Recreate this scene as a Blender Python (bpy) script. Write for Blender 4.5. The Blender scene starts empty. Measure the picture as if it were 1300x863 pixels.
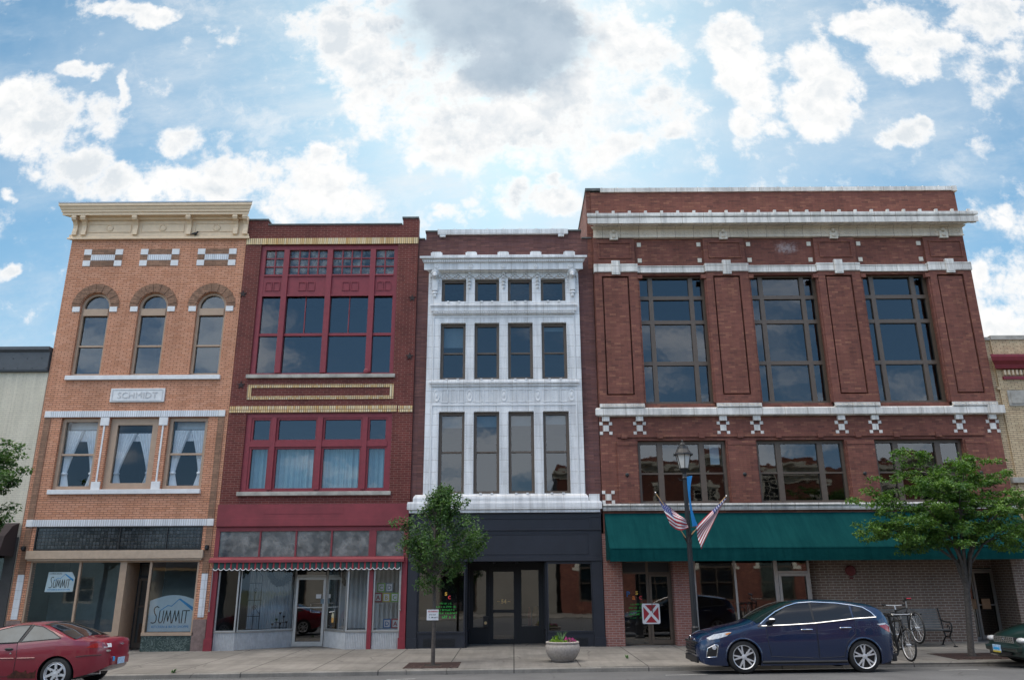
import bpy, bmesh, math, random
from mathutils import Vector, Matrix
R = math.radians
random.seed(7)
scene = bpy.context.scene
col = scene.collection
SCALE = 1.08            # the measured units are turned into metres at the very end

# ---------------------------------------------------------------- camera, sky, sun, exposure
cam_d = bpy.data.cameras.new('camera'); cam = bpy.data.objects.new('camera', cam_d); col.objects.link(cam)
cam_d.sensor_width = 36.0; cam_d.lens = 36.0 * 1005 / 1300
cam_d.clip_start = 0.1; cam_d.clip_end = 3000
TILT = 17.33
cam.matrix_world = (Matrix.Translation((0, 0, 1.75)) @ Matrix.Rotation(R(90 + TILT), 4, 'X') @ Matrix.Rotation(R(-0.35), 4, 'Z'))
scene.camera = cam
scene.view_settings.view_transform = 'Standard'
scene.view_settings.look = 'None'
scene.view_settings.exposure = 1.25
scene.view_settings.gamma = 1
scene.view_settings.use_curve_mapping = False
scene.render.engine = 'CYCLES'
scene.cycles.use_denoising = True
scene.cycles.max_bounces = 8
scene.cycles.transparent_max_bounces = 12
scene.cycles.caustics_reflective = False
scene.cycles.caustics_refractive = False

SUN_EL, SUN_STRENGTH, SKY_STRENGTH = 38.5, 1.2, 0.15


class S:
    """a float socket with arithmetic, so that node maths can be written as formulas"""
    def __init__(s, t, sock): s.t, s.s = t, sock
    def op(s, o, other=None, third=None, clamp=False):
        n = s.t.nodes.new('ShaderNodeMath'); n.operation = o; n.use_clamp = clamp
        s.t.links.new(s.s, n.inputs[0])
        for i, v in ((1, other), (2, third)):
            if v is None: continue
            if isinstance(v, S): s.t.links.new(v.s, n.inputs[i])
            else: n.inputs[i].default_value = v
        return S(s.t, n.outputs[0])
    def __add__(s, o): return s.op('ADD', o)
    def __radd__(s, o): return s.op('ADD', o)
    def __sub__(s, o): return s.op('SUBTRACT', o)
    def __mul__(s, o): return s.op('MULTIPLY', o)
    def __rmul__(s, o): return s.op('MULTIPLY', o)
    def __truediv__(s, o): return s.op('DIVIDE', o)
    def rsub(s, o): return s.op('MULTIPLY', -1.0) + o
    def max(s, o): return s.op('MAXIMUM', o)
    def min(s, o): return s.op('MINIMUM', o)
    def clamp(s): return s.op('ADD', 0.0, clamp=True)
    def smooth(s, a, b):
        n = s.t.nodes.new('ShaderNodeMapRange'); n.interpolation_type = 'SMOOTHSTEP'
        s.t.links.new(s.s, n.inputs[0]); n.inputs[1].default_value = a; n.inputs[2].default_value = b
        return S(s.t, n.outputs[0])


def node(t, typ, **kw):
    n = t.nodes.new(typ)
    for k, v in kw.items():
        if k.startswith('_'): setattr(n, k[1:], v); continue
        sock = n.inputs[int(k[1:])] if k[0] == 'i' and k[1:].isdigit() else n.inputs[k.replace('__', ' ')]
        if isinstance(v, S): v = v.s
        if isinstance(v, bpy.types.NodeSocket): t.links.new(v, sock)
        else: sock.default_value = v
    return n


def mixc(t, f, a, b, blend='MIX'):
    n = t.nodes.new('ShaderNodeMix'); n.data_type = 'RGBA'; n.blend_type = blend
    for sock, v in ((n.inputs[0], f), (n.inputs[6], a), (n.inputs[7], b)):
        if isinstance(v, S): v = v.s
        if isinstance(v, bpy.types.NodeSocket): t.links.new(v, sock)
        else: sock.default_value = v if not isinstance(v, tuple) or len(v) == 4 else (*v, 1)
    return n.outputs[2]


# cumulus masses given as directions: east over north, up over north, half sizes, turn
CLOUDS = [(-0.228, 0.793, 0.0889, 0.0777, 0), (-0.148, 0.703, 0.0869, 0.0743, 30), (-0.066, 0.636, 0.0911, 0.0652, 20), (0.048, 0.648, 0.1142, 0.0788, 10), (0.148, 0.596, 0.0676, 0.0358, 10), (0.168, 0.769, 0.0824, 0.0838, 0), (0.106, 0.701, 0.0926, 0.081, 0), (0.22, 0.66, 0.063, 0.0528, 0), (-0.009, 0.771, 0.165, 0.1258, 0), (0.321, 0.768, 0.0447, 0.0558, 0), (0.34, 0.727, 0.0489, 0.0574, 0), (0.351, 0.66, 0.0343, 0.0502, 0), (0.371, 0.633, 0.0303, 0.0207, 0), (0.415, 0.68, 0.03, 0.04, 0), (0.453, 0.699, 0.0678, 0.0647, 0), (0.447, 0.646, 0.0433, 0.0393, 0), (0.617, 0.78, 0.1003, 0.0534, 0), (0.719, 0.819, 0.0953, 0.0644, 0), (0.587, 0.739, 0.07, 0.0303, -10), (0.524, 0.795, 0.0414, 0.0283, 0), (0.543, 0.613, 0.0226, 0.0155, 0), (0.574, 0.619, 0.0294, 0.0207, 0), (0.587, 0.632, 0.0159, 0.0156, 0), (0.70, 0.365, 0.085, 0.0989, 0), (0.66, 0.30, 0.075, 0.0749, 0), (0.704, 0.475, 0.0305, 0.0383, 0), (0.631, 0.399, 0.0213, 0.0287, 0), (-0.721, 0.667, 0.0575, 0.0557, 0), (-0.669, 0.634, 0.0627, 0.0586, 0), (-0.622, 0.589, 0.0507, 0.0445, 0), (-0.572, 0.551, 0.0557, 0.0312, 0), (-0.582, 0.659, 0.0401, 0.033, 0), (-0.559, 0.699, 0.0139, 0.0337, 0), (-0.498, 0.538, 0.0666, 0.0272, 0), (-0.616, 0.734, 0.0467, 0.0137, 0), (-0.472, 0.616, 0.034, 0.031, 0), (-0.293, 0.536, 0.0887, 0.047, -5), (-0.376, 0.543, 0.0667, 0.0298, 0), (-0.224, 0.509, 0.0495, 0.0268, 15), (-0.323, 0.568, 0.0559, 0.0277, 0), (-0.266, 0.586, 0.0225, 0.0178, 0), (-0.397, 0.531, 0.0665, 0.0271, 0), (-0.01, 0.516, 0.0397, 0.0294, 0), (0.045, 0.522, 0.0497, 0.027, 0), (-0.081, 0.492, 0.0241, 0.0145, 0), (0.054, 0.551, 0.0178, 0.0125, 0), (-0.054, 0.5, 0.0176, 0.0146, 0), (-0.574, 0.849, 0.0481, 0.0203, 0), (-0.535, 0.831, 0.0311, 0.0202, 0), (-0.708, 0.533, 0.0155, 0.0124, 0), (-0.688, 0.414, 0.015, 0.0139, 0), (-0.675, 0.57, 0.028, 0.0151, 0)]
CORES = [(-0.045, 0.836, 0.125, 0.095, 0), (0.04, 0.785, 0.08, 0.078, 0), (-0.103, 0.862, 0.072, 0.0724, 0), (0.0, 0.735, 0.0695, 0.0405, 0)]


def make_world():
    w = bpy.data.worlds.new('World'); scene.world = w; w.use_nodes = True
    t = w.node_tree; t.nodes.clear()
    out = t.nodes.new('ShaderNodeOutputWorld'); bg = t.nodes.new('ShaderNodeBackground')
    sky = t.nodes.new('ShaderNodeTexSky'); sky.sky_type = 'NISHITA'; sky.sun_disc = False
    sky.sun_elevation = R(SUN_EL); sky.sun_rotation = R(0); sky.altitude = 200
    sky.air_density = 1.0; sky.dust_density = 0.6; sky.ozone_density = 1.6
    tc = t.nodes.new('ShaderNodeTexCoord')
    sp = node(t, 'ShaderNodeSeparateXYZ', i0=tc.outputs['Generated'])
    x, y, z = (S(t, sp.outputs[i]) for i in range(3))
    ys = y.max(0.06)
    u, v = x / ys, z / ys
    cp = node(t, 'ShaderNodeCombineXYZ', i0=u, i1=v); cpo = node(t, 'ShaderNodeCombineXYZ', i0=u + .0, i1=v + .02)
    def fbm(vec, scale, detail, rough, off=0.0, lac=2.0):
        m = node(t, 'ShaderNodeVectorMath', i0=vec, i1=(off, off * 1.7, off * 0.3)); m.operation = 'ADD'
        n = node(t, 'ShaderNodeTexNoise', i0=m.outputs[0], Scale=scale, Detail=detail, Roughness=rough, Lacunarity=lac)
        return S(t, n.outputs[0])
    P = cp.outputs[0]
    wu = (fbm(P, 6, 5, .6, 3.1) - .5) * .10 + (fbm(P, 22, 4, .6, 9.1) - .5) * .035
    wv = (fbm(P, 6, 5, .6, 7.7) - .5) * .08 + (fbm(P, 22, 4, .6, 5.1) - .5) * .035
    uu, vv = u + wu, v + wv
    def blobs(L):
        tot = None
        for cx, cy, rx, ry, a in L:
            c, s_ = math.cos(R(a)), math.sin(R(a))
            du, dv = uu - cx, vv - cy
            if a:
                a1 = (du * c + dv * s_) * (1 / rx); a2 = (dv * c - du * s_) * (1 / ry)
            else:
                a1 = du * (1 / rx); a2 = dv * (1 / ry)
            q = (a1 * a1 + a2 * a2).rsub(1.0).max(-1.0)
            tot = q if tot is None else tot.op('SMOOTH_MAX', q, 0.35)
        return tot
    B = blobs(CLOUDS); D = blobs(CORES)
    wp = node(t, 'ShaderNodeCombineXYZ', i0=u + (fbm(P, 18, 4, .6, 9.1) - .5) * .06, i1=v + (fbm(P, 18, 4, .6, 5.1) - .5) * .06)
    wpo = node(t, 'ShaderNodeVectorMath', i0=wp.outputs[0], i1=(0.0, .012, 0.0)); wpo.operation = 'ADD'
    edge = fbm(P, 30, 8, .66, 1.3); body = fbm(P, 9, 8, .62, 4.4)
    pf = (fbm(wp.outputs[0], 13, 5, .5, 2.2) - .5).op('ABSOLUTE') * 5.0; pfo = (fbm(wpo.outputs[0], 13, 5, .5, 2.2) - .5).op('ABSOLUTE') * 5.0
    field = B * .62 + (edge - .5) * 1.9 + (body - .5) * 2.4 + (pf - .42) * .55
    dens_f = (field + .14).smooth(-.24, .60)
    wisp = fbm(wp.outputs[0], 7, 9, .68, 41.0).smooth(.50, .72) * fbm(P, 2.2, 3, .5, 17.0).smooth(.45, .62) * .5
    dens_f = dens_f.max(wisp)
    front = y.smooth(.34, .52)
    # everywhere else: scattered cumulus, made extra bright and warm to light the facades
    zz = z.max(0.0) + .16
    q = node(t, 'ShaderNodeCombineXYZ', i0=x / zz, i1=y / zz)
    gen = fbm(q.outputs[0], .9, 9, .58, 2.0)
    dens_g = gen.smooth(.48, .60) * (z.smooth(.28, .62) * .72 + .28)
    dens = dens_f * front + dens_g * front.rsub(1.0)
    # thin high veil
    stretch = node(t, 'ShaderNodeCombineXYZ', i0=u * .7 + v * .5, i1=v * 1.9 - u * .4)
    veil = (fbm(P, 2.6, 6, .6, 12.0).smooth(.40, .74) * .36 + fbm(stretch.outputs[0], 5.5, 8, .68, 31.0).smooth(.44, .76) * .40 + v.smooth(.56, .26) * .26 + .02) * front + front.rsub(1.0) * fbm(q.outputs[0], .5, 5, .6, 5).smooth(.4, .8) * .35 * z.smooth(.35, .7)
    near_sun = ((uu - .02) * (uu - .02) * .7 + (vv - .74) * (vv - .74)).op('POWER', .5).smooth(.74, .05)
    gv = node(t, 'ShaderNodeCombineXYZ', i0=front * -.79 + 1.0, i1=front * -.66 + 1.0, i2=front * -.645 + 1.0)
    blue = mixc(t, 1.0, sky.outputs[0], gv.outputs[0], 'MULTIPLY')
    blue = mixc(t, front.rsub(1.0) * z.smooth(.75, .35) * .8, blue, (.62, 1.5, 2.7))
    veil_c = mixc(t, front, (8.8, 8.7, 8.6), mixc(t, near_sun, (2.0, 2.38, 2.72), (2.85, 2.95, 3.02)))
    c0 = mixc(t, (veil + near_sun * front * .30).clamp(), blue, veil_c)
    # lit from behind: thin rims glow, thick hearts and undersides turn soft grey
    relief = (pfo - pf) * .8 + body.rsub(.5) * .9
    thick = field.smooth(.02, .85)
    grey = (thick * (fbm(P, 5, 4, .55, 55.0).smooth(.36, .62) * .8 + .25) + relief * thick * 1.3).clamp()
    lit = mixc(t, grey, (3.30, 3.27, 3.22), (2.38, 2.54, 2.68))
    core = (D + (body - .5) * 1.0 + (edge - .5) * .5 + (pf - .42) * .15 + .08).smooth(-.85, .75) * front
    lit = mixc(t, core * .96, lit, mixc(t, fbm(P, 12, 5, .55, 3.0).smooth(.3, .7), (1.25, 1.58, 1.92), (1.65, 1.95, 2.25)))
    lit = mixc(t, front, (13.4, 12.5, 11.3), lit)
    dens = dens.max(core * .97)
    c1 = mixc(t, dens, c0, lit)
    dim = front * -.11 + 1.0; dv = node(t, 'ShaderNodeCombineXYZ', i0=dim, i1=dim, i2=dim)
    c1 = mixc(t, 1.0, c1, dv.outputs[0], 'MULTIPLY')
    t.links.new(c1, bg.inputs[0]); bg.inputs[1].default_value = SKY_STRENGTH
    t.links.new(bg.outputs[0], out.inputs[0])
    w.cycles.sampling_method = 'MANUAL'; w.cycles.sample_map_resolution = 512


make_world()
sun_d = bpy.data.lights.new('sun', 'SUN'); sun = bpy.data.objects.new('sun', sun_d); col.objects.link(sun)
sun_d.energy = SUN_STRENGTH; sun_d.angle = R(12); sun_d.color = (1, .95, .87)
sun.rotation_euler = Vector((0, math.cos(R(SUN_EL)), math.sin(R(SUN_EL)))).to_track_quat('Z', 'Y').to_euler()

# ---------------------------------------------------------------- materials
MATS = {}


def new_mat(name):
    m = bpy.data.materials.new(name); m.use_nodes = True
    MATS[name] = m
    return m, m.node_tree, m.node_tree.nodes['Principled BSDF']


def flat(name, c, rough=.6, metal=0., var=.12, scale=6, coat=0., spec=.5, bump=0.0, emit=None):
    m, t, b = new_mat(name)
    tc = t.nodes.new('ShaderNodeTexCoord')
    n = node(t, 'ShaderNodeTexNoise', i0=tc.outputs['Object'], Scale=scale, Detail=5, Roughness=.65)
    f = S(t, n.outputs[0]).smooth(.3, .7)
    t.links.new(mixc(t, f, tuple(x * (1 - var) for x in c), tuple(min(1, x * (1 + var)) for x in c)), b.inputs['Base Color'])
    b.inputs['Roughness'].default_value = rough; b.inputs['Metallic'].default_value = metal
    b.inputs['Coat Weight'].default_value = coat; b.inputs['Coat Roughness'].default_value = .04
    b.inputs['Specular IOR Level'].default_value = spec
    if bump:
        n2 = node(t, 'ShaderNodeTexNoise', i0=tc.outputs['Object'], Scale=scale * 6, Detail=4)
        bp = node(t, 'ShaderNodeBump', Height=n2.outputs[0], Strength=bump, Distance=.02)
        t.links.new(bp.outputs[0], b.inputs['Normal'])
    return m


def brick(name, cols, mortar, bw=.205, bh=.0672, ms=.0055, offset=.5, rough=.85, stain=.25, spec=.3, bump=.35, streak=.16):
    """running bond in metres, every brick of its own tone"""
    m, t, b = new_mat(name)
    uv = t.nodes.new('ShaderNodeUVMap')
    bk = node(t, 'ShaderNodeTexBrick', i0=uv.outputs[0], Color1=(0, 0, 0, 1), Color2=(1, 1, 1, 1), Mortar=(.5, .5, .5, 1), Scale=1.0,
              Mortar__Size=ms, Mortar__Smooth=.25, Bias=0.0, Brick__Width=bw, Row__Height=bh)
    bk.offset = offset
    cr = t.nodes.new('ShaderNodeValToRGB'); t.links.new(bk.outputs[0], cr.inputs[0])
    el = cr.color_ramp.elements
    while len(el) < len(cols): el.new(.5)
    for i, c in enumerate(cols):
        el[i].position = i / max(1, len(cols) - 1); el[i].color = (*c, 1)
    base = mixc(t, bk.outputs['Fac'], cr.outputs[0], (*mortar, 1))
    n1 = node(t, 'ShaderNodeTexNoise', i0=uv.outputs[0], Scale=.55, Detail=6, Roughness=.65)
    n2 = node(t, 'ShaderNodeTexNoise', i0=uv.outputs[0], Scale=30, Detail=3)
    sv = (S(t, n1.outputs[0]).smooth(.3, .7) * stain + (1 - stain * .6)) * (S(t, n2.outputs[0]) * .3 + .85)
    mp = node(t, 'ShaderNodeMapping', Vector=uv.outputs[0]); mp.inputs['Scale'].default_value = (3.2, .22, 1)
    n3 = node(t, 'ShaderNodeTexNoise', i0=mp.outputs[0], Scale=1.6, Detail=7, Roughness=.7)
    sv = sv * (S(t, n3.outputs[0]).smooth(.34, .62) * streak + (1 - streak * .75))
    g = node(t, 'ShaderNodeCombineXYZ', i0=sv, i1=sv, i2=sv)
    base = mixc(t, 1.0, base, g.outputs[0], 'MULTIPLY')
    t.links.new(base, b.inputs['Base Color'])
    b.inputs['Roughness'].default_value = rough; b.inputs['Specular IOR Level'].default_value = spec
    h = S(t, bk.outputs['Fac']).rsub(1.0) + S(t, n2.outputs[0]) * .3
    bp = node(t, 'ShaderNodeBump', Height=h, Strength=bump, Distance=.006)
    t.links.new(bp.outputs[0], b.inputs['Normal'])
    return m


def glass(name, refl=.16, tint=(.55, .6, .62), wav=.02, dirt=.0):
    m, t, b = new_mat(name)
    t.nodes.remove(b)
    o = t.nodes['Material Output']
    tr = node(t, 'ShaderNodeBsdfTransparent', Color=(*tint, 1))
    gl = node(t, 'ShaderNodeBsdfGlossy', Roughness=.02)
    tc = t.nodes.new('ShaderNodeTexCoord')
    n = node(t, 'ShaderNodeTexNoise', i0=tc.outputs['Object'], Scale=1.6, Detail=2)
    bp = node(t, 'ShaderNodeBump', Height=n.outputs[0], Strength=wav, Distance=.05)
    t.links.new(bp.outputs[0], gl.inputs['Normal'])
    lw = node(t, 'ShaderNodeLayerWeight', Blend=.25)
    f = (S(t, lw.outputs['Fresnel']) * .8 + refl).clamp()
    mx = node(t, 'ShaderNodeMixShader', i0=f, i1=tr.outputs[0], i2=gl.outputs[0])
    if dirt:
        df = node(t, 'ShaderNodeBsdfDiffuse', Color=(.5, .5, .48, 1))
        n3 = node(t, 'ShaderNodeTexNoise', i0=tc.outputs['Object'], Scale=2.2, Detail=6, Roughness=.7)
        mx2 = node(t, 'ShaderNodeMixShader', i0=S(t, n3.outputs[0]).smooth(.35, .75) * dirt, i1=mx.outputs[0], i2=df.outputs[0])
        mx = mx2
    t.links.new(mx.outputs[0], o.inputs[0])
    return m


def stripes(name, cols, period, axis=0, rough=.8):
    """repeating stripes along a uv axis"""
    m, t, b = new_mat(name)
    uv = t.nodes.new('ShaderNodeUVMap'); sp = node(t, 'ShaderNodeSeparateXYZ', i0=uv.outputs[0])
    f = S(t, sp.outputs[axis]).op('DIVIDE', period).op('FRACT')
    cr = t.nodes.new('ShaderNodeValToRGB'); cr.color_ramp.interpolation = 'CONSTANT'; t.links.new(f.s, cr.inputs[0])
    el = cr.color_ramp.elements
    while len(el) < len(cols): el.new(.5)
    for i, (p, c) in enumerate(cols): el[i].position = p; el[i].color = (*c, 1)
    t.links.new(cr.outputs[0], b.inputs['Base Color']); b.inputs['Roughness'].default_value = rough
    return m


CR = []


def make_materials():
    brick('orange_brick', [(.54, .245, .140), (.61, .295, .178), (.66, .335, .212), (.57, .26, .152)], (.27, .135, .085), bw=.225, ms=.011, stain=.12)
    brick('brown_brick', [(.22, .13, .085), (.29, .165, .105), (.34, .195, .125)], (.17, .10, .07), bw=.225, ms=.009)
    brick('maroon_brick', [(.11, .027, .023), (.135, .032, .027), (.155, .038, .031)], (.22, .115, .095), bw=.225, bh=.071, ms=.0075, stain=.35)
    brick('plum_brick', [(.10, .047, .045), (.15, .066, .058), (.125, .06, .062), (.19, .09, .075)], (.10, .06, .055), bw=.30, bh=.048, ms=.004, stain=.25)
    brick('red_brick', [(.138, .055, .043), (.19, .071, .054), (.222, .086, .061), (.17, .062, .048), (.28, .12, .078)], (.135, .067, .053), bw=.215, ms=.0055, stain=.3)
    brick('pier_brick', [(.24, .095, .08), (.29, .12, .095), (.21, .085, .075)], (.32, .24, .21), bw=.215, ms=.009)
    brick('taupe_brick', [(.17, .115, .09), (.21, .142, .11), (.185, .125, .10)], (.38, .33, .28), bw=.225, bh=.075, ms=.0095, stain=.15)
    brick('cream_brick', [(.55, .42, .26), (.62, .49, .31), (.50, .37, .23)], (.22, .16, .11), bw=.225, ms=.009, stain=.15)
    brick('painted_brick', [(.58, .53, .42), (.62, .57, .45), (.59, .54, .43)], (.48, .44, .35), bw=.225, ms=.007, stain=.12)
    brick('buff_soldier', [(.62, .42, .18), (.74, .56, .30), (.70, .60, .40), (.60, .36, .14)], (.16, .09, .06), bw=.068, bh=.4, ms=.010, offset=0, stain=.1)
    brick('white_soldier', [(.60, .63, .66), (.68, .70, .72), (.63, .66, .69)], (.34, .33, .33), bw=.07, bh=.4, ms=.008, offset=0, stain=.08, spec=.5, rough=.35)
    brick('terracotta', [(.64, .64, .64), (.72, .72, .715), (.68, .68, .675)], (.42, .39, .36), bw=.52, bh=.37, ms=.006, offset=0, stain=.2, streak=.3, spec=.5, rough=.3, bump=.2)
    brick('terracotta_cream', [(.66, .58, .47), (.72, .64, .53), (.69, .61, .50)], (.38, .31, .25), bw=.62, bh=2.0, ms=.01, offset=0, stain=.25, spec=.4, rough=.45, bump=.2)
    brick('terracotta_band', [(.68, .65, .60), (.74, .71, .66), (.71, .68, .63)], (.44, .39, .33), bw=.72, bh=2.0, ms=.01, offset=0, stain=.4, streak=.35, spec=.4, rough=.45, bump=.2)
    brick('weathered_band', [(.50, .47, .43), (.58, .55, .51), (.54, .51, .47)], (.30, .26, .22), bw=.72, bh=2.0, ms=.012, offset=0, stain=.55, streak=.4, spec=.4, rough=.5)
    brick('white_tile', [(.60, .63, .66), (.68, .70, .73)], (.40, .40, .40), bw=.42, bh=.25, ms=.006, offset=0, stain=.1, rough=.3, spec=.5)
    brick('sidewalk_concrete', [(.185, .172, .155), (.225, .21, .19), (.20, .187, .168)], (.06, .056, .05), bw=1.55, bh=1.62, ms=.016, offset=0, stain=.35, bump=.3)
    brick('kerb_concrete', [(.20, .19, .172), (.23, .218, .197)], (.08, .075, .07), bw=3.1, bh=9, ms=.018, offset=0, stain=.4)
    flat('asphalt', (.075, .076, .078), .9, var=.3, scale=2.5, bump=.3)
    flat('earth', (.10, .12, .06), .95)
    flat('cornice_cream', (.70, .535, .36), .55, var=.06)
    flat('tan_paint', (.40, .285, .20), .55, var=.06)
    flat('tan_beam', (.44, .34, .25), .6, var=.08)
    flat('red_paint', (.205, .019, .030), .5, var=.10)
    flat('red_paint_faded', (.20, .027, .036), .6, var=.16, scale=1.5)
    flat('rust_star', (.03, .02, .02), .8)
    flat('bronze', (.10, .074, .054), .45, var=.08)
    flat('dark_frame', (.022, .024, .028), .5)
    flat('navy_paint', (.013, .0155, .024), .5, var=.15, scale=2)
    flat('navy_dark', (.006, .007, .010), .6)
    flat('limestone', (.36, .34, .30), .85, var=.25, scale=3)
    flat('coping_grey', (.10, .11, .11), .8, var=.2)
    flat('metal_flashing', (.30, .36, .42), .4, metal=.6)
    flat('white_glaze', (.68, .68, .675), .35, var=.07)
    flat('cream_glaze', (.63, .58, .48), .45, var=.1)
    flat('grey_metal', (.055, .065, .075), .5, var=.1)
    flat('aluminium', (.45, .45, .44), .38, metal=.7, var=.06)
    flat('aluminium_dull', (.30, .29, .27), .5, metal=.5, var=.06)
    flat('ribbed_metal', (.42, .43, .44), .45, metal=.3, var=.1)
    flat('green_canvas', (.0, .043, .047), .85, var=.12, scale=1.2, spec=.08)
    flat('brown_canvas', (.028, .018, .018), .85, var=.1)
    flat('dark_wall', (.05, .05, .05), .8)
    flat('interior', (.03, .031, .034), .9, var=.2, scale=.8)
    flat('interior_pale', (.36, .37, .38), .9, var=.1, scale=.8)
    flat('interior_teal', (.17, .23, .25), .9, var=.2, scale=.8)
    flat('interior_brown', (.12, .06, .048), .9, var=.3, scale=.6)
    flat('curtain_white', (.86, .88, .89), .9, var=.06)
    flat('curtain_grey', (.60, .65, .68), .9, var=.06)
    flat('shade_cloth', (.30, .33, .33), .9, var=.05)
    flat('silver_foil', (.42, .43, .44), .5, metal=.25, var=.35, scale=1.3)
    flat('prism_glass', (.030, .034, .038), .18, spec=.7)
    flat('black_iron', (.012, .012, .013), .45)
    flat('black_rubber', (.012, .012, .012), .75)
    flat('chrome', (.75, .75, .76), .12, metal=1., var=.02)
    flat('alloy', (.62, .63, .65), .35, metal=.45, var=.03)
    flat('navy_car', (.0012, .013, .052), .25, coat=1., var=.03)
    flat('red_car', (.20, .008, .022), .3, coat=1., var=.03)
    flat('red_car_dull', (.16, .01, .018), .4, coat=.6, var=.1)
    flat('green_car', (.006, .022, .018), .3, coat=1., var=.03)
    flat('car_trim', (.010, .010, .011), .5)
    flat('tail_red', (.35, .012, .015), .12, coat=1)
    flat('lens_clear', (.55, .56, .58), .08, coat=1, var=.25, scale=30)
    flat('amber', (.6, .2, .02), .2)
    flat('plaque_relief_shade', (.53, .53, .53), .6)  # darker than the plaque: shade of the relief put into the colour
    flat('plate_blue', (.35, .50, .68), .5, var=.35, scale=30)
    flat('rust', (.07, .022, .012), .9, var=.5, scale=12)
    flat('trunk_bark', (.085, .072, .062), .9, var=.3, scale=14, bump=.4)
    flat('grate_iron', (.050, .026, .021), .75, var=.3, scale=9)
    flat('planter_stone', (.33, .295, .265), .8, var=.15, scale=18, bump=.2)
    flat('soil', (.03, .022, .016), .95)
    flat('bench_slat', (.075, .080, .085), .6, var=.2, scale=8)
    flat('lamp_glass', (.62, .60, .55), .25, var=.08)
    flat('banner_blue', (.005, .16, .44), .6, var=.1)
    flat('flag_red', (.34, .022, .035), .8, var=.05)
    flat('flag_white', (.66, .66, .66), .8, var=.05)
    flat('flag_blue', (.028, .04, .16), .8, var=.05)
    flat('pole_wood', (.48, .30, .14), .5, var=.1)
    flat('sign_red', (.34, .02, .03), .45)
    flat('sign_white', (.74, .74, .75), .45, var=.04)
    flat('ink_black', (.02, .02, .02), .6)
    flat('ink_blue', (.02, .33, .70), .6)
    flat('ink_red', (.5, .03, .04), .6)
    flat('ink_green', (.02, .35, .05), .5)
    flat('ink_gold', (.70, .48, .22), .4)
    flat('ink_orange', (.6, .16, .03), .6)
    flat('panel_ice', (.66, .80, .85), .6, var=.05)
    flat('brass_red', (.14, .02, .02), .5)
    flat('cone_wafer', (.60, .33, .09), .6, var=.2, scale=40)
    flat('cone_vanilla', (.62, .55, .36), .5)
    flat('cone_cherry', (.45, .04, .08), .5)
    flat('block_blue', (.01, .14, .36), .5)
    flat('block_red', (.36, .02, .04), .5)
    flat('block_green', (.18, .40, .06), .5)
    flat('block_yellow', (.52, .42, .06), .5)
    flat('block_slate', (.14, .20, .24), .5)
    flat('cardboard', (.36, .22, .13), .8)
    flat('marble_green', (.035, .055, .05), .3, var=.6, scale=7)
    flat('pier_granite', (.19, .13, .115), .6, var=.2, scale=10)
    flat('petal_pink', (.62, .06, .26), .6)
    flat('leaf_lime', (.22, .36, .03), .6)
    flat('leaf_spike', (.07, .16, .04), .6)
    flat('bird_black', (.012, .012, .014), .6)
    flat('road_paint', (.42, .42, .41), .8, var=.25, scale=9)
    flat('opp_beige', (.27, .25, .22), .9, var=.08, scale=1)
    flat('opp_teal', (.20, .30, .34), .8, var=.08, scale=1)
    flat('opp_trim', (.66, .62, .53), .7, var=.05)
    flat('roof_shingle', (.035, .035, .045), .9, var=.3)
    flat('red_plastic', (.5, .03, .03), .4)
    flat('yellow_plastic', (.62, .36, .05), .5)
    glass('window_glass', .085, (.50, .60, .66), .05)
    glass('window_glass_clear', .05, (.95, .97, .98), .02)
    glass('window_glass_teal', .10, (.50, .66, .70), .06)
    glass('shop_glass', .06, (.84, .86, .87), .015)
    glass('shop_glass_dark', .16, (.34, .33, .33), .015)
    glass('dusty_glass', .07, (.55, .57, .58), .03, dirt=.5)
    flat('car_glass', (.011, .013, .016), .03, spec=.42, var=.02)
    flat('car_screen', (.008, .016, .015), .08, spec=.08, var=.02)
    flat('car_glass_light', (.075, .095, .105), .03, spec=.42, var=.3, scale=1.2)
    stripes('valance_cloth', [(0, (.01, .045, .05)), (.36, (.01, .012, .02)), (.46, (.30, .03, .04)), (.72, (.01, .012, .02)), (.80, (.02, .07, .05))], .182)
    # green marble veins
    m = MATS['marble_green']; t = m.node_tree; b = t.nodes['Principled BSDF']; tc = t.nodes.new('ShaderNodeTexCoord')
    n = node(t, 'ShaderNodeTexNoise', i0=tc.outputs['Object'], Scale=4.5, Detail=7, Roughness=.6, Distortion=2.2)
    vein = (S(t, n.outputs[0]) - .5).op('ABSOLUTE').smooth(.045, .0)
    t.links.new(mixc(t, vein * .6, (.03, .052, .047, 1), (.24, .29, .27, 1)), b.inputs['Base Color'])
    # prism transom: a grid of little lenses
    m = MATS['prism_glass']; t = m.node_tree; b = t.nodes['Principled BSDF']; uv = t.nodes.new('ShaderNodeUVMap')
    bk = node(t, 'ShaderNodeTexBrick', i0=uv.outputs[0], Color1=(.016, .020, .024, 1), Color2=(.06, .068, .075, 1), Mortar=(.008, .009, .01, 1), Scale=1.0, Mortar__Size=.010, Brick__Width=.105, Row__Height=.105)
    bk.offset = 0
    t.links.new(bk.outputs[0], b.inputs['Base Color'])
    bp = node(t, 'ShaderNodeBump', Height=bk.outputs['Fac'], Strength=.6, Distance=.01); bp.invert = True
    t.links.new(bp.outputs[0], b.inputs['Normal'])
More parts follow.
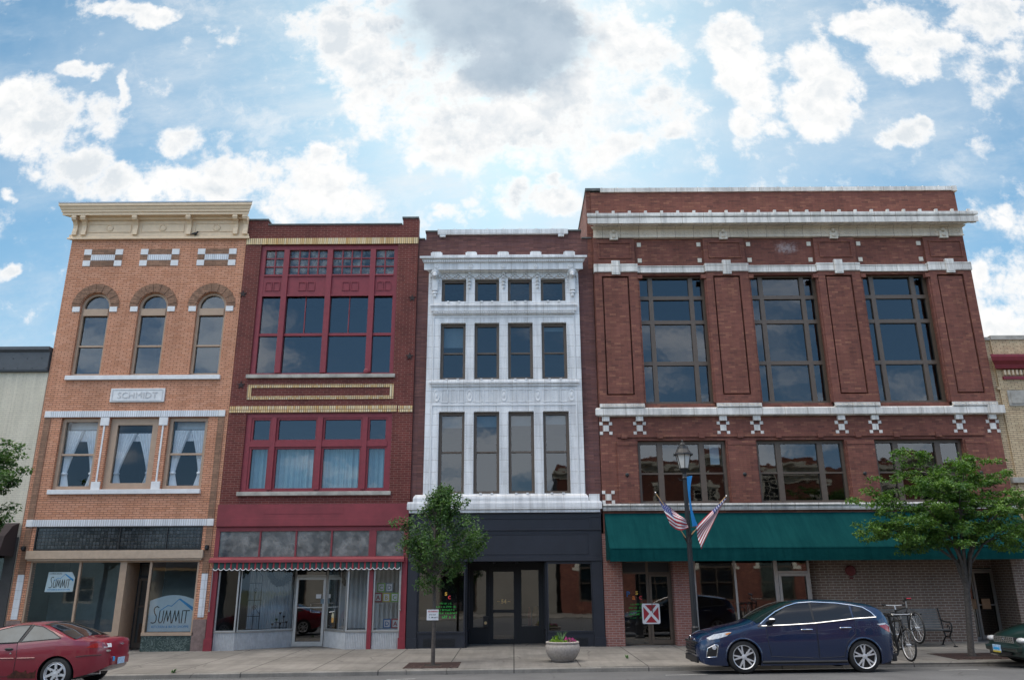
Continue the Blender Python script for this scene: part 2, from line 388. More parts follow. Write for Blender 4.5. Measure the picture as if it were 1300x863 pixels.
    # leaves: tone differs from clump to clump and leaf to leaf, light passes through
    for name, c1, c2 in (('leaf_green', (.038, .095, .032), (.10, .19, .05)), ('leaf_bright', (.048, .125, .030), (.14, .25, .042))):
        m, t, b = new_mat(name)
        o = t.nodes['Material Output']; tc = t.nodes.new('ShaderNodeTexCoord')
        n1 = node(t, 'ShaderNodeTexNoise', i0=tc.outputs['Object'], Scale=2.4, Detail=2)
        n2 = node(t, 'ShaderNodeTexNoise', i0=tc.outputs['Object'], Scale=23, Detail=1)
        f = (S(t, n1.outputs[0]) * .55 + S(t, n2.outputs[0]) * .45).smooth(.36, .64)
        c = mixc(t, f, (*c1, 1), (*c2, 1))
        t.links.new(c, b.inputs['Base Color']); b.inputs['Roughness'].default_value = .45; b.inputs['Specular IOR Level'].default_value = .35
        tl = node(t, 'ShaderNodeBsdfTranslucent'); t.links.new(mixc(t, 1.0, c, (.9, 1.0, .45, 1), 'MULTIPLY'), tl.inputs[0])
        mx = node(t, 'ShaderNodeMixShader', i0=.35, i1=b.outputs[0], i2=tl.outputs[0])
        t.links.new(mx.outputs[0], o.inputs[0])
    brick('stained_brick', [(.138, .055, .043), (.19, .071, .054), (.222, .086, .061), (.17, .062, .048)], (.135, .073, .060), bw=.215, ms=.0055, stain=.3)
    m = MATS['stained_brick']; t = m.node_tree; b = t.nodes['Principled BSDF']; uv = t.nodes.new('ShaderNodeUVMap'); sp = node(t, 'ShaderNodeSeparateXYZ', i0=uv.outputs[0])
    n = node(t, 'ShaderNodeTexNoise', i0=uv.outputs[0], Scale=7, Detail=8, Roughness=.75)
    dx, dz = S(t, sp.outputs[0]) - 9.35, S(t, sp.outputs[1]) - 12.7
    mask = (dx * dx * 1.2 + dz * dz * 4).op('POWER', .5).smooth(.95, .05); old = b.inputs['Base Color'].links[0].from_socket
    t.links.new(mixc(t, (S(t, n.outputs[0]) + mask * .42 - .42).smooth(.28, .62) * .6, old, (.50, .46, .46)), b.inputs['Base Color'])
    m = MATS['green_canvas']; t = m.node_tree; b = t.nodes['Principled BSDF']; uv = t.nodes.new('ShaderNodeUVMap')
    mp = node(t, 'ShaderNodeMapping', Vector=uv.outputs[0]); mp.inputs['Scale'].default_value = (2.5, .35, 1)
    n = node(t, 'ShaderNodeTexNoise', i0=mp.outputs[0], Scale=2.0, Detail=8, Roughness=.72); n2 = node(t, 'ShaderNodeTexNoise', i0=uv.outputs[0], Scale=1.1, Detail=5)
    f = S(t, n.outputs[0]).smooth(.35, .7) * .6 + S(t, n2.outputs[0]).smooth(.3, .7) * .4
    t.links.new(mixc(t, f, (.0, .034, .037, 1), (.004, .058, .058, 1)), b.inputs['Base Color'])
    bp = node(t, 'ShaderNodeBump', Height=n2.outputs[0], Strength=.5, Distance=.12); t.links.new(bp.outputs[0], b.inputs['Normal'])
    # asphalt and paving get cracks and blotches
    for nm, sc, amt in (('sidewalk_concrete', .55, .8), ('kerb_concrete', .8, .75), ('asphalt', .45, .75)):
        CR.append((nm, sc, amt))
    m = MATS['asphalt']; t = m.node_tree; b = t.nodes['Principled BSDF']; tc = t.nodes.new('ShaderNodeTexCoord')
    n = node(t, 'ShaderNodeTexNoise', i0=tc.outputs['Object'], Scale=45, Detail=3)
    n2 = node(t, 'ShaderNodeTexNoise', i0=tc.outputs['Object'], Scale=.35, Detail=6, Roughness=.7)
    f = S(t, n.outputs[0]).smooth(.3, .7) * .45 + S(t, n2.outputs[0]).smooth(.3, .7) * .55
    t.links.new(mixc(t, f, (.055, .056, .058, 1), (.125, .125, .125, 1)), b.inputs['Base Color'])
    for nm, sc, amt in CR:                     # wandering cracks, gum and oil spots, broad stains
        m = MATS[nm]; t = m.node_tree; b = t.nodes['Principled BSDF']; tc = t.nodes.new('ShaderNodeTexCoord'); P = tc.outputs['Object']
        wn = node(t, 'ShaderNodeTexNoise', i0=P, Scale=1.6, Detail=6, Roughness=.7); ad = node(t, 'ShaderNodeMix', i0=.16); ad.data_type = 'VECTOR'
        t.links.new(P, ad.inputs[4]); t.links.new(wn.outputs[1], ad.inputs[5])
        vo = t.nodes.new('ShaderNodeTexVoronoi'); vo.feature = 'DISTANCE_TO_EDGE'; vo.inputs['Scale'].default_value = sc; t.links.new(ad.outputs[1], vo.inputs['Vector'])
        mk = node(t, 'ShaderNodeTexNoise', i0=P, Scale=.33, Detail=3)
        crack = S(t, vo.outputs['Distance']).smooth(.011, .002) * S(t, mk.outputs[0]).smooth(.50, .60)
        sp = t.nodes.new('ShaderNodeTexVoronoi'); sp.inputs['Scale'].default_value = 2.6; t.links.new(P, sp.inputs['Vector'])
        spot = S(t, sp.outputs['Distance']).smooth(.085, .05) * S(t, node(t, 'ShaderNodeSeparateColor', i0=sp.outputs['Color']).outputs[0]).smooth(.45, .6)
        bl = node(t, 'ShaderNodeTexNoise', i0=P, Scale=.9, Detail=8, Roughness=.72)
        old = b.inputs['Base Color'].links[0].from_socket
        dk = (crack * .75 + spot * .35 + S(t, bl.outputs[0]).smooth(.45, .75) * .38).clamp() * amt
        t.links.new(mixc(t, dk, old, (.03, .028, .026, 1)), b.inputs['Base Color'])


make_materials()

# ---------------------------------------------------------------- mesh helpers
W = {}


def link(o): col.objects.link(o); return o


def thing(name, label, cat, loc=(0, 0, 0), group=None):
    o = link(bpy.data.objects.new(name, None)); o.location = loc; o.empty_display_size = .2
    o['label'] = label; o['category'] = cat
    if group: o['group'] = group
    W[o.name] = Vector(loc)
    return o


def tag(o, label, cat, group=None):
    o['label'] = label; o['category'] = cat
    if group: o['group'] = group
    return o


def struct(o, kind='structure'):
    o['kind'] = kind
    return o


class MB:
    def __init__(s): s.v = []; s.f = []; s.mi = []; s.m = 0
    def add(s, vs, fs):
        n = len(s.v); s.v += [tuple(v) for v in vs]
        for f in fs: s.f.append([i + n for i in f]); s.mi.append(s.m)
    def box(s, x0, x1, y0, y1, z0, z1):
        if x0 > x1: x0, x1 = x1, x0
        if y0 > y1: y0, y1 = y1, y0
        if z0 > z1: z0, z1 = z1, z0
        s.add([(x0, y0, z0), (x1, y0, z0), (x1, y1, z0), (x0, y1, z0), (x0, y0, z1), (x1, y0, z1), (x1, y1, z1), (x0, y1, z1)],
              [(0, 1, 5, 4), (1, 2, 6, 5), (2, 3, 7, 6), (3, 0, 4, 7), (4, 5, 6, 7), (3, 2, 1, 0)])
    def weld(s):
        key = {}; mp = []
        vs = []
        for v in s.v:
            k = tuple(round(c, 4) for c in v)
            if k not in key: key[k] = len(vs); vs.append(v)
            mp.append(key[k])
        s.v = vs; s.f = [[mp[i] for i in f] for f in s.f]
        return s
    def quad(s, a, b, c, d): s.add([a, b, c, d], [(0, 1, 2, 3)])
    def prism(s, poly, y0, y1):
        """outline in x,z pushed from y0 to y1"""
        n = len(poly)
        s.add([(x, y0, z) for x, z in poly] + [(x, y1, z) for x, z in poly],
              [tuple(range(n)), tuple(range(2 * n - 1, n - 1, -1))] + [(i, i + n, (i + 1) % n + n, (i + 1) % n) for i in range(n)])
    def prof(s, P, x0, x1, mitre0=0., mitre1=0., ref=None):
        """moulding: closed outline in y,z run along x; a mitre lengthens the end by (ref - y) times its factor"""
        n = len(P); ref = max(p[0] for p in P) if ref is None else ref
        s.add([(x0 - (ref - y) * mitre0, y, z) for y, z in P] + [(x1 + (ref - y) * mitre1, y, z) for y, z in P],
              [tuple(range(n)), tuple(range(2 * n - 1, n - 1, -1))] + [(i, i + n, (i + 1) % n + n, (i + 1) % n) for i in range(n)])
    def xprof(s, P, x0, x1):
        """outline in y,z as a slab between x0 and x1"""
        s.prof(P, x0, x1)
    def tube(s, pts, r, n=8, closed=False, r1=None, cap=True):
        pts = [Vector(p) for p in pts]; m = len(pts)
        rings = []; up = None
        for i, p in enumerate(pts):
            a = pts[i - 1] if (i or closed) else p; b = pts[(i + 1) % m] if (i < m - 1 or closed) else p
            d = (b - a).normalized()
            if up is None:
                up = Vector((0, 0, 1)) if abs(d.z) < .9 else Vector((1, 0, 0))
            x = d.cross(up)
            if x.length < 1e-4: x = d.cross(Vector((0, 1, .3)))
            x.normalize(); yv = x.cross(d).normalized(); up = yv
            rr = r if r1 is None else r + (r1 - r) * i / max(1, m - 1)
            if isinstance(r, (list, tuple)): rr = r[i]
            rings.append([p + (x * math.cos(2 * math.pi * k / n) + yv * math.sin(2 * math.pi * k / n)) * rr for k in range(n)])
        base = [v for ring in rings for v in ring]; fs = []
        for i in range(m if closed else m - 1):
            j = (i + 1) % m
            for k in range(n): fs.append((i * n + k, i * n + (k + 1) % n, j * n + (k + 1) % n, j * n + k))
        if not closed and cap: fs += [tuple(range(n - 1, -1, -1)), tuple((m - 1) * n + k for k in range(n))]
        s.add(base, fs)
    def lathe(s, P, c, n=24, axis='z', cap=True):
        """outline of (radius, height) turned about an axis through c"""
        vs = []; m = len(P)
        for r, h in P:
            for k in range(n):
                a = 2 * math.pi * k / n; p, q = r * math.cos(a), r * math.sin(a)
                vs.append((c[0] + p, c[1] + q, c[2] + h) if axis == 'z' else ((c[0] + p, c[1] + h, c[2] + q) if axis == 'y' else (c[0] + h, c[1] + p, c[2] + q)))
        fs = [(i * n + k, i * n + (k + 1) % n, (i + 1) * n + (k + 1) % n, (i + 1) * n + k) for i in range(m - 1) for k in range(n)]
        if cap and P[0][0] > 1e-5: fs.append(tuple(range(n - 1, -1, -1)))
        if cap and P[-1][0] > 1e-5: fs.append(tuple((m - 1) * n + k for k in range(n)))
        s.add(vs, fs)
    def ball(s, c, r, nu=12, nv=8):
        rx, ry, rz = r if isinstance(r, (tuple, list)) else (r, r, r)
        vs = [(c[0] + rx * math.sin(math.pi * j / nv) * math.cos(2 * math.pi * i / nu), c[1] + ry * math.sin(math.pi * j / nv) * math.sin(2 * math.pi * i / nu), c[2] - rz * math.cos(math.pi * j / nv)) for j in range(nv + 1) for i in range(nu)]
        s.add(vs, [(j * nu + i, j * nu + (i + 1) % nu, (j + 1) * nu + (i + 1) % nu, (j + 1) * nu + i) for j in range(nv) for i in range(nu)])
    def wall(s, x0, x1, z0, z1, y0, y1, holes=()):
        """slab facing the street with rectangular openings and their reveals"""
        xs = sorted({x0, x1} | {h[0] for h in holes} | {h[1] for h in holes}); zs = sorted({z0, z1} | {h[2] for h in holes} | {h[3] for h in holes})
        xs = [x for x in xs if x0 <= x <= x1]; zs = [z for z in zs if z0 <= z <= z1]
        def solid(i, j):
            if i < 0 or j < 0 or i >= len(xs) - 1 or j >= len(zs) - 1: return False
            cx, cz = (xs[i] + xs[i + 1]) / 2, (zs[j] + zs[j + 1]) / 2
            return not any(h[0] < cx < h[1] and h[2] < cz < h[3] for h in holes)
        for i in range(len(xs) - 1):
            for j in range(len(zs) - 1):
                if not solid(i, j): continue
                a, b, c, d = xs[i], xs[i + 1], zs[j], zs[j + 1]
                s.quad((a, y0, c), (b, y0, c), (b, y0, d), (a, y0, d)); s.quad((a, y1, c), (a, y1, d), (b, y1, d), (b, y1, c))
                if not solid(i - 1, j): s.quad((a, y0, c), (a, y0, d), (a, y1, d), (a, y1, c))
                if not solid(i + 1, j): s.quad((b, y0, c), (b, y1, c), (b, y1, d), (b, y0, d))
                if not solid(i, j - 1): s.quad((a, y0, c), (a, y1, c), (b, y1, c), (b, y0, c))
                if not solid(i, j + 1): s.quad((a, y0, d), (b, y0, d), (b, y1, d), (a, y1, d))
    def ribbon(s, pts, w, y, t=.004):
        """flat painted stroke in the x,z plane"""
        for (xa, za), (xb, zb) in zip(pts, pts[1:]):
            d = Vector((xb - xa, zb - za)); L = d.length
            if L < 1e-6: continue
            d /= L; nx, nz = -d.y * w / 2, d.x * w / 2; ex, ez = d.x * w * .3, d.y * w * .3
            s.prism([(xa - ex + nx, za - ez + nz), (xa - ex - nx, za - ez - nz), (xb + ex - nx, zb + ez - nz), (xb + ex + nx, zb + ez + nz)], y - t, y)
    def build(s, name, mat, parent=None, smooth=False, bevel=0, org=None, angle=35, keep_normals=False, merge=1e-5):
        me = bpy.data.meshes.new(name)
        off = Vector((0, 0, 0))
        if parent is not None:
            p = parent
            while p.parent is not None: p = p.parent
            off = W[p.name]
        elif org is not None: off = Vector(org)
        bm = bmesh.new()
        vs = [bm.verts.new(Vector(v)) for v in s.v]
        for f, mi in zip(s.f, s.mi):
            try: fc = bm.faces.new([vs[i] for i in f])
            except ValueError: continue
            fc.material_index = mi
        if merge: bmesh.ops.remove_doubles(bm, verts=bm.verts, dist=merge)
        if not keep_normals: bmesh.ops.recalc_face_normals(bm, faces=bm.faces)
        if bevel:
            ed = [e for e in bm.edges if len(e.link_faces) == 2 and e.calc_face_angle(0) > .6]
            bmesh.ops.bevel(bm, geom=ed, offset=bevel, segments=2, profile=.6, affect='EDGES', clamp_overlap=True)
        uvl = bm.loops.layers.uv.new('UVMap')
        for f in bm.faces:
            n = f.normal; ax = max(range(3), key=lambda i: abs(n[i]))
            f.smooth = smooth
            for l in f.loops:
                c = l.vert.co
                l[uvl].uv = (c.x, c.z) if ax == 1 else ((c.y, c.z) if ax == 0 else (c.x, c.y))
        if off.length: bmesh.ops.translate(bm, verts=bm.verts, vec=-off)
        bm.to_mesh(me); bm.free()
        for mm in (mat if isinstance(mat, (list, tuple)) else [mat]): me.materials.append(MATS[mm])
        if smooth: me.set_sharp_from_angle(angle=R(angle))
        o = link(bpy.data.objects.new(name, me))
        if parent is not None: o.parent = parent
        elif org is not None: o.location = org
        return o


def build_each(mb, name, mat, parent, gap=.03, **k):
    """one object for every piece of the mesh that stands apart from the rest"""
    n = len(mb.v); par = list(range(n))
    def find(i):
        while par[i] != i: par[i] = par[par[i]]; i = par[i]
        return i
    for f in mb.f:
        for i in f[1:]: par[find(i)] = find(f[0])
    isl = {}
    for i, v in enumerate(mb.v): isl.setdefault(find(i), []).append(v)
    keys = list(isl); box = {q: [[min(v[a] for v in isl[q]) - gap / 2 for a in range(3)], [max(v[a] for v in isl[q]) + gap / 2 for a in range(3)]] for q in keys}
    root = {q: q for q in keys}
    def fr(q):
        while root[q] != q: q = root[q]
        return q
    for i, a in enumerate(keys):
        for c in keys[i + 1:]:
            if all(box[a][0][x] <= box[c][1][x] and box[c][0][x] <= box[a][1][x] for x in range(3)): root[fr(a)] = fr(c)
    parts = {}
    for f, mi in zip(mb.f, mb.mi): parts.setdefault(fr(find(f[0])), []).append((f, mi))
    out = []
    for q, fs in parts.items():
        m = MB(); mp = {}
        for f, mi in fs:
            for i in f:
                if i not in mp: mp[i] = len(m.v); m.v.append(mb.v[i])
            m.f.append([mp[i] for i in f]); m.mi.append(mi)
        out.append(m.build(name, mat, parent, **k))
    return out


def bx(name, mat, parent, *args, bevel=0, **k):
    m = MB(); m.box(*args); return m.build(name, mat, parent, bevel=bevel, **k)


def text_mb(mb, txt, x, z, y, size, align='CENTER', depth=.004, sx=1., bold=False):
    """letters of the built-in font laid on a plane facing the street; x,z is the baseline point"""
    cu = bpy.data.curves.new('lettering', 'FONT'); cu.body = txt; cu.size = size; cu.align_x = align; cu.extrude = depth / 2
    cu.resolution_u = 2
    if bold: cu.offset = size * .02
    ob = bpy.data.objects.new('lettering', cu); col.objects.link(ob)
    dg = bpy.context.evaluated_depsgraph_get(); me = bpy.data.meshes.new_from_object(ob.evaluated_get(dg))
    n = len(mb.v)
    mb.v += [(x + v.co.x * sx, y - v.co.z, z + v.co.y) for v in me.vertices]
    for p in me.polygons: mb.f.append([i + n for i in p.vertices]); mb.mi.append(mb.m)
    bpy.data.objects.remove(ob); bpy.data.meshes.remove(me); bpy.data.curves.remove(cu)


def scribble(mb, x, z, y, w, h, seed):
    """a line of lettering too small to be read"""
    rg = random.Random(seed); u = x - w / 2
    while u < x + w / 2:
        if rg.random() < .16: u += h * .5; continue
        a = h * rg.uniform(.35, .6); k = rg.random(); t = h * .17
        if k < .75: mb.box(u, u + t, y - .002, y + .002, z, z + h * (1 if rg.random() < .35 else .7))
        if k > .2: mb.box(u + t, u + a, y - .002, y + .002, z, z + t)
        if k < .6: mb.box(u + t, u + a, y - .002, y + .002, z + h * .55, z + h * .55 + t)
        if k > .5: mb.box(u + a - t, u + a, y - .002, y + .002, z + t, z + h * .55)
        u += a + h * .15


def arc(cx, cz, r, a0, a1, n=16):
    return [(cx + r * math.cos(R(a0 + (a1 - a0) * i / n)), cz + r * math.sin(R(a0 + (a1 - a0) * i / n))) for i in range(n + 1)]


def frame_mb(x0, x1, z0, z1, y0, y1, fw, vb=(), hb=(), bw=.05, fb=None):
    """rectangular window frame with upright and level bars; bars sit a little behind the frame face"""
    m = MB(); fb = fw if fb is None else fb
    m.box(x0, x0 + fw, y0, y1, z0, z1); m.box(x1 - fw, x1, y0, y1, z0, z1)
    m.box(x0 + fw, x1 - fw, y0, y1, z1 - fw, z1); m.box(x0 + fw, x1 - fw, y0, y1, z0, z0 + fb)
    for b in vb:
        b, w = b if isinstance(b, tuple) else (b, bw)
        m.box(b - w / 2, b + w / 2, y0 + .006, y1 - .004, z0 + fb, z1 - fw)
    for b in hb:
        b, w = b if isinstance(b, tuple) else (b, bw)
        m.box(x0 + fw, x1 - fw, y0 + .012, y1 - .008, b - w / 2, b + w / 2)
    return m


def window(parent, x0, x1, z0, z1, y, mat, fw=.06, depth=.09, vb=(), hb=(), bw=.05, gl='window_glass', fb=None, name='window', shade=None):
    f = frame_mb(x0, x1, z0, z1, y, y + depth, fw, vb, hb, bw, fb).build(name, mat, parent)
    p = MB(); yy = y + depth * .6
    ex = [x0 + fw * .5] + sorted((v[0] if isinstance(v, tuple) else v) for v in vb) + [x1 - fw * .5]; ez = [z0 + fw * .5] + sorted((h[0] if isinstance(h, tuple) else h) for h in hb) + [z1 - fw * .5]
    rg = random.Random(int((x0 * 31 + z0 * 77) * 10))
    for i in range(len(ex) - 1):
        for j in range(len(ez) - 1):
            a, c, lo, hi = ex[i], ex[i + 1], ez[j], ez[j + 1]; tx, tz = rg.gauss(0, .0035) * (c - a), rg.gauss(0, .0035) * (hi - lo)
            p.quad((a, yy - tx - tz, lo), (c, yy + tx - tz, lo), (c, yy + tx + tz, hi), (a, yy - tx + tz, hi))
    p.build('pane', gl, f, merge=0)
    if shade:
        for (sa, sb, za, zb, mt) in shade:
            bx('shade', mt, f, sa, sb, y + depth + .05, y + depth + .06, za, zb)
    return f


def shell(parent, x0, x1, z1, depth=7., floors=(), wall='dark_wall', inside='interior', y0=25.15):
    """side and rear walls, roof and floor slabs behind a facade"""
    m = MB(); t = .06
    m.box(x0 + .01, x0 + t, y0, y0 + depth, -.4, z1); m.box(x1 - t, x1 - .01, y0, y0 + depth, -.4, z1); m.box(x0 + t, x1 - t, y0 + depth - t, y0 + depth, -.4, z1)
    m.build('side_wall', wall, parent)
    m = MB()
    for z in floors: m.box(x0 + t + .01, x1 - t - .01, y0 + .02, y0 + depth - t - .01, z - .1, z + .1)
    m.box(x0 + t + .02, x1 - t - .02, y0 + depth - t - .14, y0 + depth - t - .03, -.3, z1 - .3)
    m.box(x0 + t + .02, x0 + t + .05, y0 + .03, y0 + depth - t - .15, -.3, z1 - .3); m.box(x1 - t - .05, x1 - t - .02, y0 + .03, y0 + depth - t - .15, -.3, z1 - .3)
    m.build('interior_wall', inside, parent)
    bx('roof', 'coping_grey', parent, x0 + .02, x1 - .02, y0 + .01, y0 + depth - .01, z1 - .2, z1 - .1)


F = 24.8      # the plane of the facades

# ---------------------------------------------------------------- ground, road, kerb, pavement
def yk(x): return 19.55 + .03 * max(-30, min(30, x))
def cx_(x): return max(-30, min(30, x))
def gz(x, y):
    X = cx_(x); k = yk(x)
    if y >= k:
        z0, z1 = -.02 + .006 * X, .072 + .005 * X
        return z0 + (z1 - z0) * min(1.2, (y - k) / (F - k))
    d = k - y
    z = -.125 + .006 * X + .05 * min(d, 1.9) + .008 * min(max(d - 1.9, 0), 7.5)
    if d > 9.4: z -= .010 * min(d - 9.4, 9)
    return z


def sheet(name, mat, xs, ys, zf, dz=0, kind='structure'):
    m = MB(); nx = len(xs)
    rows = [[(x, y if not callable(y) else y(x), 0) for x in xs] for y in ys]
    m.v = [(p[0], p[1], zf(p[0], p[1]) + dz) for r in rows for p in r]
    m.f = [(j * nx + i, j * nx + i + 1, (j + 1) * nx + i + 1, (j + 1) * nx + i) for j in range(len(ys) - 1) for i in range(nx - 1)]
    m.mi = [0] * len(m.f)
    return struct(m.build(name, mat, smooth=True, angle=60), kind)


XS = [-260, -90, -50] + list(range(-30, 31, 2)) + [50, 90, 260]
g = MB(); g.quad((-900, -900, -.9), (900, -900, -.9), (900, 900, -.9), (-900, 900, -.9)); struct(g.build('ground', 'earth'))
sheet('road', 'asphalt', XS, [.1, 2, 5, 8, 10.2, 13, 15.5, lambda x: yk(x) - 1.9, lambda x: yk(x) - .9, lambda x: yk(x) + .005], lambda x, y: gz(x, min(y, yk(x) - .0001)))
sheet('sidewalk', 'sidewalk_concrete', XS, [lambda x: yk(x) + .16, 20.6, 21.5, 23, F, 26.9], gz)
sheet('far_sidewalk', 'sidewalk_concrete', XS, [-6.2, -4, -2, -.05], lambda x, y: .02 + .006 * cx_(x))
for nm, y0, y1, top in (('kerb', lambda x: yk(x), lambda x: yk(x) + .162, lambda x: -.02 + .006 * cx_(x)), ('far_kerb', lambda x: -.06, lambda x: .1, lambda x: .02 + .006 * cx_(x))):
    m = MB(); n = len(XS)
    s0 = 1 if nm == 'kerb' else -1
    for i in range(n - 1):
        a, b = XS[i], XS[i + 1]
        P = lambda x: [(x, y0(x) - .012, top(x) - .22), (x, y0(x), top(x) - .025), (x, y0(x) + .025, top(x)), (x, y1(x), top(x)), (x, y1(x), top(x) - .22)] if nm == 'kerb' else [(x, y1(x) + .012, top(x) - .22), (x, y1(x), top(x) - .025), (x, y1(x) - .025, top(x)), (x, y0(x), top(x)), (x, y0(x), top(x) - .22)]
        pa, pb = P(a), P(b)
        for k in range(4): m.quad(pa[k], pb[k], pb[k + 1], pa[k + 1])
    struct(m.build(nm, 'kerb_concrete', smooth=True))
for x0, x1, ya, yb in ((-2.62, -2.05, 17.55, 17.72), (3.15, 4.05, 17.75, 17.86), (9.05, 9.95, 18.15, 18.27)):
    m = MB(); w = .05
    m.quad((x0, ya, gz(x0, ya) + .005), (x1, yb, gz(x1, yb) + .005), (x1, yb + w * 2, gz(x1, yb + w * 2) + .005), (x0, ya + w * 2, gz(x0, ya + w * 2) + .005))
    struct(m.build('road_marking', 'road_paint'))

# ================================================================ 1. orange brick building
def orange_building():
    b = thing('brick_building', 'narrow three storey building of orange brick with cream bracketed cornice and arched top windows', 'building', (-12.03, F, .01))
    X0, X1 = -15.02, -9.06
    wins = [(-13.86, .49), (-11.94, .49), (-10.0, .49)]
    zs = 10.74                      # arch spring
    holes = [(c - r, c + r, 8.36, zs + r) for c, r in ((-13.86, .49), (-11.94, .49), (-10.0, .49))]
    holes += [(-14.36, -13.12, 4.72, 6.98), (-12.81, -11.25, 4.72, 6.98), (-10.94, -9.69, 4.72, 6.98), (-14.57, -9.48, -.3, 3.58)]
    m = MB(); m.wall(X0, X1, -.3, 13.22, F, F + .3, holes)
    for c, r in wins:
        m.prism([(c - r, zs), *arc(c, zs, r, 180, 90)[1:], (c - r, zs + r)], F, F + .3)
        m.prism([(c + r, zs + r), *arc(c, zs, r, 90, 0)[:], ], F, F + .3)
    m.build('brick_wall', 'orange_brick', b)
    shell(b, X0, X1, 13.2, floors=(3.75, 7.6), y0=F + .31)
    # arched windows
    for c, r in wins:
        y = F + .10; d = .11; f = MB(); fw = .085
        f.box(c - r, c - r + fw, y, y + d, 8.36, zs); f.box(c + r - fw, c + r, y, y + d, 8.36, zs)
        out, inn = arc(c, zs, r, 0, 180, 20), arc(c, zs, r - fw, 0, 180, 20)
        for i in range(20): f.prism([out[i], out[i + 1], inn[i + 1], inn[i]], y, y + d)
        f.box(c - r + fw, c + r - fw, y - .03, y + d - .002, 10.44, 10.68)
        f.box(c - r + fw, c + r - fw, y + .004, y + d - .004, 8.36, 8.45)
        f.box(c - r + fw, c + r - fw, y + .02, y + d - .006, 9.36, 9.42)
        w = f.build('window', 'tan_paint', b)
        p = MB(); yy = y + .075
        p.prism([(c - r + .04, 8.4), (c + r - .04, 8.4), (c + r - .04, zs)] + arc(c, zs, r - .04, 0, 180, 18)[1:] , yy, yy + .003)
        p.build('pane', 'window_glass', w)
        # brown voussoir arch with white springers
        a = MB(); o, i_ = arc(c, zs, .80, -2, 182, 17), arc(c, zs, .50, -2, 182, 17)
        for k in range(17):
            q = [o[k], o[k + 1], i_[k + 1], i_[k]]; cxm = sum(p_[0] for p_ in q) / 4; czm = sum(p_[1] for p_ in q) / 4
            a.prism([(cxm + (px - cxm) * .95, czm + (pz - czm) * .97) for px, pz in q], F - .02 - .012 * (k % 2), F + .02)
        a.build('window_arch', 'brown_brick', b)
        s_ = MB()
        for sx in (-1, 1): s_.box(c + sx * .50, c + sx * .74, F - .03, F + .02, 10.55, 10.725)
        build_each(s_, 'springer_block', 'white_glaze', b)
        # checker panel above
        x0 = c - .66
        s_ = MB()
        for xa in (x0, x0 + 1.06):
            s_.box(xa, xa + .25, F - .022, F + .02, 12.60, 12.80); s_.box(xa, xa + .25, F - .022, F + .02, 12.19, 12.39)
        build_each(s_, 'white_tile', 'white_glaze', b)
        s_ = MB(); s_.box(x0 + .25, x0 + 1.06, F - .018, F + .02, 12.39, 12.60); s_.build('soldier_panel', 'white_soldier', b)
        s_ = MB()
        for q in ((x0, x0 + .25, 12.392, 12.598), (x0 + 1.06, x0 + 1.31, 12.392, 12.598), (x0 + .252, x0 + 1.058, 12.602, 12.80), (x0 + .252, x0 + 1.058, 12.19, 12.388)):
            s_.box(q[0], q[1], F - .014, F + .02, q[2], q[3])
        build_each(s_, 'brown_panel', 'brown_brick', b)
    bx('sill', 'white_glaze', b, -14.44, -9.44, F - .09, F + .12, 8.21, 8.355, bevel=.01)
    # stone name plaque
    m = MB(); m.box(-12.9, -11.16, F - .05, F + .02, 7.475, 7.925); pl = m.build('name_plaque', 'white_glaze', b, bevel=.012)
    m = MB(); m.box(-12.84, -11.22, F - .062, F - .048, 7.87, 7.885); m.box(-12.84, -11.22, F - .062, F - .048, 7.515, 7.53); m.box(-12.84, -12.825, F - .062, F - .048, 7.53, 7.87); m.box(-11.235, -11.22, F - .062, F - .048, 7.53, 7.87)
    m.build('border', 'plaque_relief_shade', pl)
    m = MB(); text_mb(m, 'SCHMIDT', -12.03, 7.60, F - .055, .29, depth=.018, sx=1.05); m.build('lettering', 'plaque_relief_shade', pl)
    # white soldier bands with corner blocks
    for z0, z1 in ((6.995, 7.195), (3.60, 3.805)):
        bd = bx('white_band', 'white_soldier', b, -14.69, -9.37, F - .04, F + .02, z0, z1)
        m = MB()
        for xa in (-14.9, -9.365):
            m.box(xa, xa + .205, F - .05, F + .02, z0 - .003, z1 + .003)
        build_each(m, 'corner_block', 'white_glaze', bd, bevel=.008)
    # second floor windows, white blocks and rods between
    for (xa, xb), kind in zip(((-14.36, -13.12), (-12.81, -11.25), (-10.94, -9.69)), 'aba'):
        window(b, xa + .004, xb - .004, 4.724, 6.976, F + .10, 'tan_paint', fw=.11 if kind == 'a' else .22, depth=.11, hb=((5.82, .06),) if kind == 'a' else (), gl='window_glass_clear', fb=.11 if kind == 'a' else .2)
    m = MB()
    for xa in (-13.10, -11.235):
        m.box(xa, xa + .275, F - .035, F + .02, 6.72, 6.985); m.box(xa, xa + .275, F - .035, F + .02, 4.715, 4.955); 
    build_each(m, 'white_block', 'white_glaze', b, bevel=.008)
    m = MB()
    for xa in (-13.10, -11.235): m.box(xa + .115, xa + .165, F - .02, F + .02, 4.955, 6.72)
    build_each(m, 'white_rod', 'white_glaze', b)
    bx('sill', 'white_glaze', b, -14.40, -9.68, F - .09, F + .12, 4.57, 4.712, bevel=.01)
    m = MB()
    for xa, xb in ((-14.90, -14.70), (-9.37, -9.17)):
        m.box(xa, xb, F - .025, F + .02, 3.81, 6.99); m.box(xa, xb, F - .025, F + .02, 2.2, 3.595)
    build_each(m, 'brown_strip', 'brown_brick', b)
    # white tile strips and granite bases on the shop piers
    m = MB(); m.box(-14.885, -14.69, F - .025, F + .02, .93, 2.195); m.box(-9.36, -9.175, F - .025, F + .02, .96, 2.21); build_each(m, 'white_tile', 'white_tile', b)
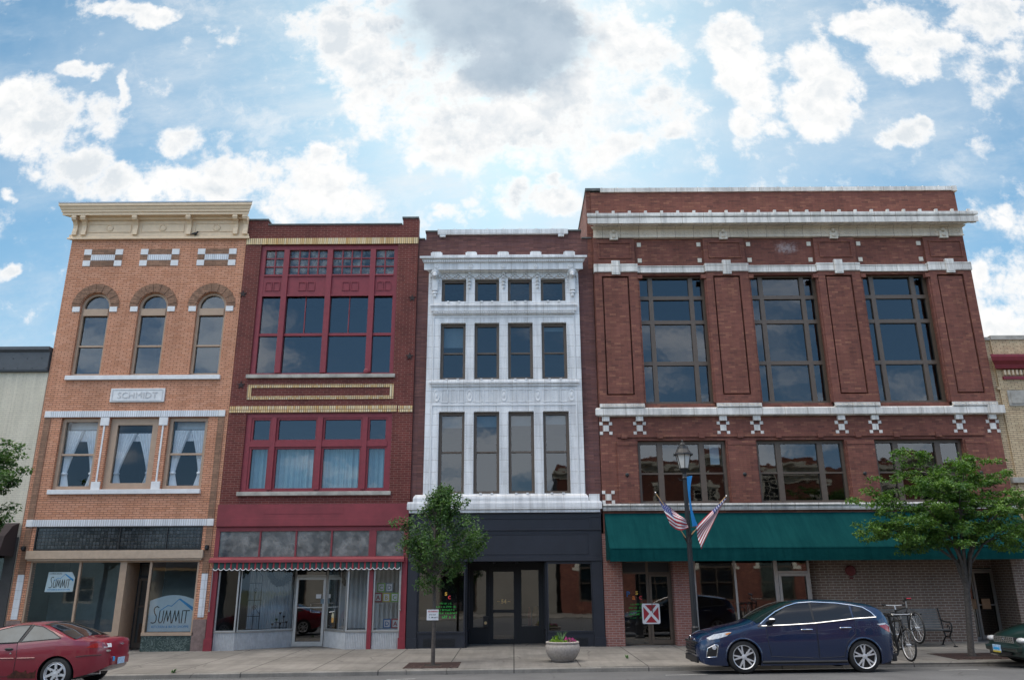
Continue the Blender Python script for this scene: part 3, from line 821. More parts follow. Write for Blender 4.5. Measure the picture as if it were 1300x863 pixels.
    m = MB(); m.box(-15.0, -14.58, F - .03, F + .02, -.2, .9); m.box(-9.475, -9.075, F - .03, F + .02, -.2, .905); build_each(m, 'pier_base', 'pier_granite', b)
    # shop front
    t = bx('transom_light', 'prism_glass', b, -14.545, -9.505, F + .03, F + .06, 2.93, 3.56)
    frame_mb(-14.57, -9.48, 2.895, 3.60, F - .01, F + .09, .035, vb=((-12.0, .03), (-10.55, .02)), bw=.03).build('frame', 'black_iron', t)
    m = MB(); m.box(-14.70, -9.36, F - .13, F + .1, 2.64, 2.885); m.box(-14.66, -9.40, F - .09, F + .1, 2.585, 2.637); m.build('lintel_beam', 'tan_beam', b, bevel=.01)
    f = MB()
    for xa, xb in ((-14.57, -14.52), (-13.10, -13.04), (-11.86, -11.66), (-10.97, -10.90), (-9.53, -9.48)): f.box(xa, xb, F + .01, F + .11, .46 if xa < -11 else .47, 2.585)
    f.box(-14.52, -11.86, F + .015, F + .105, .46, .56); f.box(-10.97, -9.44, F - .03, F + .11, .455, .545); f.box(-14.52, -9.53, F + .016, F + .104, 2.54, 2.584)
    sf = f.build('shop_window', 'tan_paint', b)
    p = MB()
    for xa, xb in ((-14.54, -13.07), (-13.07, -11.8), (-10.93, -9.5)): p.quad((xa, F + .06, .5), (xb, F + .06, .5), (xb, F + .06, 2.56), (xa, F + .06, 2.56))
    build_each(p, 'pane', 'shop_glass', sf, gap=.001)
    bx('bulkhead', 'dark_wall', b, -14.56, -11.67, F + .03, F + .12, -.3, .455)
    bx('bulkhead', 'marble_green', b, -10.96, -9.48, F + .005, F + .12, -.3, .452)
    # recessed door
    for xa, xb, ya in ((-11.68, -11.66, 0), (-10.95, -10.93, 0)):
        bx('entry_wall', 'tan_paint', b, xa, xb, F + .115, F + 1.05, -.2, 2.58)
    dz = .05
    d = frame_mb(-11.655, -10.955, dz, 2.56, F + .86, F + .92, .05, hb=((2.13, .06),)).build('entry_door', 'dark_frame', b)
    frame_mb(-11.60, -11.01, dz + .01, 2.08, F + .82, F + .86, .07, hb=((1.25, .05),), fb=.16).build('door_leaf', 'bronze', d)
    p = MB(); p.quad((-11.63, F + .88, .1), (-10.98, F + .88, .1), (-10.98, F + .88, 2.5), (-11.63, F + .88, 2.5)); p.build('pane', 'shop_glass_dark', d)
    m = MB(); m.tube([(-11.08, F + .79, 1.0), (-11.08, F + .75, 1.03), (-11.08, F + .75, 1.22), (-11.08, F + .79, 1.25)], .012); m.build('handle', 'chrome', d)
    m = MB(); m.box(-14.9, -9.2, F + 1.9, F + 1.95, -.1, 3.4); m.build('shop_partition', 'interior_teal', b)
    # wall lanterns on the piers
    for xa in (-14.83, -9.28):
        m = MB(); m.box(xa - .05, xa + .05, F - .05, F - .026, 2.88, 3.02); m.lathe([(.03, 0), (.055, .02), (.05, .10), (0, .14)], (xa, F - .10, 2.90), 10); m.build('wall_lamp', 'black_iron', b)
    # cornice: frieze, brackets, crown
    y = F
    P = [(y + .3, 13.15), (y - .10, 13.15), (y - .10, 13.20), (y - .06, 13.24), (y - .06, 13.33), (y + .3, 13.33)]
    c = MB(); c.prof(P, X0 - .03, X1 + .03, 1, 1, ref=F)
    c.box(X0, X1, F - .03, F + .3, 13.33, 13.98)
    for i, xr in enumerate((-13.78, -11.96, -10.11)):
        c.box(xr - .72, xr + .72, F - .05, F - .029, 13.42, 13.44); c.box(xr - .72, xr + .72, F - .05, F - .029, 13.72, 13.74); c.box(xr - .74, xr - .72, F - .05, F - .029, 13.42, 13.74); c.box(xr + .72, xr + .74, F - .05, F - .029, 13.42, 13.74)
    co = c.build('cornice', 'cornice_cream', b)
    c = MB()
    crown = [(y + .3, 13.95), (y - .30, 13.95), (y - .30, 14.04), (y - .335, 14.05), (y - .335, 14.11), (y - .36, 14.14), (y - .385, 14.22), (y - .42, 14.25), (y - .42, 14.34), (y + .3, 14.34)]
    c.prof(crown, X0, X1 - .20, 1, 1, ref=F)
    c.prof([(y - .03, 13.86), (y - .10, 13.86), (y - .13, 13.90), (y - .13, 13.95), (y - .03, 13.95)], X0, X1)
    c.build('crown_moulding', 'cornice_cream', co)
    m = MB(); m.prof([(y + .3, 14.342), (y - .435, 14.342), (y - .435, 14.385), (y + .3, 14.385)], X0, X1 - .2, 1, 1, ref=F); m.build('roof_edge', 'metal_flashing', co)
    m = MB()
    for xr in (-13.78, -11.96, -10.11):
        m.lathe([(.13, 0), (.13, -.018), (.10, -.03), (.085, -.012), (.03, -.02), (0, -.025)], (xr, F - .03, 13.58), 20, 'y')
    m.build('rosette', 'cornice_cream', co)
    for xb in (-14.93, -14.62, -12.86, -11.03, -9.43, -9.10):
        m = MB(); o = [(F - .03, 13.28), (F - .13, 13.30), (F - .12, 13.42), (F - .09, 13.55), (F - .10, 13.66), (F - .17, 13.76), (F - .27, 13.80), (F - .29, 13.86), (F - .29, 13.948), (F - .03, 13.948)]
        m.xprof(o, xb - .075, xb + .075); m.box(xb - .088, xb + .088, F - .30, F - .2, 13.86, 13.9); m.build('bracket', 'cornice_cream', co)
    # stub of a side parapet with tile coping
    m = MB(); m.box(-15.22, -15.04, F + .6, F + 6, 9, 9.8); m.build('parapet_stub', 'coping_grey', b)
    # curtains hung inside the second floor windows
    def curtain(name, xa, xb, half, label):
        t = thing(name, label, 'curtain', ((xa + xb) / 2, F + .30, 4.8))
        top, bot, tie = 6.62 if half else 6.52, 4.85, 5.25
        for s_ in (-1, 1):
            m = MB(); nx, nz = 22, 16; mid = (xa + xb) / 2; edge = xa if s_ < 0 else xb
            v = []
            for j in range(nz + 1):
                tt = j / nz; z = top + (bot - top) * tt
                wt = (z - tie) / (top - tie)
                wdt = .14 + (abs(mid - edge) - .13 - .05) * max(0, wt) ** 1.25 if wt > 0 else .14 + .09 * (-wt) * 4
                for i in range(nx + 1):
                    u = i / nx
                    x = edge - s_ * (.02 + u * wdt); v.append((x, F + .30 + .022 * math.sin(u * 34 + .7 * s_) * (.4 + .6 * u), z))
            m.v = v; m.f = [(j * (nx + 1) + i, j * (nx + 1) + i + 1, (j + 1) * (nx + 1) + i + 1, (j + 1) * (nx + 1) + i) for j in range(nz) for i in range(nx)]; m.mi = [0] * len(m.f)
            pn = m.build('curtain_panel', 'curtain_white', t, smooth=True)
            m = MB(); ex = edge - s_ * .1; m.lathe([(.085, -.03), (.095, 0), (.085, .03)], (ex, F + .30, tie), 12); m.build('tieback', 'curtain_white', pn, smooth=True)
        m = MB(); nx = 30; zb = 6.28
        v = [(xa + .25 + (xb - xa - .5) * i / nx, F + .385 + .018 * math.sin(i * 1.9), z) for z in (top, zb) for i in range(nx + 1)]
        m.v = v; m.f = [(i, i + 1, nx + 2 + i, nx + 1 + i) for i in range(nx)]; m.mi = [0] * nx
        m.build('valance', 'curtain_white', t, smooth=True)
        m = MB(); m.tube([(xa, F + .34, top + .02), (xb, F + .34, top + .02)], .014); m.build('curtain_rod', 'coping_grey', t)
        if half: bx('roller_shade', 'curtain_grey', t, xa + .02, xb - .02, F + .42, F + .43, 6.62, 6.9)
    curtain('tied_curtain', -14.26, -13.2, True, 'tied back white curtains in the left window under the stone name plaque')
    curtain('tied_curtain', -12.62, -11.42, False, 'tied back white curtains in the wide middle window under the stone name plaque')
    curtain('tied_curtain', -10.84, -9.79, True, 'tied back white curtains in the orange building window nearest the maroon building')
    # shop signs in the windows
    def summit(mb, x0, zb, h, y, w):
        """tall thin capitals"""
        m = mb; u = w / 4.9; lw = h * .055
        def L(pts, ox, hh): m.ribbon([(x0 + (ox + px) * u, zb + pz * hh) for px, pz in pts], lw, y)
        H = h; k = h * .74
        L([(.78, .93), (.55, 1.0), (.3, .93), (.22, .78), (.34, .58), (.56, .42), (.6, .2), (.5, .04), (.25, 0), (.0, .03)], 0, H)
        L([(.1, 1), (.04, .2), (.16, .03), (.36, .03), (.5, .2), (.55, 1)], .86, k)
        L([(.0, 0), (.22, 1), (.45, .15), (.68, 1), (.9, 0)], 1.55, k)
        L([(.0, 0), (.22, 1), (.45, .15), (.68, 1), (.9, 0)], 2.55, k)
        L([(.1, 0), (.14, 1)], 3.58, k)
        L([(.36, 0), (.4, 1)], 3.78, k); L([(.05, 1), (.78, 1)], 3.78, k)
    def peak(mb, x0, z0, w, h, y):
        pts = [(0, 0), (.2, .42), (.32, .36), (.52, .95), (.56, 1.0)]
        mb.ribbon([(x0 + a * w, z0 + c * h) for a, c in pts], h * .06, y)
        mb.prism([(x0 + .53 * w, z0 + .93 * h), (x0 + .56 * w, z0 + 1.04 * h), (x0 + w, z0 + .22 * h), (x0 + .99 * w, z0 - .1 * h)], y - .004, y)
    sg = thing('shop_sign', 'small pale blue shop sign hung inside the left display window above the red car', 'sign', (-13.7, F + .14, 1.7))
    m = MB(); m.prism([(-14.10, 1.70), (-13.26, 1.70), (-13.24, 2.10), (-13.36, 2.27), (-14.06, 2.27)], F + .14, F + .16); m.build('panel', 'panel_ice', sg)
    m = MB(); summit(m, -13.99, 1.82, .31, F + .138, .68); m.build('lettering', 'ink_black', sg)
    m = MB(); peak(m, -13.86, 2.02, .58, .19, F + .137); text_mb(m, 'KITCHEN & BATH SHOPPE', -13.68, 1.745, F + .136, .058); m.build('mountain_line', 'ink_blue', sg)
    m = MB(); text_mb(m, 'COMING SOON', -14.03, 2.205, F + .136, .052, 'LEFT'); m.build('lettering', 'ink_black', sg)
    m = MB(); m.tube([(-13.95, F + .15, 2.27), (-13.95, F + .15, 2.54)], .004, 5); m.tube([(-13.45, F + .15, 2.27), (-13.45, F + .15, 2.54)], .004, 5); m.build('wire', 'black_iron', sg)
    sg = thing('shop_sign', 'large pale blue shop sign with curved top behind the right display window over green marble', 'sign', (-10.2, F + .13, .55))
    top = [(-10.88 + 1.34 * i / 16, 1.43 + .16 * math.sin(math.pi * (i / 16) * .95) + .0 * i) for i in range(17)]
    m = MB(); m.prism([(-9.53, .56), *reversed(top), (-10.88, .56)], F + .13, F + .15); m.build('panel', 'panel_ice', sg)
    m = MB(); summit(m, -10.78, .80, .47, F + .127, 1.2); m.build('lettering', 'ink_black', sg)
    m = MB(); peak(m, -10.53, 1.16, .98, .32, F + .126); text_mb(m, 'KITCHEN & BATH SHOPPE', -10.20, .665, F + .126, .094, sx=1.0); m.build('mountain_line', 'ink_blue', sg)
    # white leaning column built to stand in for a reflection in the door
    pc = MB(); pc.tube([(-11.25, F + 1.35, .75), (-11.12, F + 1.4, 2.05)], .09, 14); tag(pc.build('mirrored_column', 'curtain_grey', smooth=True, org=(-11.2, F + 1.35, .75)), 'white leaning form added as the reflection of a column in the orange building door', 'column')
    bx('plinth', 'interior_brown', b, -11.6, -10.98, F + 1.2, F + 1.8, -.1, .75)
    # a bird on the cornice ledge
    br = MB(); bxp, byp, bzp = -10.79, F - .11, 13.245
    br.ball((bxp, byp, bzp + .075), (.075, .045, .05)); br.ball((bxp + .075, byp, bzp + .13), .035, 10, 7); br.tube([(bxp + .105, byp, bzp + .13), (bxp + .14, byp, bzp + .122)], .01, 6, r1=.002); br.tube([(bxp - .06, byp, bzp + .07), (bxp - .16, byp, bzp + .04)], .03, 6, r1=.012); br.tube([(bxp, byp + .01, bzp + .04), (bxp, byp + .01, bzp - .04)], .006, 5)
    tag(br.build('bird', 'bird_black', smooth=True, org=(bxp, byp, bzp)), 'small black bird perched on the ledge of the cream cornice', 'bird')


orange_building()

# ================================================================ 2. maroon building
def maroon_building():
    b = thing('brick_building', 'three storey maroon brick building with red painted window grids and a striped awning valance', 'building', (-6.12, F, .03))
    X0, X1 = -9.05, -3.18
    m = MB(); m.wall(X0, X1, -.3, 13.66, F, F + .3, [(-8.52, -3.86, 8.36, 12.93), (-8.48, -3.83, 4.62, 7.09), (X0, X1, -.3, 4.22)])
    m.box(X0, -8.37, F, F + .3, 13.66, 13.84); m.box(-3.72, X1, F, F + .3, 13.66, 13.88)
    m.build('brick_wall', 'maroon_brick', b)
    shell(b, X0, X1, 13.4, floors=(3.9, 7.7), y0=F + .31)
    m = MB(); m.box(X0 - .02, -8.35, F - .03, F + .33, 13.842, 13.90); m.box(-3.75, X1 + .0, F - .03, F + .33, 13.882, 13.95); m.box(-8.35, -3.75, F - .03, F + .33, 13.662, 13.71); build_each(m, 'coping', 'coping_grey', b)
    bx('buff_band', 'buff_soldier', b, X0 + .0, X1 - .0, F - .03, F + .02, 12.945, 13.165)
    m = MB(); m.box(-9.03, -3.70, F - .03, F + .02, 7.115, 7.32); m.box(-3.65, X1 - .005, F - .03, F + .02, 7.105, 7.31); build_each(m, 'buff_band', 'buff_soldier', b)
    m = MB(); m.box(-8.52, -3.82, F - .025, F + .02, 7.925, 8.03); m.box(-8.52, -3.82, F - .025, F + .02, 7.54, 7.645); m.box(-8.52, -8.40, F - .025, F + .02, 7.645, 7.925); m.box(-3.94, -3.82, F - .025, F + .02, 7.645, 7.925); m.build('buff_border', 'buff_soldier', b)
    # tall window group of the top floor
    y = F + .06; d = .12; ms = ((-7.635, .18), (-6.16, .18), (-4.70, .18))
    f = MB(); f.box(-8.52, -8.36, y, y + d, 8.36, 12.93); f.box(-3.99, -3.86, y, y + d, 8.36, 12.93); f.box(-8.36, -3.99, y, y + d, 12.77, 12.93); f.box(-8.36, -3.99, y, y + d, 8.36, 8.43)
    for c, w in ms: f.box(c - w / 2, c + w / 2, y - .05, y + d, 8.43, 12.77)
    edges = [-8.36] + [e for c, w in ms for e in (c - w / 2, c + w / 2)] + [-3.99]
    bays = [(edges[i], edges[i + 1]) for i in range(0, 8, 2)]
    for i, (xa, xb) in enumerate(bays):
        f.box(xa, xb, y + .01, y + d - .01, 11.10, 11.87)                      # solid panel between lights
        f.box(xa, xb, y - .03, y + .01, 11.80, 11.86); f.box(xa, xb, y - .03, y + .01, 11.08, 11.13)
        n = 1 if i in (0, 3) else 3; pw = (xb - xa - .1)
        for k in range(n + 1 if n > 1 else 2):
            q0 = xa + .05 + pw * k / (n + 1 if n > 1 else 2); q1 = xa + .05 + pw * (k + 1) / (n + 1 if n > 1 else 2)
            if n > 1 and k in (0, 3): continue
            f.box(q0 + .02, q0 + .045, y - .012, y + .01, 11.28, 11.60); f.box(q1 - .045, q1 - .02, y - .012, y + .01, 11.28, 11.60); f.box(q0 + .045, q1 - .045, y - .012, y + .01, 11.575, 11.60); f.box(q0 + .045, q1 - .045, y - .012, y + .01, 11.28, 11.305)
        f.box(xa, xb, y + .02, y + d - .02, 9.70, 9.79)                         # meeting rail
        nb = 2 if i in (0, 3) else 4
        for k in range(1, nb): f.box(xa + (xb - xa) * k / nb - .022, xa + (xb - xa) * k / nb + .022, y + .045, y + d - .015, 11.87, 12.77)
        for k in (1, 2): f.box(xa, xb, y + .05, y + d - .02, 11.87 + .9 * k / 3 - .02, 11.87 + .9 * k / 3 + .02)
        if i in (1, 2): f.box((xa + xb) / 2 - .015, (xa + xb) / 2 + .015, y + .06, y + d - .02, 9.79, 11.10)
    w = f.build('window', 'red_paint', b)
    p = MB(); p.quad((-8.4, y + .09, 8.4), (-3.95, y + .09, 8.4), (-3.95, y + .09, 11.12), (-8.4, y + .09, 11.12)); p.build('pane', 'window_glass_teal', w)
    p = MB(); p.quad((-8.4, y + .085, 11.86), (-3.95, y + .085, 11.86), (-3.95, y + .085, 12.8), (-8.4, y + .085, 12.8)); p.build('pane', 'dusty_glass', w)
    m = MB(); m.lathe([(.09, 0), (.09, -.03), (.05, -.045), (0, -.045)], (-4.73, y - .05, 8.46), 14, 'y'); m.build('vent_cap', 'red_paint', w)
    bx('sill', 'limestone', b, -8.60, -3.79, F - .09, F + .055, 8.235, 8.355, bevel=.012)
    # second floor window group
    y = F + .05; ms = ((-7.585, .15), (-6.115, .16), (-4.685, .155))
    f = MB(); f.box(-8.48, -8.31, y, y + d, 4.62, 7.09); f.box(-3.97, -3.83, y, y + d, 4.62, 7.09); f.box(-8.31, -3.97, y, y + d, 6.95, 7.09); f.box(-8.31, -3.97, y, y + d, 4.62, 4.68)
    for c, w_ in ms: f.box(c - w_ / 2, c + w_ / 2, y - .04, y + d, 4.68, 6.95)
    edges = [-8.31] + [e for c, w_ in ms for e in (c - w_ / 2, c + w_ / 2)] + [-3.97]
    for i in range(0, 8, 2):
        xa, xb = edges[i], edges[i + 1]
        f.box(xa, xb, y - .02, y + d - .01, 6.02, 6.20)
        for (za, zb) in ((4.68, 6.02), (6.20, 6.95)):
            f.box(xa, xa + .065, y + .02, y + d - .012, za, zb); f.box(xb - .065, xb, y + .02, y + d - .012, za, zb); f.box(xa + .065, xb - .065, y + .022, y + d - .014, zb - .065, zb); f.box(xa + .065, xb - .065, y + .022, y + d - .014, za, za + .05)
    w = f.build('window', 'red_paint', b)
    p = MB(); p.quad((-8.4, y + .085, 4.65), (-3.9, y + .085, 4.65), (-3.9, y + .085, 7.0), (-8.4, y + .085, 7.0)); p.build('pane', 'window_glass_teal', w)
    bx('sill', 'limestone', b, -8.54, -3.78, F - .09, F + .045, 4.49, 4.612, bevel=.012)
    # pale curtain drawn behind the second floor panes
    m = MB(); nx = 260; xs = [-8.3 + 4.35 * i / nx for i in range(nx + 1)]
    m.v = [(x, F + .34 + .035 * math.sin(x * 31) + .02 * math.sin(x * 71 + 1), z) for z in (4.7, 6.1) for x in xs]; m.f = [(i, i + 1, nx + 2 + i, nx + 1 + i) for i in range(nx)]; m.mi = [0] * nx
    tag(m.build('drawn_curtain', 'curtain_grey', smooth=True, org=(-6.1, F + .34, 4.7)), 'pale pleated curtain drawn across the second floor windows of the maroon building', 'curtain')
    # iron anchor stars
    for xs_, zs_ in ((-8.98, 11.15), (-3.32, 10.97), (-3.34, 8.95), (-8.75, 8.02)):
        m = MB(); pts = [((.13 if k % 2 == 0 else .05) * math.sin(math.pi * k / 5) + xs_ + .0, (.13 if k % 2 == 0 else .05) * math.cos(math.pi * k / 5) + zs_) for k in range(10)]
        m.prism(pts, F - .03, F + .005); m.build('anchor_plate', 'rust_star', b)
    # red sign fascia, transom lights, ledge
    m = MB(); m.box(-9.05, -3.19, F - .12, F + .02, 3.56, 4.225); m.box(-7.6, -5.2, F - .126, F - .119, 3.93, 4.15); m.box(-9.03, -3.21, F - .128, F - .119, 3.57, 3.80); m.build('sign_fascia', 'red_paint_faded', b, bevel=.006)
    f = frame_mb(-9.05, -3.19, 2.60, 3.556, F - .06, F + .06, .13, vb=((-7.69, .05), (-6.595, .05), (-5.515, .05), (-4.27, .22)), fb=.075, bw=.05)
    w = f.build('transom_window', 'red_paint_faded', b)
    p = MB()
    for xa, xb in ((-8.93, -7.715), (-7.665, -6.62), (-6.57, -5.54), (-5.49, -4.38), (-4.16, -3.32)): p.box(xa, xb, F + .0, F + .01, 2.67, 3.43)
    build_each(p, 'pane', 'silver_foil', w)
    p = MB(); p.quad((-8.93, F - .02, 2.66), (-3.3, F - .02, 2.66), (-3.3, F - .02, 3.44), (-8.93, F - .02, 3.44)); p.build('pane', 'dusty_glass', w)
    m = MB(); m.prof([(F - .06, 2.602), (F - .06, 2.655), (F - .14, 2.655), (F - .24, 2.58), (F - .24, 2.505), (F - .06, 2.505)], -9.11, -3.28); m.build('ledge', 'red_paint_faded', b)
    # pilasters and posts
    for xa, xb in ((-9.05, -8.86), (-3.37, -3.19)):
        m = MB(); m.box(xa, xb, F - .07, F + .1, -.2, 2.598); m.box(xa - .03, xb + .03 if xb < -5 else xb + .01, F - .10, F - .069, -.2, .36); build_each(m, 'pilaster', 'red_paint', b, bevel=.006)
    bx('post', 'red_paint', b, -4.325, -4.20, F - .04, F + .08, -.2, 2.50)
    # scalloped striped valance
    nsc = 34; xa, xb = -8.98, -3.385; pts = [(xa, 2.50)]
    low = []
    for k in range(nsc * 6 + 1):
        u = k / 6; ph = u - math.floor(u); low.append((xa + (xb - xa) * k / (nsc * 6), 2.335 - .055 * abs(math.sin(math.pi * ph)) ** .8))
    aw = MB(); n = len(low)
    aw.v = [(x, F - .20, 2.50) for x, z in low] + [(x, F - .205, z) for x, z in low] + [(x, F - .19, 2.50) for x, z in low] + [(x, F - .195, z) for x, z in low]
    aw.f = [(i, i + 1, n + i + 1, n + i) for i in range(n - 1)] + [(2 * n + i + 1, 2 * n + i, 3 * n + i, 3 * n + i + 1) for i in range(n - 1)] + [(n + i, n + i + 1, 3 * n + i + 1, 3 * n + i) for i in range(n - 1)]; aw.mi = [0] * len(aw.f)
    va = aw.build('awning_valance', 'valance_cloth', b)
    m = MB(); m.tube([(x, F - .205, z) for x, z in low], .011, 5); m.build('white_piping', 'sign_white', va)
    for xs_ in (-9.0, -3.36):
        m = MB(); m.tube([(xs_, F - .12, 2.5), (xs_, F - .12, 1.15)], .014, 6); m.ball((xs_, F - .12, 1.13), .03, 8, 6); m.build('awning_rod', 'aluminium_dull', va)
    # shop front: flush end panes, slanting panes to a recessed door
    fr = MB(); al = .045
    def pane_frame(fr, pn, A, B, z0, z1, w=.045, t=.06):
        """glazed panel between plan points A and B"""
        A, B = Vector(A), Vector(B); dd = (B - A).normalized(); nn = Vector((dd.y, -dd.x)) * t / 2
        def bar(p, q, za, zb):
            c = [p + nn, q + nn, q - nn, p - nn]
            fr.add([(v.x, v.y, za) for v in c] + [(v.x, v.y, zb) for v in c], [(0, 1, 5, 4), (1, 2, 6, 5), (2, 3, 7, 6), (3, 0, 4, 7), (4, 5, 6, 7), (3, 2, 1, 0)])
        bar(A, A + dd * w, z0, z1); bar(B - dd * w, B, z0, z1); bar(A + dd * w, B - dd * w, z0, z0 + w); bar(A + dd * w, B - dd * w, z1 - w, z1)
        pn.quad((A.x, A.y, z0 + .01), (B.x, B.y, z0 + .01), (B.x, B.y, z1 - .01), (A.x, A.y, z1 - .01))
    pn = MB(); Y = F + .04; DY = F + 1.15
    for A, B_, zb in (((-8.85, Y), (-8.22, Y), .535), ((-8.20, Y + .03), (-6.83, DY), .555), ((-5.85, DY), (-4.99, Y + .03), .555), ((-4.97, Y), (-4.335, Y), .535), ((-4.19, Y), (-3.38, Y), .535)):
        pane_frame(fr, pn, A, B_, zb, 2.5, .045 if abs(A[1] - B_[1]) < .5 else .03)
    sw = fr.build('shop_window', 'aluminium', b); build_each(pn, 'pane', 'shop_glass', sw, gap=.001)
    for A, B_ in (((-8.85, Y - .03), (-8.20, Y - .03)), ((-8.20, Y - .02), (-6.83, DY)), ((-5.85, DY), (-4.98, Y - .02)), ((-4.98, Y - .03), (-4.33, Y - .03)), ((-4.195, Y - .03), (-3.375, Y - .03))):
        A, B_ = Vector(A), Vector(B_); L = (B_ - A).length; n = int(L / .05) * 2; m = MB(); dd = (B_ - A) / L; nn = Vector((dd.y, -dd.x))
        if nn.y > 0: nn = -nn
        v = []
        for k in range(n + 1):
            p = A + dd * L * k / n + nn * (.011 if k % 2 else 0); v.append(p)
        m.v = [(p.x, p.y, -.15) for p in v] + [(p.x, p.y, .52) for p in v]; m.f = [(k, k + 1, n + 2 + k, n + 1 + k) for k in range(n)]; m.mi = [0] * n
        bh = m.build('bulkhead', 'ribbed_metal', b)
        m = MB(); c = [A + nn * .03, B_ + nn * .03, B_ - nn * .05, A - nn * .05]
        m.add([(p.x, p.y, .515) for p in c] + [(p.x, p.y, .553) for p in c], [(0, 1, 5, 4), (1, 2, 6, 5), (2, 3, 7, 6), (3, 0, 4, 7), (4, 5, 6, 7), (3, 2, 1, 0)]); m.build('sill_cap', 'aluminium_dull', bh)
    # door
    y = DY
    fj = frame_mb(-6.86, -5.80, .05, 2.45, y, y + .08, .06, hb=((2.13, .07),), fb=.03).build('entry_door', 'aluminium', b)
    frame_mb(-6.795, -5.865, .07, 2.09, y - .045, y, .075, hb=((1.19, .03),), fb=.13).build('door_leaf', 'aluminium', fj)
    p = MB(); p.quad((-6.75, y + .02, .1), (-5.9, y + .02, .1), (-5.9, y + .02, 2.42), (-6.75, y + .02, 2.42)); p.build('pane', 'shop_glass_dark', fj)
    m = MB(); m.tube([(-6.0, y - .05, 1.04), (-6.28, y - .10, 1.06), (-6.28, y - .10, 1.30), (-6.0, y - .05, 1.32)], .013); m.build('handle', 'chrome', fj)
    m = MB(); m.box(-6.16, -6.0, y - .005, y + .012, 1.46, 1.58); m.build('door_notice', 'sign_white', fj)
    m = MB(); m.box(-6.0, -5.9, y - .055, y - .046, 1.3, 1.44); m.build('lock_plate', 'block_slate', fj)
    m = MB(); m.box(-8.9, -3.3, F + .1, F + 1.25, 2.52, 2.58); m.build('soffit', 'interior_pale', b)
    bx('entry_step', 'sidewalk_concrete', b, -8.2, -4.95, F + .02, F + 1.2, -.2, .045)
    # display floors and pale backdrops
    for nm, poly in (('display_floor', [(-8.85, F + .08), (-8.2, F + .1), (-6.86, F + 1.2), (-6.86, F + 1.3), (-8.85, F + 1.3)]), ('display_floor', [(-5.82, F + 1.2), (-4.98, F + .1), (-3.4, F + .08), (-3.4, F + 1.3), (-5.82, F + 1.3)])):
        m = MB(); k = len(poly); m.add([(x, y_, .50) for x, y_ in poly] + [(x, y_, .55) for x, y_ in poly], [tuple(range(k)), tuple(range(k, 2 * k))] + [(i, (i + 1) % k, k + (i + 1) % k, k + i) for i in range(k)])
        m.build(nm, 'aluminium_dull', b)
    for xa, xb in ((-8.35, -6.95), (-5.75, -3.42)):
        m = MB(); nx = 90
        m.v = [(xa + (xb - xa) * i / nx, F + 1.42 + .018 * math.sin(i * 1.15) + .01 * math.sin(i * .4), z) for z in (.56, 2.5) for i in range(nx + 1)]; m.f = [(i, i + 1, nx + 2 + i, nx + 1 + i) for i in range(nx)]; m.mi = [0] * nx
        tag(m.build('backdrop_curtain', 'curtain_grey', smooth=True, org=((xa + xb) / 2, F + 1.42, .56)), 'pale grey backdrop curtain in the maroon shop window %s' % ('with the black wire plant stand' if xa < -7 else 'with the toy letter blocks'), 'curtain')
    # plant stand of bent wire
    t = thing('plant_stand', 'tall black wire plant stand with scrolls in the maroon shop window', 'plant stand', (-8.0, F + .95, .55))
    m = MB(); xa, xb, y = -8.22, -7.82, F + .95
    for x in (xa, (xa + xb) / 2, xb): m.tube([(x, y, .55), (x, y, 2.12 if x == xb else 2.34)], .011, 6)
    m.build('upright', 'black_iron', t)
    for z in (.95, 1.42, 1.92):
        m = MB(); m.tube([(xa, y, z), (xb, y, z)], .011, 6); m.box(xa, xb, y - .08, y + .08, z - .006, z + .004); m.build('shelf', 'black_iron', t)
    m = MB()
    for cz in (1.2, 1.7): m.tube([(xa + .22 + .07 * math.cos(a * .5) * (1 - a / 22), y, cz + .09 * math.sin(a * .5) * (1 - a / 22)) for a in range(20)], .008, 5)
    m.tube([(xb, y, 1.0), ((xa + xb) / 2, y, 1.25)], .008, 5); m.tube([(xb, y, 2.12), ((xa + xb) / 2, y, 2.34)], .008, 5)
    m.build('scroll', 'black_iron', t)
    m = MB(); n = 40
    for k in range(n):
        a = 2 * math.pi * k / n
        for q in range(5):
            r = .30 + random.uniform(-.07, .07); aa = a + random.uniform(-.1, .1)
            c = (-7.35 + r * math.cos(aa), F + 1.2 + random.uniform(-.04, .04), 2.22 + r * math.sin(aa)); m.ball(c, (.05, .03, .05), 5, 4)
    tag(m.build('wreath', 'dark_wall', org=(-7.35, F + 1.2, 2.22)), 'dark dried wreath hanging at the top of the maroon shop window', 'wreath')
    t = thing('candle_rack', 'small black wire rack of little pots low in the maroon shop window', 'rack', (-7.15, F + 1.0, .55))
    m = MB(); y = F + 1.0
    for k, (x, z) in enumerate(((-7.42, .68), (-7.30, .82), (-7.18, .70), (-7.08, .9), (-6.99, .74), (-7.2, 1.0))): m.tube([(x, y, .55), (x, y, z)], .008, 5); m.lathe([(.02, 0), (.04, .05), (.045, .06)], (x, y, z), 8)
    m.tube([(-7.46, y, .62), (-6.95, y, .62)], .008, 5); m.tube([(-7.36, y, .76), (-6.98, y, .76)], .008, 5)
    m.build('frame', 'black_iron', t)
    m = MB(); m.box(-5.22, -5.10, F + .82, F + .83, 1.48, 1.82); tag(m.build('paper_notice', 'sign_white', org=(-5.16, F + .82, 1.48)), 'white paper notice taped inside the slanting pane right of the maroon shop door', 'notice')
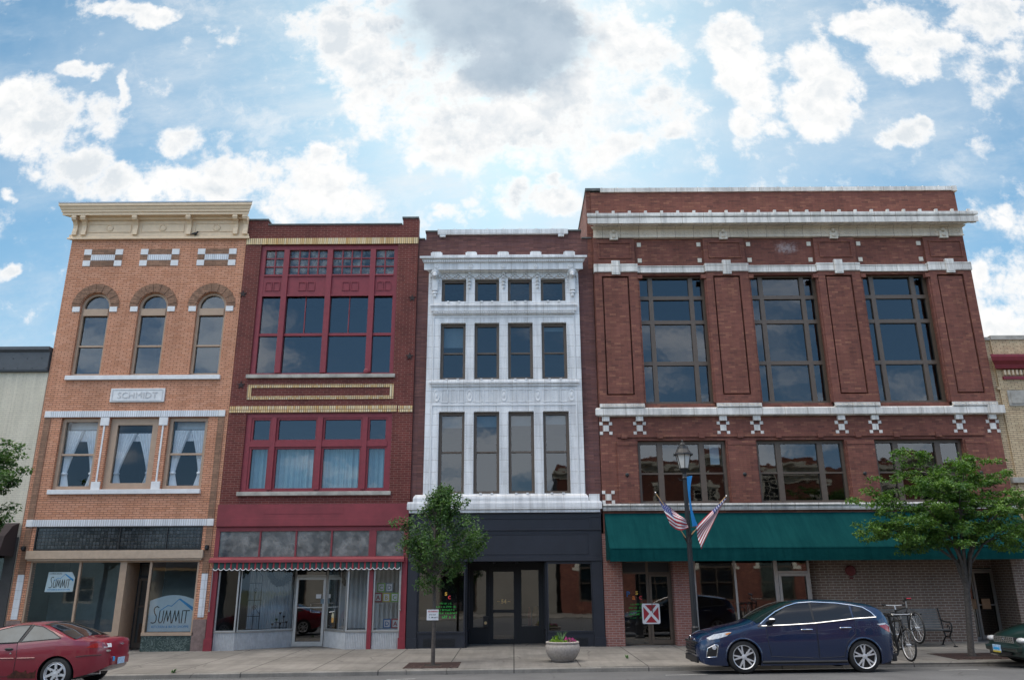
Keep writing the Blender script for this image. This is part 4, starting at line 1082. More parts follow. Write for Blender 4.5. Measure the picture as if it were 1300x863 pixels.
    for (x, scoop, lab) in ((-5.46, 'cone_vanilla', 'large toy ice cream cone with cream vanilla top'), (-5.17, 'cone_cherry', 'large toy ice cream cone with cherry red top')):
        t = thing('ice_cream_cone', lab, 'toy cone', (x, F + .78, .555), 'toy ice cream cones in the window')
        m = MB(); m.lathe([(.065, 0), (.075, .2), (.10, .21), (.105, .33), (.10, .345), (0, .345)], (x, F + .78, .555), 18); m.build('wafer', 'cone_wafer', t, smooth=True)
        m = MB(); m.lathe([(.10, .346), (.105, .40), (.085, .48), (.05, .55), (.0, .585)], (x, F + .78, .555), 18); m.build('scoop', scoop, t, smooth=True)
    def block(x, z, colr, ch, lab, fc='sign_white', s_=.245):
        t = thing('letter_block', lab, 'toy block', (x, F + .4, z), 'toy letter blocks in the window')
        y = F + .38; m = MB(); m.box(x - s_ / 2, x + s_ / 2, y, y + s_, z, z + s_ * 1.12); m.build('block_body', colr, t, bevel=.012)
        m = MB(); h = s_ * 1.12; m.box(x - s_ * .34, x + s_ * .34, y - .006, y + .004, z + h * .14, z + h * .86); m.build('face', fc, t)
        m = MB(); text_mb(m, ch, x, z + h * .27, y - .009, s_ * .72, bold=True); m.build('letter', colr, t)
    block(-4.02, 1.63, 'block_green', 'C', 'green toy letter block C in the top pair of the stack')
    block(-3.77, 1.63, 'block_slate', 'D', 'grey toy letter block D in the top pair of the stack')
    block(-4.10, 1.345, 'block_red', 'A', 'red toy letter block A at the left of the middle row')
    block(-3.85, 1.345, 'block_yellow', 'B', 'yellow toy letter block B in the middle row')
    block(-3.60, 1.345, 'block_green', 'C', 'green toy letter block C at the right of the middle row')
    block(-3.80, .60, 'block_blue', 'D', 'blue toy letter block D low in the window')
    block(-3.55, .60, 'block_red', 'A', 'red toy letter block A low in the window beside the blue one')
    m = MB(); m.box(-4.16, -3.42, F + .30, F + .68, 1.32, 1.342); m.tube([(-4.1, F + .66, 1.32), (-4.1, F + .66, 2.5)], .006, 5); m.tube([(-3.47, F + .66, 1.32), (-3.47, F + .66, 2.5)], .006, 5); m.build('display_shelf', 'aluminium_dull', b)
    m = MB(); m.box(-4.1, -3.42, F + .30, F + .7, .553, .598); m.build('display_riser', 'curtain_grey', b)


maroon_building()

# ================================================================ 3. white terracotta building
def white_building():
    b = thing('terracotta_building', 'narrow building faced in white glazed terracotta over a dark navy shop front', 'building', (-.2, F, .06))
    X0, X1 = -3.17, 2.74
    cols = ((-2.34, -1.52), (-1.23, -.42), (-.13, .68), (.97, 1.79))
    m = MB(); m.wall(X0, X1, -.3, 13.12, F + .06, F + .30, [(-2.76, 2.22, 4.5, 11.9), (X0, X1, -.3, 3.9)])
    m.box(-2.92, 2.37, F + .06, F + .30, 13.12, 13.40)
    m.build('brick_wall', 'plum_brick', b)
    shell(b, X0, X1, 13.0, floors=(3.95, 7.45, 10.4), y0=F + .37)
    m = MB(); m.box(-2.95, -2.52, F + .02, F + .39, 13.402, 13.45); m.box(1.94, 2.40, F + .02, F + .39, 13.402, 13.45); m.box(X0, -2.95, F + .02, F + .39, 13.122, 13.165); m.box(2.40, X1, F + .02, F + .39, 13.122, 13.165); build_each(m, 'coping', 'coping_grey', b)
    m = MB(); m.box(-2.52, 1.94, F - .03, F + .39, 13.28, 13.455)
    for x in (-2.35, 1.7): m.box(x - .1, x + .1, F - .02, F + .05, 13.19, 13.28)
    k = 0
    while -2.5 + k * .56 < 1.94: m.lathe([(.03, 0), (.03, .03)], (-2.5 + k * .56, F + .0, 13.455), 8); k += 1
    m.build('parapet_band', 'terracotta', b)
    # the glazed sheet with its openings
    Y = F - .06
    holes = [(a, c, z0, z1) for a, c in cols for z0, z1 in ((10.82, 11.62), (8.155, 10.06), (4.51, 7.085))]
    m = MB(); m.wall(-2.78, 2.235, 4.45, 11.84, Y, Y + .36, holes); m.build('terracotta_wall', 'terracotta', b)
    # raised frame round the two lower rows
    m = MB()
    for z0, z1 in ((4.45, 7.33), (8.11, 10.30)):
        m.box(-2.60, -2.56, Y - .02, Y + .01, z0, z1); m.box(2.02, 2.06, Y - .02, Y + .01, z0, z1); m.box(-2.56, 2.02, Y - .02, Y + .01, z1 - .045, z1)
    m.build('raised_border', 'white_glaze', b)
    # beaded edges round the openings
    m = MB()
    for a, c in cols:
        for z0, z1 in ((8.155, 10.06), (4.51, 7.085)):
            n = int((z1 - z0) / .085)
            for k in range(n):
                z = z0 + (k + .5) * (z1 - z0) / n
                for x in (a - .028, c + .028): m.box(x - .016, x + .016, Y - .014, Y + .004, z - .026, z + .026)
            for k in range(9):
                x = a + (k + .5) * (c - a) / 9; m.box(x - .026, x + .026, Y - .014, Y + .004, z1 + .015, z1 + .045)
    m.build('bead_trim', 'white_glaze', b)['kind'] = 'stuff'
    for ri, (z0, z1) in enumerate(((10.82, 11.62), (8.155, 10.06), (4.51, 7.085))):
        for ci, (a, c) in enumerate(cols):
            sh = None
            if ri == 1 and ci == 0: sh = [(a + .06, c - .06, 9.3, z1 - .06, 'shade_cloth')]
            elif ri == 2: sh = [(a + .06, c - .06, 6.62 + (.03 * ci if ci < 3 else .1), z1 - .06, 'shade_cloth')]
            elif ri == 1 and ci == 3: sh = [(a + .06, c - .06, 9.85, z1 - .06, 'shade_cloth')]
            w = window(b, a + .004, c - .004, z0 + .004, z1 - .004, Y + .14, 'bronze', fw=.085, depth=.11, hb=() if ri == 0 else (((z0 + z1) / 2 + (-.05 if ri == 1 else .02), .05),), fb=.06 if ri == 0 else .085, shade=sh)
    # belt courses (sills)
    def belt(z, prof, xa, xb, lugs, nm='belt_course'):
        m = MB(); m.prof(prof, xa, xb, 1, 1, ref=Y)
        for a, c in cols:
            for x in (a + .23, c - .23):
                m.box(x - .035, x + .035, Y - .10, Y + .02, lugs, lugs + .05)
        return m.build(nm, 'terracotta', b, bevel=0)
    z = 10.76; b1 = belt(z, [(Y + .1, z), (Y - .06, z), (Y - .06, z - .04), (Y - .14, z - .08), (Y - .15, z - .13), (Y - .11, z - .20), (Y - .11, z - .31), (Y - .07, z - .33), (Y - .07, z - .40), (Y - .02, z - .44), (Y + .1, z - .44)], -2.56, 2.02, z)
    m = MB(); n = 60
    for k in range(n): x = -2.6 + 4.66 * (k + .5) / n; m.box(x - .022, x + .022, Y - .128, Y - .10, z - .385, z - .34)
    m.build('dentil', 'white_glaze', b1)
    z = 8.105; belt(z, [(Y + .1, z), (Y - .08, z), (Y - .10, z - .05), (Y - .10, z - .10), (Y - .05, z - .15), (Y - .05, z - .19), (Y + .1, z - .19)], -2.58, 2.06, z)
    # panel frieze with medallions
    m = MB()
    for x in (-2.43, -1.37, -.27, .82, 1.90):
        m.lathe([(.105, 0), (.105, -.014), (.085, -.02), (.075, -.008), (.045, -.008), (.03, -.022), (0, -.026)], (x, Y + .002, 7.61), 20, 'y')
    o = m
    o.v = [(x, y, 7.61 + (z_ - 7.61) * 1.95) for x, y, z_ in o.v]; build_each(o, 'medallion', 'white_glaze', b, gap=.07, smooth=True)
    m = MB()
    for xa, xb in ((-2.31, -1.49), (-1.24, -.40), (-.14, .69), (.95, 1.78)):
        w3 = (xb - xa) / 3
        for k in range(3):
            a, c = xa + w3 * k + .035, xa + w3 * (k + 1) - .035
            for q in ((a, c, 7.80, 7.825), (a, c, 7.39, 7.415), (a, a + .022, 7.415, 7.80), (c - .022, c, 7.415, 7.80)): m.box(q[0], q[1], Y - .014, Y + .004, q[2], q[3])
    build_each(m, 'panel_moulding', 'white_glaze', b, gap=.07)
    # base course above the shop front
    m = MB(); m.prof([(Y + .2, 4.48), (Y - .05, 4.48), (Y - .10, 4.42), (Y - .12, 4.36), (Y - .12, 4.26), (Y + .2, 4.26)], -2.95, 2.20, 1, 1, ref=Y)
    m.box(2.34, 2.66, Y - .10, Y + .2, 4.26, 4.47); m.prof([(Y + .2, 4.258), (Y - .14, 4.258), (Y - .16, 4.20), (Y - .16, 4.03), (Y - .10, 4.0), (Y - .10, 3.93), (Y + .2, 3.93)], -3.08, 2.56, 1, 1, ref=Y)
    for a, c in cols:
        for x in (a + .23, c - .23): m.box(x - .035, x + .035, Y - .08, Y + .02, 4.48, 4.53)
    m.build('base_course', 'terracotta', b)
    # top: ornament band, cornice, crest
    m = MB()
    for k in range(11):
        x = -2.17 + 3.79 * k / 10
        if k in (2, 5, 8):
            for q in range(5): m.ball((x, Y - .02, 11.80 - q * .125), (.065 - .006 * q, .075, .052), 8, 6)
            for sx in (-1, 1):
                for q in range(4): m.ball((x + sx * .055, Y - .005, 11.74 - q * .11), (.02, .025, .035), 6, 5)
        for q in range(7):
            t = (q - 3) / 3; m.ball((x + .17 * t, Y - .012, 11.66 + .13 * (1 - abs(t))), (.036, .06, .032), 7, 5)
        m.ball((x, Y - .02, 11.685), (.05, .06, .04), 8, 6)
    m.build('garland_relief', 'white_glaze', b, smooth=True)
    for x in (-2.56, 2.03):
        m = MB()
        m.ball((x, Y - .08, 11.84), (.17, .15, .15), 12, 8); m.ball((x, Y - .17, 11.70), (.095, .12, .11), 10, 8); m.ball((x, Y - .26, 11.65), (.05, .05, .04), 8, 6)
        for sx in (-1, 1):
            m.ball((x + sx * .13, Y - .04, 11.76), (.055, .06, .12), 8, 6); m.ball((x + sx * .05, Y - .19, 11.79), (.02, .02, .015), 6, 5); m.ball((x + sx * .1, Y - .05, 11.95), (.06, .06, .05), 8, 6)
            for q in range(4): m.ball((x + sx * .16, Y - .01, 11.58 - q * .09), (.022, .025, .04), 6, 5)
        m.prism([(x - .095, 11.68), (x - .085, 11.20), (x + .085, 11.20), (x + .095, 11.68)], Y - .07, Y + .01)
        m.ball((x, Y - .02, 11.12), (.10, .06, .07), 10, 7); m.ball((x, Y - .02, 11.02), (.06, .045, .07), 8, 6)
        m.build('lion_head', 'white_glaze', b, smooth=True, angle=50)
    m = MB()
    m.prof([(Y + .3, 11.83), (Y - .06, 11.83), (Y - .10, 11.87), (Y - .22, 11.87), (Y - .22, 12.10), (Y - .25, 12.12), (Y - .30, 12.22), (Y - .36, 12.24), (Y - .36, 12.31), (Y + .3, 12.33)], -2.70, 2.16, 1, 1, ref=Y)
    co = m.build('cornice', 'terracotta', b)
    m = MB(); n = 74
    for k in range(n): x = -2.92 + 5.3 * (k + .5) / n; m.box(x - .022, x + .022, Y - .30, Y - .24, 12.12, 12.185)
    m.build('dentil', 'white_glaze', co)
    m = MB()
    for x in (-2.5, -1.35, -.28, .82, 1.96): m.lathe([(.085, 0), (.085, -.015), (.06, -.024), (.05, -.01), (0, -.02)], (x, Y - .22, 11.99), 16, 'y')
    m.build('rosette', 'white_glaze', co)
    m = MB(); m.box(-2.70, 2.12, Y - .08, Y + .14, 12.31, 12.46)
    for x in (-2.53, -1.36, -.28, .82, 1.95): m.box(x - .19, x + .19, Y - .10, Y + .15, 12.315, 12.545); m.box(x - .15, x + .15, Y - .098, Y + .14, 12.545, 12.57)
    m.build('crest', 'terracotta', co)
    # navy shop front
    y = F - .05
    m = MB(); m.box(X0 + .0, X1 - .05, y, F + .2, 3.78, 3.925); m.box(X0 + .0, X1 - .05, y + .02, F + .2, 3.45, 3.78); m.box(X0, X1 - .05, y - .02, F + .2, 3.40, 3.45); m.box(X0, X1 - .05, y + .02, F + .2, 2.62, 3.40); m.box(X0, X1 - .05, y - .015, F + .2, 2.50, 2.62)
    m.box(-3.0, -2.96, y, y + .03, 3.45, 3.78); m.box(2.34, 2.38, y, y + .03, 3.45, 3.78); m.box(-2.96, 2.34, y, y + .03, 3.74, 3.779)
    m.box(-2.8, -2.77, y + .008, y + .03, 2.70, 3.30); m.box(2.25, 2.28, y + .008, y + .03, 2.70, 3.30); m.box(-2.77, 2.25, y + .008, y + .03, 3.27, 3.30); m.box(-2.77, 2.25, y + .008, y + .03, 2.70, 2.73)
    m.build('sign_fascia', 'navy_paint', b, bevel=.004)
    m = MB()
    for xa, xb in ((X0, -2.87), (2.37, 2.68)):
        m.box(xa, xb, y + .01, F + .2, -.2, 2.499); m.box(xa - .0, xb + .02, y - .02, y + .011, -.2, .34)
    build_each(m, 'pilaster', 'navy_paint', b, bevel=.004)
    f = MB(); pn = MB()
    for xa, xb in ((-2.87, -1.44), (1.0, 2.37)):
        f.box(xa, xb, F, F + .1, -.2, .47); f.box(xa, xb, F - .03, F + .1, .472, .52)
        f.box(xa, xa + .045, F + .01, F + .08, .52, 2.42); f.box(xb - .045, xb, F + .01, F + .08, .52, 2.42); f.box(xa, xb, F + .01, F + .085, 2.42, 2.5)
        pn.quad((xa + .02, F + .045, .5), (xb - .02, F + .045, .5), (xb - .02, F + .045, 2.45), (xa + .02, F + .045, 2.45))
    # sides of the recess
    for xr, x2 in ((-1.43, -1.34), (.99, .90)):
        f.box(min(xr, x2) if xr < 0 else xr - .04, (min(xr, x2) if xr < 0 else xr - .04) + .04, F + .1, F + 1.4, -.2, .5)
        s_ = xr + (.02 if xr < 0 else -.02)
        f.box(s_ - .02, s_ + .02, F + .1, F + .14, .5, 2.5); f.box(s_ - .02, s_ + .02, F + 1.34, F + 1.4, .5, 2.5)
        pn.quad((s_, F + .12, .5), (s_, F + 1.38, .5), (s_, F + 1.38, 2.48), (s_, F + .12, 2.48))
    for sg in (False, True):
        h_ = MB(); keep = [fc for fc in f.f if (f.v[fc[0]][0] > -.2) == sg]; ix = {}
        for fc in keep:
            for i in fc:
                if i not in ix: ix[i] = len(h_.v); h_.v.append(f.v[i])
        h_.f = [[ix[i] for i in fc] for fc in keep]; h_.mi = [0] * len(keep); sw = h_.build('shop_window', 'navy_paint', b)
        q_ = MB()
        for fc in pn.f:
            if (pn.v[fc[0]][0] > -.2) == sg: q_.add([pn.v[i] for i in fc], [(0, 1, 2, 3)])
        build_each(q_, 'pane', 'shop_glass_dark', sw, gap=.001)
    m = MB()
    for xa, xb in ((-2.65, -1.74), (1.57, 2.16)):
        for k in range(6): m.box(xa, xb, F - .012, F + .0, .115 + k * .034, .133 + k * .034)
        m.box(xa - .02, xb + .02, F - .003, F + .0, .10, .33)
    build_each(m, 'vent_grille', 'navy_dark', b, gap=.07)
    y2 = F + 1.4
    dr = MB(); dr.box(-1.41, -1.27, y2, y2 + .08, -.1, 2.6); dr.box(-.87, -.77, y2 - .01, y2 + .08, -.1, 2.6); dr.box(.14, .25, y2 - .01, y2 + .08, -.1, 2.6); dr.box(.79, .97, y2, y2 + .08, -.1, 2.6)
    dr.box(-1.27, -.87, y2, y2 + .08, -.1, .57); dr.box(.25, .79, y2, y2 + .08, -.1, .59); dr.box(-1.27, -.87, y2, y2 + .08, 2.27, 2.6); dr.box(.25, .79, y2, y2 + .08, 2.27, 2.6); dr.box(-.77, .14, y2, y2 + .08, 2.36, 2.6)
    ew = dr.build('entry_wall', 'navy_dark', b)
    p = MB()
    for xa, xb in ((-1.29, -.85), (.23, .81)): p.quad((xa, y2 + .04, .55), (xb, y2 + .04, .55), (xb, y2 + .04, 2.3), (xa, y2 + .04, 2.3))
    build_each(p, 'pane', 'shop_glass_dark', ew)
    d = frame_mb(-.765, .135, .10, 2.355, y2 - .03, y2 + .03, .13, hb=((1.04, .09),), fb=.12).build('entry_door', 'navy_dark', b)
    p = MB(); p.quad((-.66, y2, .2), (.03, y2, .2), (.03, y2, 2.25), (-.66, y2, 2.25)); p.build('pane', 'shop_glass_dark', d)
    m = MB(); text_mb(m, '54', -.31, 1.27, y2 - .012, .17, depth=.004, bold=True); m.box(-.52, -.43, y2 - .014, y2 - .010, 1.325, 1.337); m.box(-.19, -.10, y2 - .014, y2 - .010, 1.325, 1.337); m.build('door_number', 'ink_gold', d)
    m = MB(); m.box(-.69, -.665, y2 - .09, y2 - .05, .95, 1.2); m.box(-.69, -.665, y2 - .05, y2 - .03, .96, .985); m.box(-.69, -.665, y2 - .05, y2 - .03, 1.165, 1.19); m.build('handle', 'black_iron', d)
    mb_ = MB(); mb_.box(-.95, -.80, y2 - .10, y2 - .012, .58, .86); mb_.box(-.96, -.79, y2 - .11, y2 - .012, .86, .90); mx = mb_.build('mail_box', 'black_iron', b)
    m = MB(); m.lathe([(.045, 0), (.04, -.008), (0, -.008)], (-.875, y2 - .10, .70), 16, 'y'); m.build('oval_plate', 'ink_gold', mx)
    m = MB(); m.box(-1.44, 1.0, F + .1, F + 1.5, 2.51, 2.56); m.build('soffit', 'navy_paint', b)
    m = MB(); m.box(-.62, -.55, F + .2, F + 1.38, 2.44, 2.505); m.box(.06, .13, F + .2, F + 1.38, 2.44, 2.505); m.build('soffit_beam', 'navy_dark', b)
    # green lettering on the left pane
    m = MB()
    for k, wd in enumerate((.34, .62, .5, .66, .58)): scribble(m, -2.02, 1.28 - .09 * k - (.03 if k == 4 else 0), F + .04, wd, .055 if k < 4 else .085, 40 + k)
    m.build('window_lettering', 'ink_green', b)
    for ch, x, z, c in (('s', -2.02, 1.53, 'yellow_plastic'), ('c', -1.92, 1.43, 'ink_red')):
        m = MB(); text_mb(m, ch, x, z, F + .04, .2, bold=True); m.build('window_letter', c, b)
    # things standing inside the right pane of the entry
    m = MB(); m.lathe([(.05, 0), (.055, .02), (.055, .42), (.03, .47), (.02, .53), (.035, .55), (0, .56)], (.50, y2 + .3, .6), 14); tag(m.build('fire_extinguisher', 'red_plastic', smooth=True, org=(.5, y2 + .3, .6)), 'red cylinder shaped extinguisher behind the pane right of the number 54 door', 'extinguisher')
    m = MB(); m.lathe([(.11, 0), (.12, .3), (.08, .48), (.06, .55), (.0, .58)], (.70, y2 + .3, .6), 14); tag(m.build('floor_sign', 'yellow_plastic', smooth=True, org=(.7, y2 + .3, .6)), 'yellow wet floor cone behind the pane right of the number 54 door', 'cone')
    bx('display_stand', 'interior_brown', b, .25, .92, y2 + .12, y2 + .6, -.1, .598)


white_building()

# ================================================================ 4. large red brick building
def large_building():
    b = thing('brick_building', 'wide red brick building with white terracotta bands, tall three part windows and a green awning', 'building', (9.1, F, .12))
    X0, X1 = 2.76, 15.43
    piers = [(2.78, 4.21), (6.50, 7.93), (10.25, 11.68), (13.99, 15.41)]
    wn = [(4.21, 6.50), (7.93, 10.25), (11.68, 13.99)]
    w2 = [(3.94, 6.72), (7.68, 10.46), (11.40, 14.19)]
    holes = [(a, c, 7.32, 11.73) for a, c in wn] + [(a, c, 4.18, 6.14) for a, c in w2] + [(X0, X1, -.3, 3.3)]
    m = MB(); m.wall(X0, X1, -.3, 14.83, F, F + .35, holes)
    m.build('brick_wall', 'red_brick', b)
    shell(b, X0, X1, 14.4, depth=9, floors=(3.95, 6.75, 11.95), wall='red_brick', y0=F + .30)
    # left flank rising behind the neighbour
    m = MB(); m.box(2.60, 2.755, F + .05, F + 9.2, 12.0, 14.90); m.build('side_parapet', 'red_brick', b)
    m = MB(); m.box(2.58, 3.10, F - .03, F + .38, 14.905, 15.0); m.box(2.58, 2.74, F + .38, F + 9, 14.905, 14.96); build_each(m, 'coping', 'coping_grey', b)
    m = MB(); m.box(3.10, 15.40, F - .05, F + .40, 14.835, 14.985)
    k = 0
    while 3.15 + k * .56 < 15.4: m.lathe([(.028, 0), (.028, .035)], (3.15 + k * .56, F - .0, 14.985), 8); k += 1
    m.box(15.33, 15.50, F - .07, F + .42, 14.80, 14.99)
    build_each(m, 'coping', 'terracotta_band', b)
    # piers with sunk panels
    pr = MB(); rp = MB()
    for a, c in piers:
        pr.wall(a, c, 7.20, 11.83, F - .13, F + .01, [(a + .24, c - .29, 7.58, 11.66)])
        rp.box(a + .29, c - .34, F - .11, F + .005, 7.63, 11.605)
        pr.box(a, a + .05 + (c - a - .1), F - .10, F + .01, 12.12, 13.03)
        for q in ((a + .16, c - .16, 12.86, 12.90), (a + .16, a + .20, 12.35, 12.86), (c - .20, c - .16, 12.35, 12.86), (a + .16, c - .16, 12.31, 12.35)): rp.box(q[0], q[1], F - .135, F - .099, q[2], q[3])
    build_each(pr, 'pier', 'red_brick', b); build_each(rp, 'pier_panel', 'red_brick', b)
    m = MB()
    for a, c in wn:
        m.box(a + .0, a + .055, F - .10, F + .002, 7.33, 11.72); m.box(c - .055, c, F - .10, F + .002, 7.33, 11.72)
        m.box(a, a + .16, F - .16, F - .0, 11.56, 11.70); m.box(c - .16, c, F - .16, F - .0, 11.56, 11.70)
    build_each(m, 'window_jamb', 'red_brick', b)
    # frieze: white corner tiles, soldier course
    m = MB()
    for a, c in wn:
        for x in (a + .06, c - .20):
            for z in (12.19, 12.77): m.box(x, x + .135, F - .03, F + .01, z, z + .145)
    build_each(m, 'white_tile', 'cream_glaze', b)
    bx('stained_panel', 'stained_brick', b, 8.05, 10.1, F - .006, F + .004, 12.22, 13.02)
    # white lintel bands with cross blocks
    m = MB()
    for a, c in wn: m.box(a, c, F - .09, F + .02, 11.80, 12.035); m.box(a, c, F - .11, F + .02, 12.0, 12.036)
    for a, c in piers:
        m.box(a - .02, c + .02, F - .17, F + .02, 11.80, 12.09)
        for q in ((a + .02, c - .02, 12.045, 12.07), (a + .02, c - .02, 11.82, 11.845)): m.box(q[0], q[1], F - .182, F - .16, q[2], q[3])
        cxm = (a + c) / 2; m.box(cxm - .14, cxm + .14, F - .20, F + .02, 11.70, 12.20); m.box(cxm - .10, cxm + .10, F - .21, F - .19, 11.745, 12.155)
    m.build('lintel_band', 'terracotta_band', b, bevel=.006)
    # windows
    for a, c in wn:
        window(b, a + .004, c - .004, 7.33, 11.78, F + .16, 'bronze', fw=.09, depth=.13, vb=((a + .46, .145), (c - .47, .145)), hb=((10.98, .13), (10.12, .13), (8.70, .13)), fb=.09)
    for i, (a, c) in enumerate(w2):
        window(b, a + .004, c - .004, 4.184, 6.136, F + .14, 'bronze', fw=.09, depth=.12, vb=((a + .71, .17), (c - .75, .17)), hb=((5.12, .05),), gl='window_glass')
    bx('roller_shade', 'curtain_white', b, 6.27, 6.56, F + .33, F + .34, 5.42, 6.1)
    # lower white band with tabs and checker tiles
    m = MB(); m.prof([(F + .02, 7.17), (F - .13, 7.17), (F - .17, 7.13), (F - .17, 6.93), (F - .12, 6.90), (F + .02, 6.90)], 2.80, 15.43, 1, 1, ref=F)
    for a, c in piers:
        m.prof([(F + .02, 7.172), (F - .19, 7.172), (F - .20, 7.22), (F - .155, 7.25), (F - .155, 7.30), (F + .02, 7.30)], a - .0, c + .0)
        for x in (a + .18, c - .18): m.box(x - .115, x + .115, F - .10, F + .02, 6.75, 6.905)
    m.box(15.08, 15.60, F - .20, F + .02, 6.92, 7.175)
    bd = m.build('belt_course', 'terracotta_band', b, bevel=.005)
    m = MB()
    for a, c in piers:
        for x in (a + .18, c - .18):
            m.box(x - .095, x + .095, F - .025, F + .01, 6.44, 6.63)
            for sx in (-1, 1):
                for z in (6.33, 6.635): m.box(x + sx * .15 - .05, x + sx * .15 + .05, F - .025, F + .01, z, z + .10)
        n = 7
        for k in range(n + 1): x = a + .03 + (c - a - .06) * k / n; m.box(x - .02, x + .02, F - .21, F - .19, 7.178, 7.285)
        m.box(a + .02, c - .02, F - .208, F - .19, 7.265, 7.29)
    x = 2.95
    m.box(x - .09, x + .09, F - .025, F + .01, 4.29, 4.48)
    for sx in (-1, 1):
        for z in (4.19, 4.485): m.box(x + sx * .145 - .05, x + sx * .145 + .05, F - .025, F + .01, z, z + .10)
    build_each(m, 'white_tile', 'terracotta_band', b)
    # corbelled brick course over second floor windows and flat pilasters
    m = MB(); m.box(3.3, 14.9, F - .05, F + .01, 6.24, 6.33)
    for a, c in w2:
        for x in (a + .71, c - .75, a - .42 if a < 5 else a - .5): m.box(x - .09, x + .09, F - .075, F + .01, 6.20, 6.36)
    for a, c in ((3.28, 3.90), (6.76, 7.64), (10.50, 11.36), (14.23, 14.85)):
        m.box(a, c, F - .06, F + .005, 4.2, 5.98); m.box(a - .0, c + .0, F - .075, F + .005, 5.98, 6.10)
    m.build('brick_relief', 'red_brick', b)
    # white sill strip below the second floor
    m = MB(); m.prof([(F + .02, 4.175), (F - .14, 4.175), (F - .16, 4.12), (F - .11, 4.07), (F - .11, 3.97), (F + .02, 3.97)], X0, X1); m.build('sill_course', 'weathered_band', b)
    m = MB()
    for x in (3.55, 7.2, 10.93, 14.55): m.lathe([(.05, 0), (.06, -.03), (.03, -.05), (0, -.05)], (x, F - .06, 5.06), 10, 'y')
    build_each(m, 'pipe_cap', 'black_iron', b, gap=.07)
    # crowning cornice
    m = MB(); Yc = F
    m.prof([(F + .02, 13.06), (F - .13, 13.06), (F - .15, 13.09), (F - .13, 13.12), (F - .13, 13.36), (F - .20, 13.40), (F - .22, 13.44), (F + .02, 13.44)], 2.92, 15.25, 1, 1, ref=F)
    fz = m.build('frieze', 'terracotta_cream', b)
    m = MB(); n = 96
    for k in range(n):
        x = 2.86 + 12.44 * (k + .5) / n
        for q in ((x - .05, x - .03, 13.15, 13.33), (x + .03, x + .05, 13.15, 13.33), (x - .03, x + .03, 13.31, 13.33)): m.box(q[0], q[1], F - .148, F - .128, q[2], q[3])
        m.ball((x, F - .135, 13.22), (.022, .018, .04), 6, 4)
    m.build('frieze_ornament', 'terracotta_cream', fz)
    for a, c in piers:
        x = (a + c) / 2 - .02; m = MB(); m.box(x - .14, x + .14, F - .19, F - .10, 12.97, 13.18); m.ball((x, F - .19, 13.08), (.08, .05, .07), 10, 7); m.ball((x, F - .17, 13.28), (.07, .05, .07), 10, 7)
        for sx in (-1, 1): m.ball((x + sx * .09, F - .15, 13.2), (.05, .04, .09), 8, 6)
        m.build('rosette', 'terracotta_cream', fz, smooth=True, angle=40)
    m = MB(); m.prof([(F + .02, 13.445), (F - .40, 13.445), (F - .41, 13.40), (F - .55, 13.40), (F - .55, 13.60), (F - .50, 13.62), (F + .02, 13.62)], 2.98, 15.17, .75, 1, ref=F)
    cor = m.build('cornice', 'terracotta_band', b)
    m = MB(); n = 60
    for k in range(n): x = 2.75 + 12.9 * (k + .5) / n; m.box(x - .06, x + .06, F - .50, F - .43, 13.385, 13.401); m.ball((x + .1, F - .47, 13.398), (.03, .03, .02), 6, 4)
    m.build('soffit_ornament', 'terracotta_cream', cor)
    m = MB(); m.prof([(F + .02, 13.64), (F - .55, 13.64), (F - .57, 13.68), (F - .57, 13.77), (F - .52, 13.79), (F + .02, 13.79)], 2.98, 15.17, .75, 1, ref=F)
    k = 0
    while 2.9 + k * .545 < 15.7: x = 2.9 + k * .545; m.box(x - .045, x + .045, F - .575, F - .50, 13.70, 13.85); k += 1
    m.build('gutter_moulding', 'terracotta_band', cor)
    # awning
    y0, y1 = F - .02, F - 1.0; xa, xb = 2.80, 15.44
    a = MB(); n = 24
    prof = [(y0, 3.89), (y1 + .02, 2.84), (y1, 2.80), (y1, 2.445)]
    inn = [(y1 + .02, 2.445), (y1 + .02, 2.80), (y0, 3.86)]
    a.prof(prof + inn, xa, xb)
    for x in (xa, xb - .02): a.prof([(y0, 3.88), (y1 + .01, 2.83), (y1 + .01, 2.50), (y0, 2.50)], x, x + .02)
    aw = a.build('awning', 'green_canvas', b)
    m = MB()
    for x in (xa + .05, 5.9, 9.1, 12.3, xb - .05): m.tube([(x, F - .02, 2.52), (x, y1 + .05, 2.52), (x, y1 + .04, 2.80), (x, F - .02, 3.82)], .018, 6)
    m.build('awning_rib', 'aluminium_dull', aw)
    m = MB()
    for x in [xa + .02 + k * 1.263 for k in range(11)]: m.box(x - .006, x + .006, y1 - .006, y1 + .001, 2.45, 2.80)
    m.build('awning_seam', 'green_canvas', aw)
    m = MB(); m.box(xa + .05, xb - .05, y1 - .008, y1 + .002, 2.795, 2.81); m.build('awning_hem', 'green_canvas', aw)
    # ground floor
    m = MB()
    for xa_, xb_ in ((2.70, 3.27), (4.79, 5.42)): m.box(xa_, xb_, F - .02, F + .4, -.2, 3.29)
    build_each(m, 'brick_pier', 'pier_brick', b)
    bx('ground_floor_soffit', 'interior', b, 2.72, 15.42, F + .02, F + 2.5, 2.9, 3.0)
    # first entrance
    fr = frame_mb(3.275, 4.785, .06, 2.50, F + .30, F + .37, .05, vb=((4.06, .08),), hb=((2.14, .05),), fb=.07, bw=.06).build('entry_door', 'bronze', b)
    m = MB(); m.box(3.33, 4.73, F + .315, F + .345, 2.165, 2.45); m.build('transom_panel', 'dark_frame', fr)
    dl = frame_mb(4.105, 4.73, .13, 2.11, F + .27, F + .305, .07, fb=.12).build('door_leaf', 'bronze', fr)
    p = MB(); p.quad((3.3, F + .335, .1), (4.75, F + .335, .1), (4.75, F + .335, 2.14), (3.3, F + .335, 2.14)); p.build('pane', 'shop_glass_dark', fr)
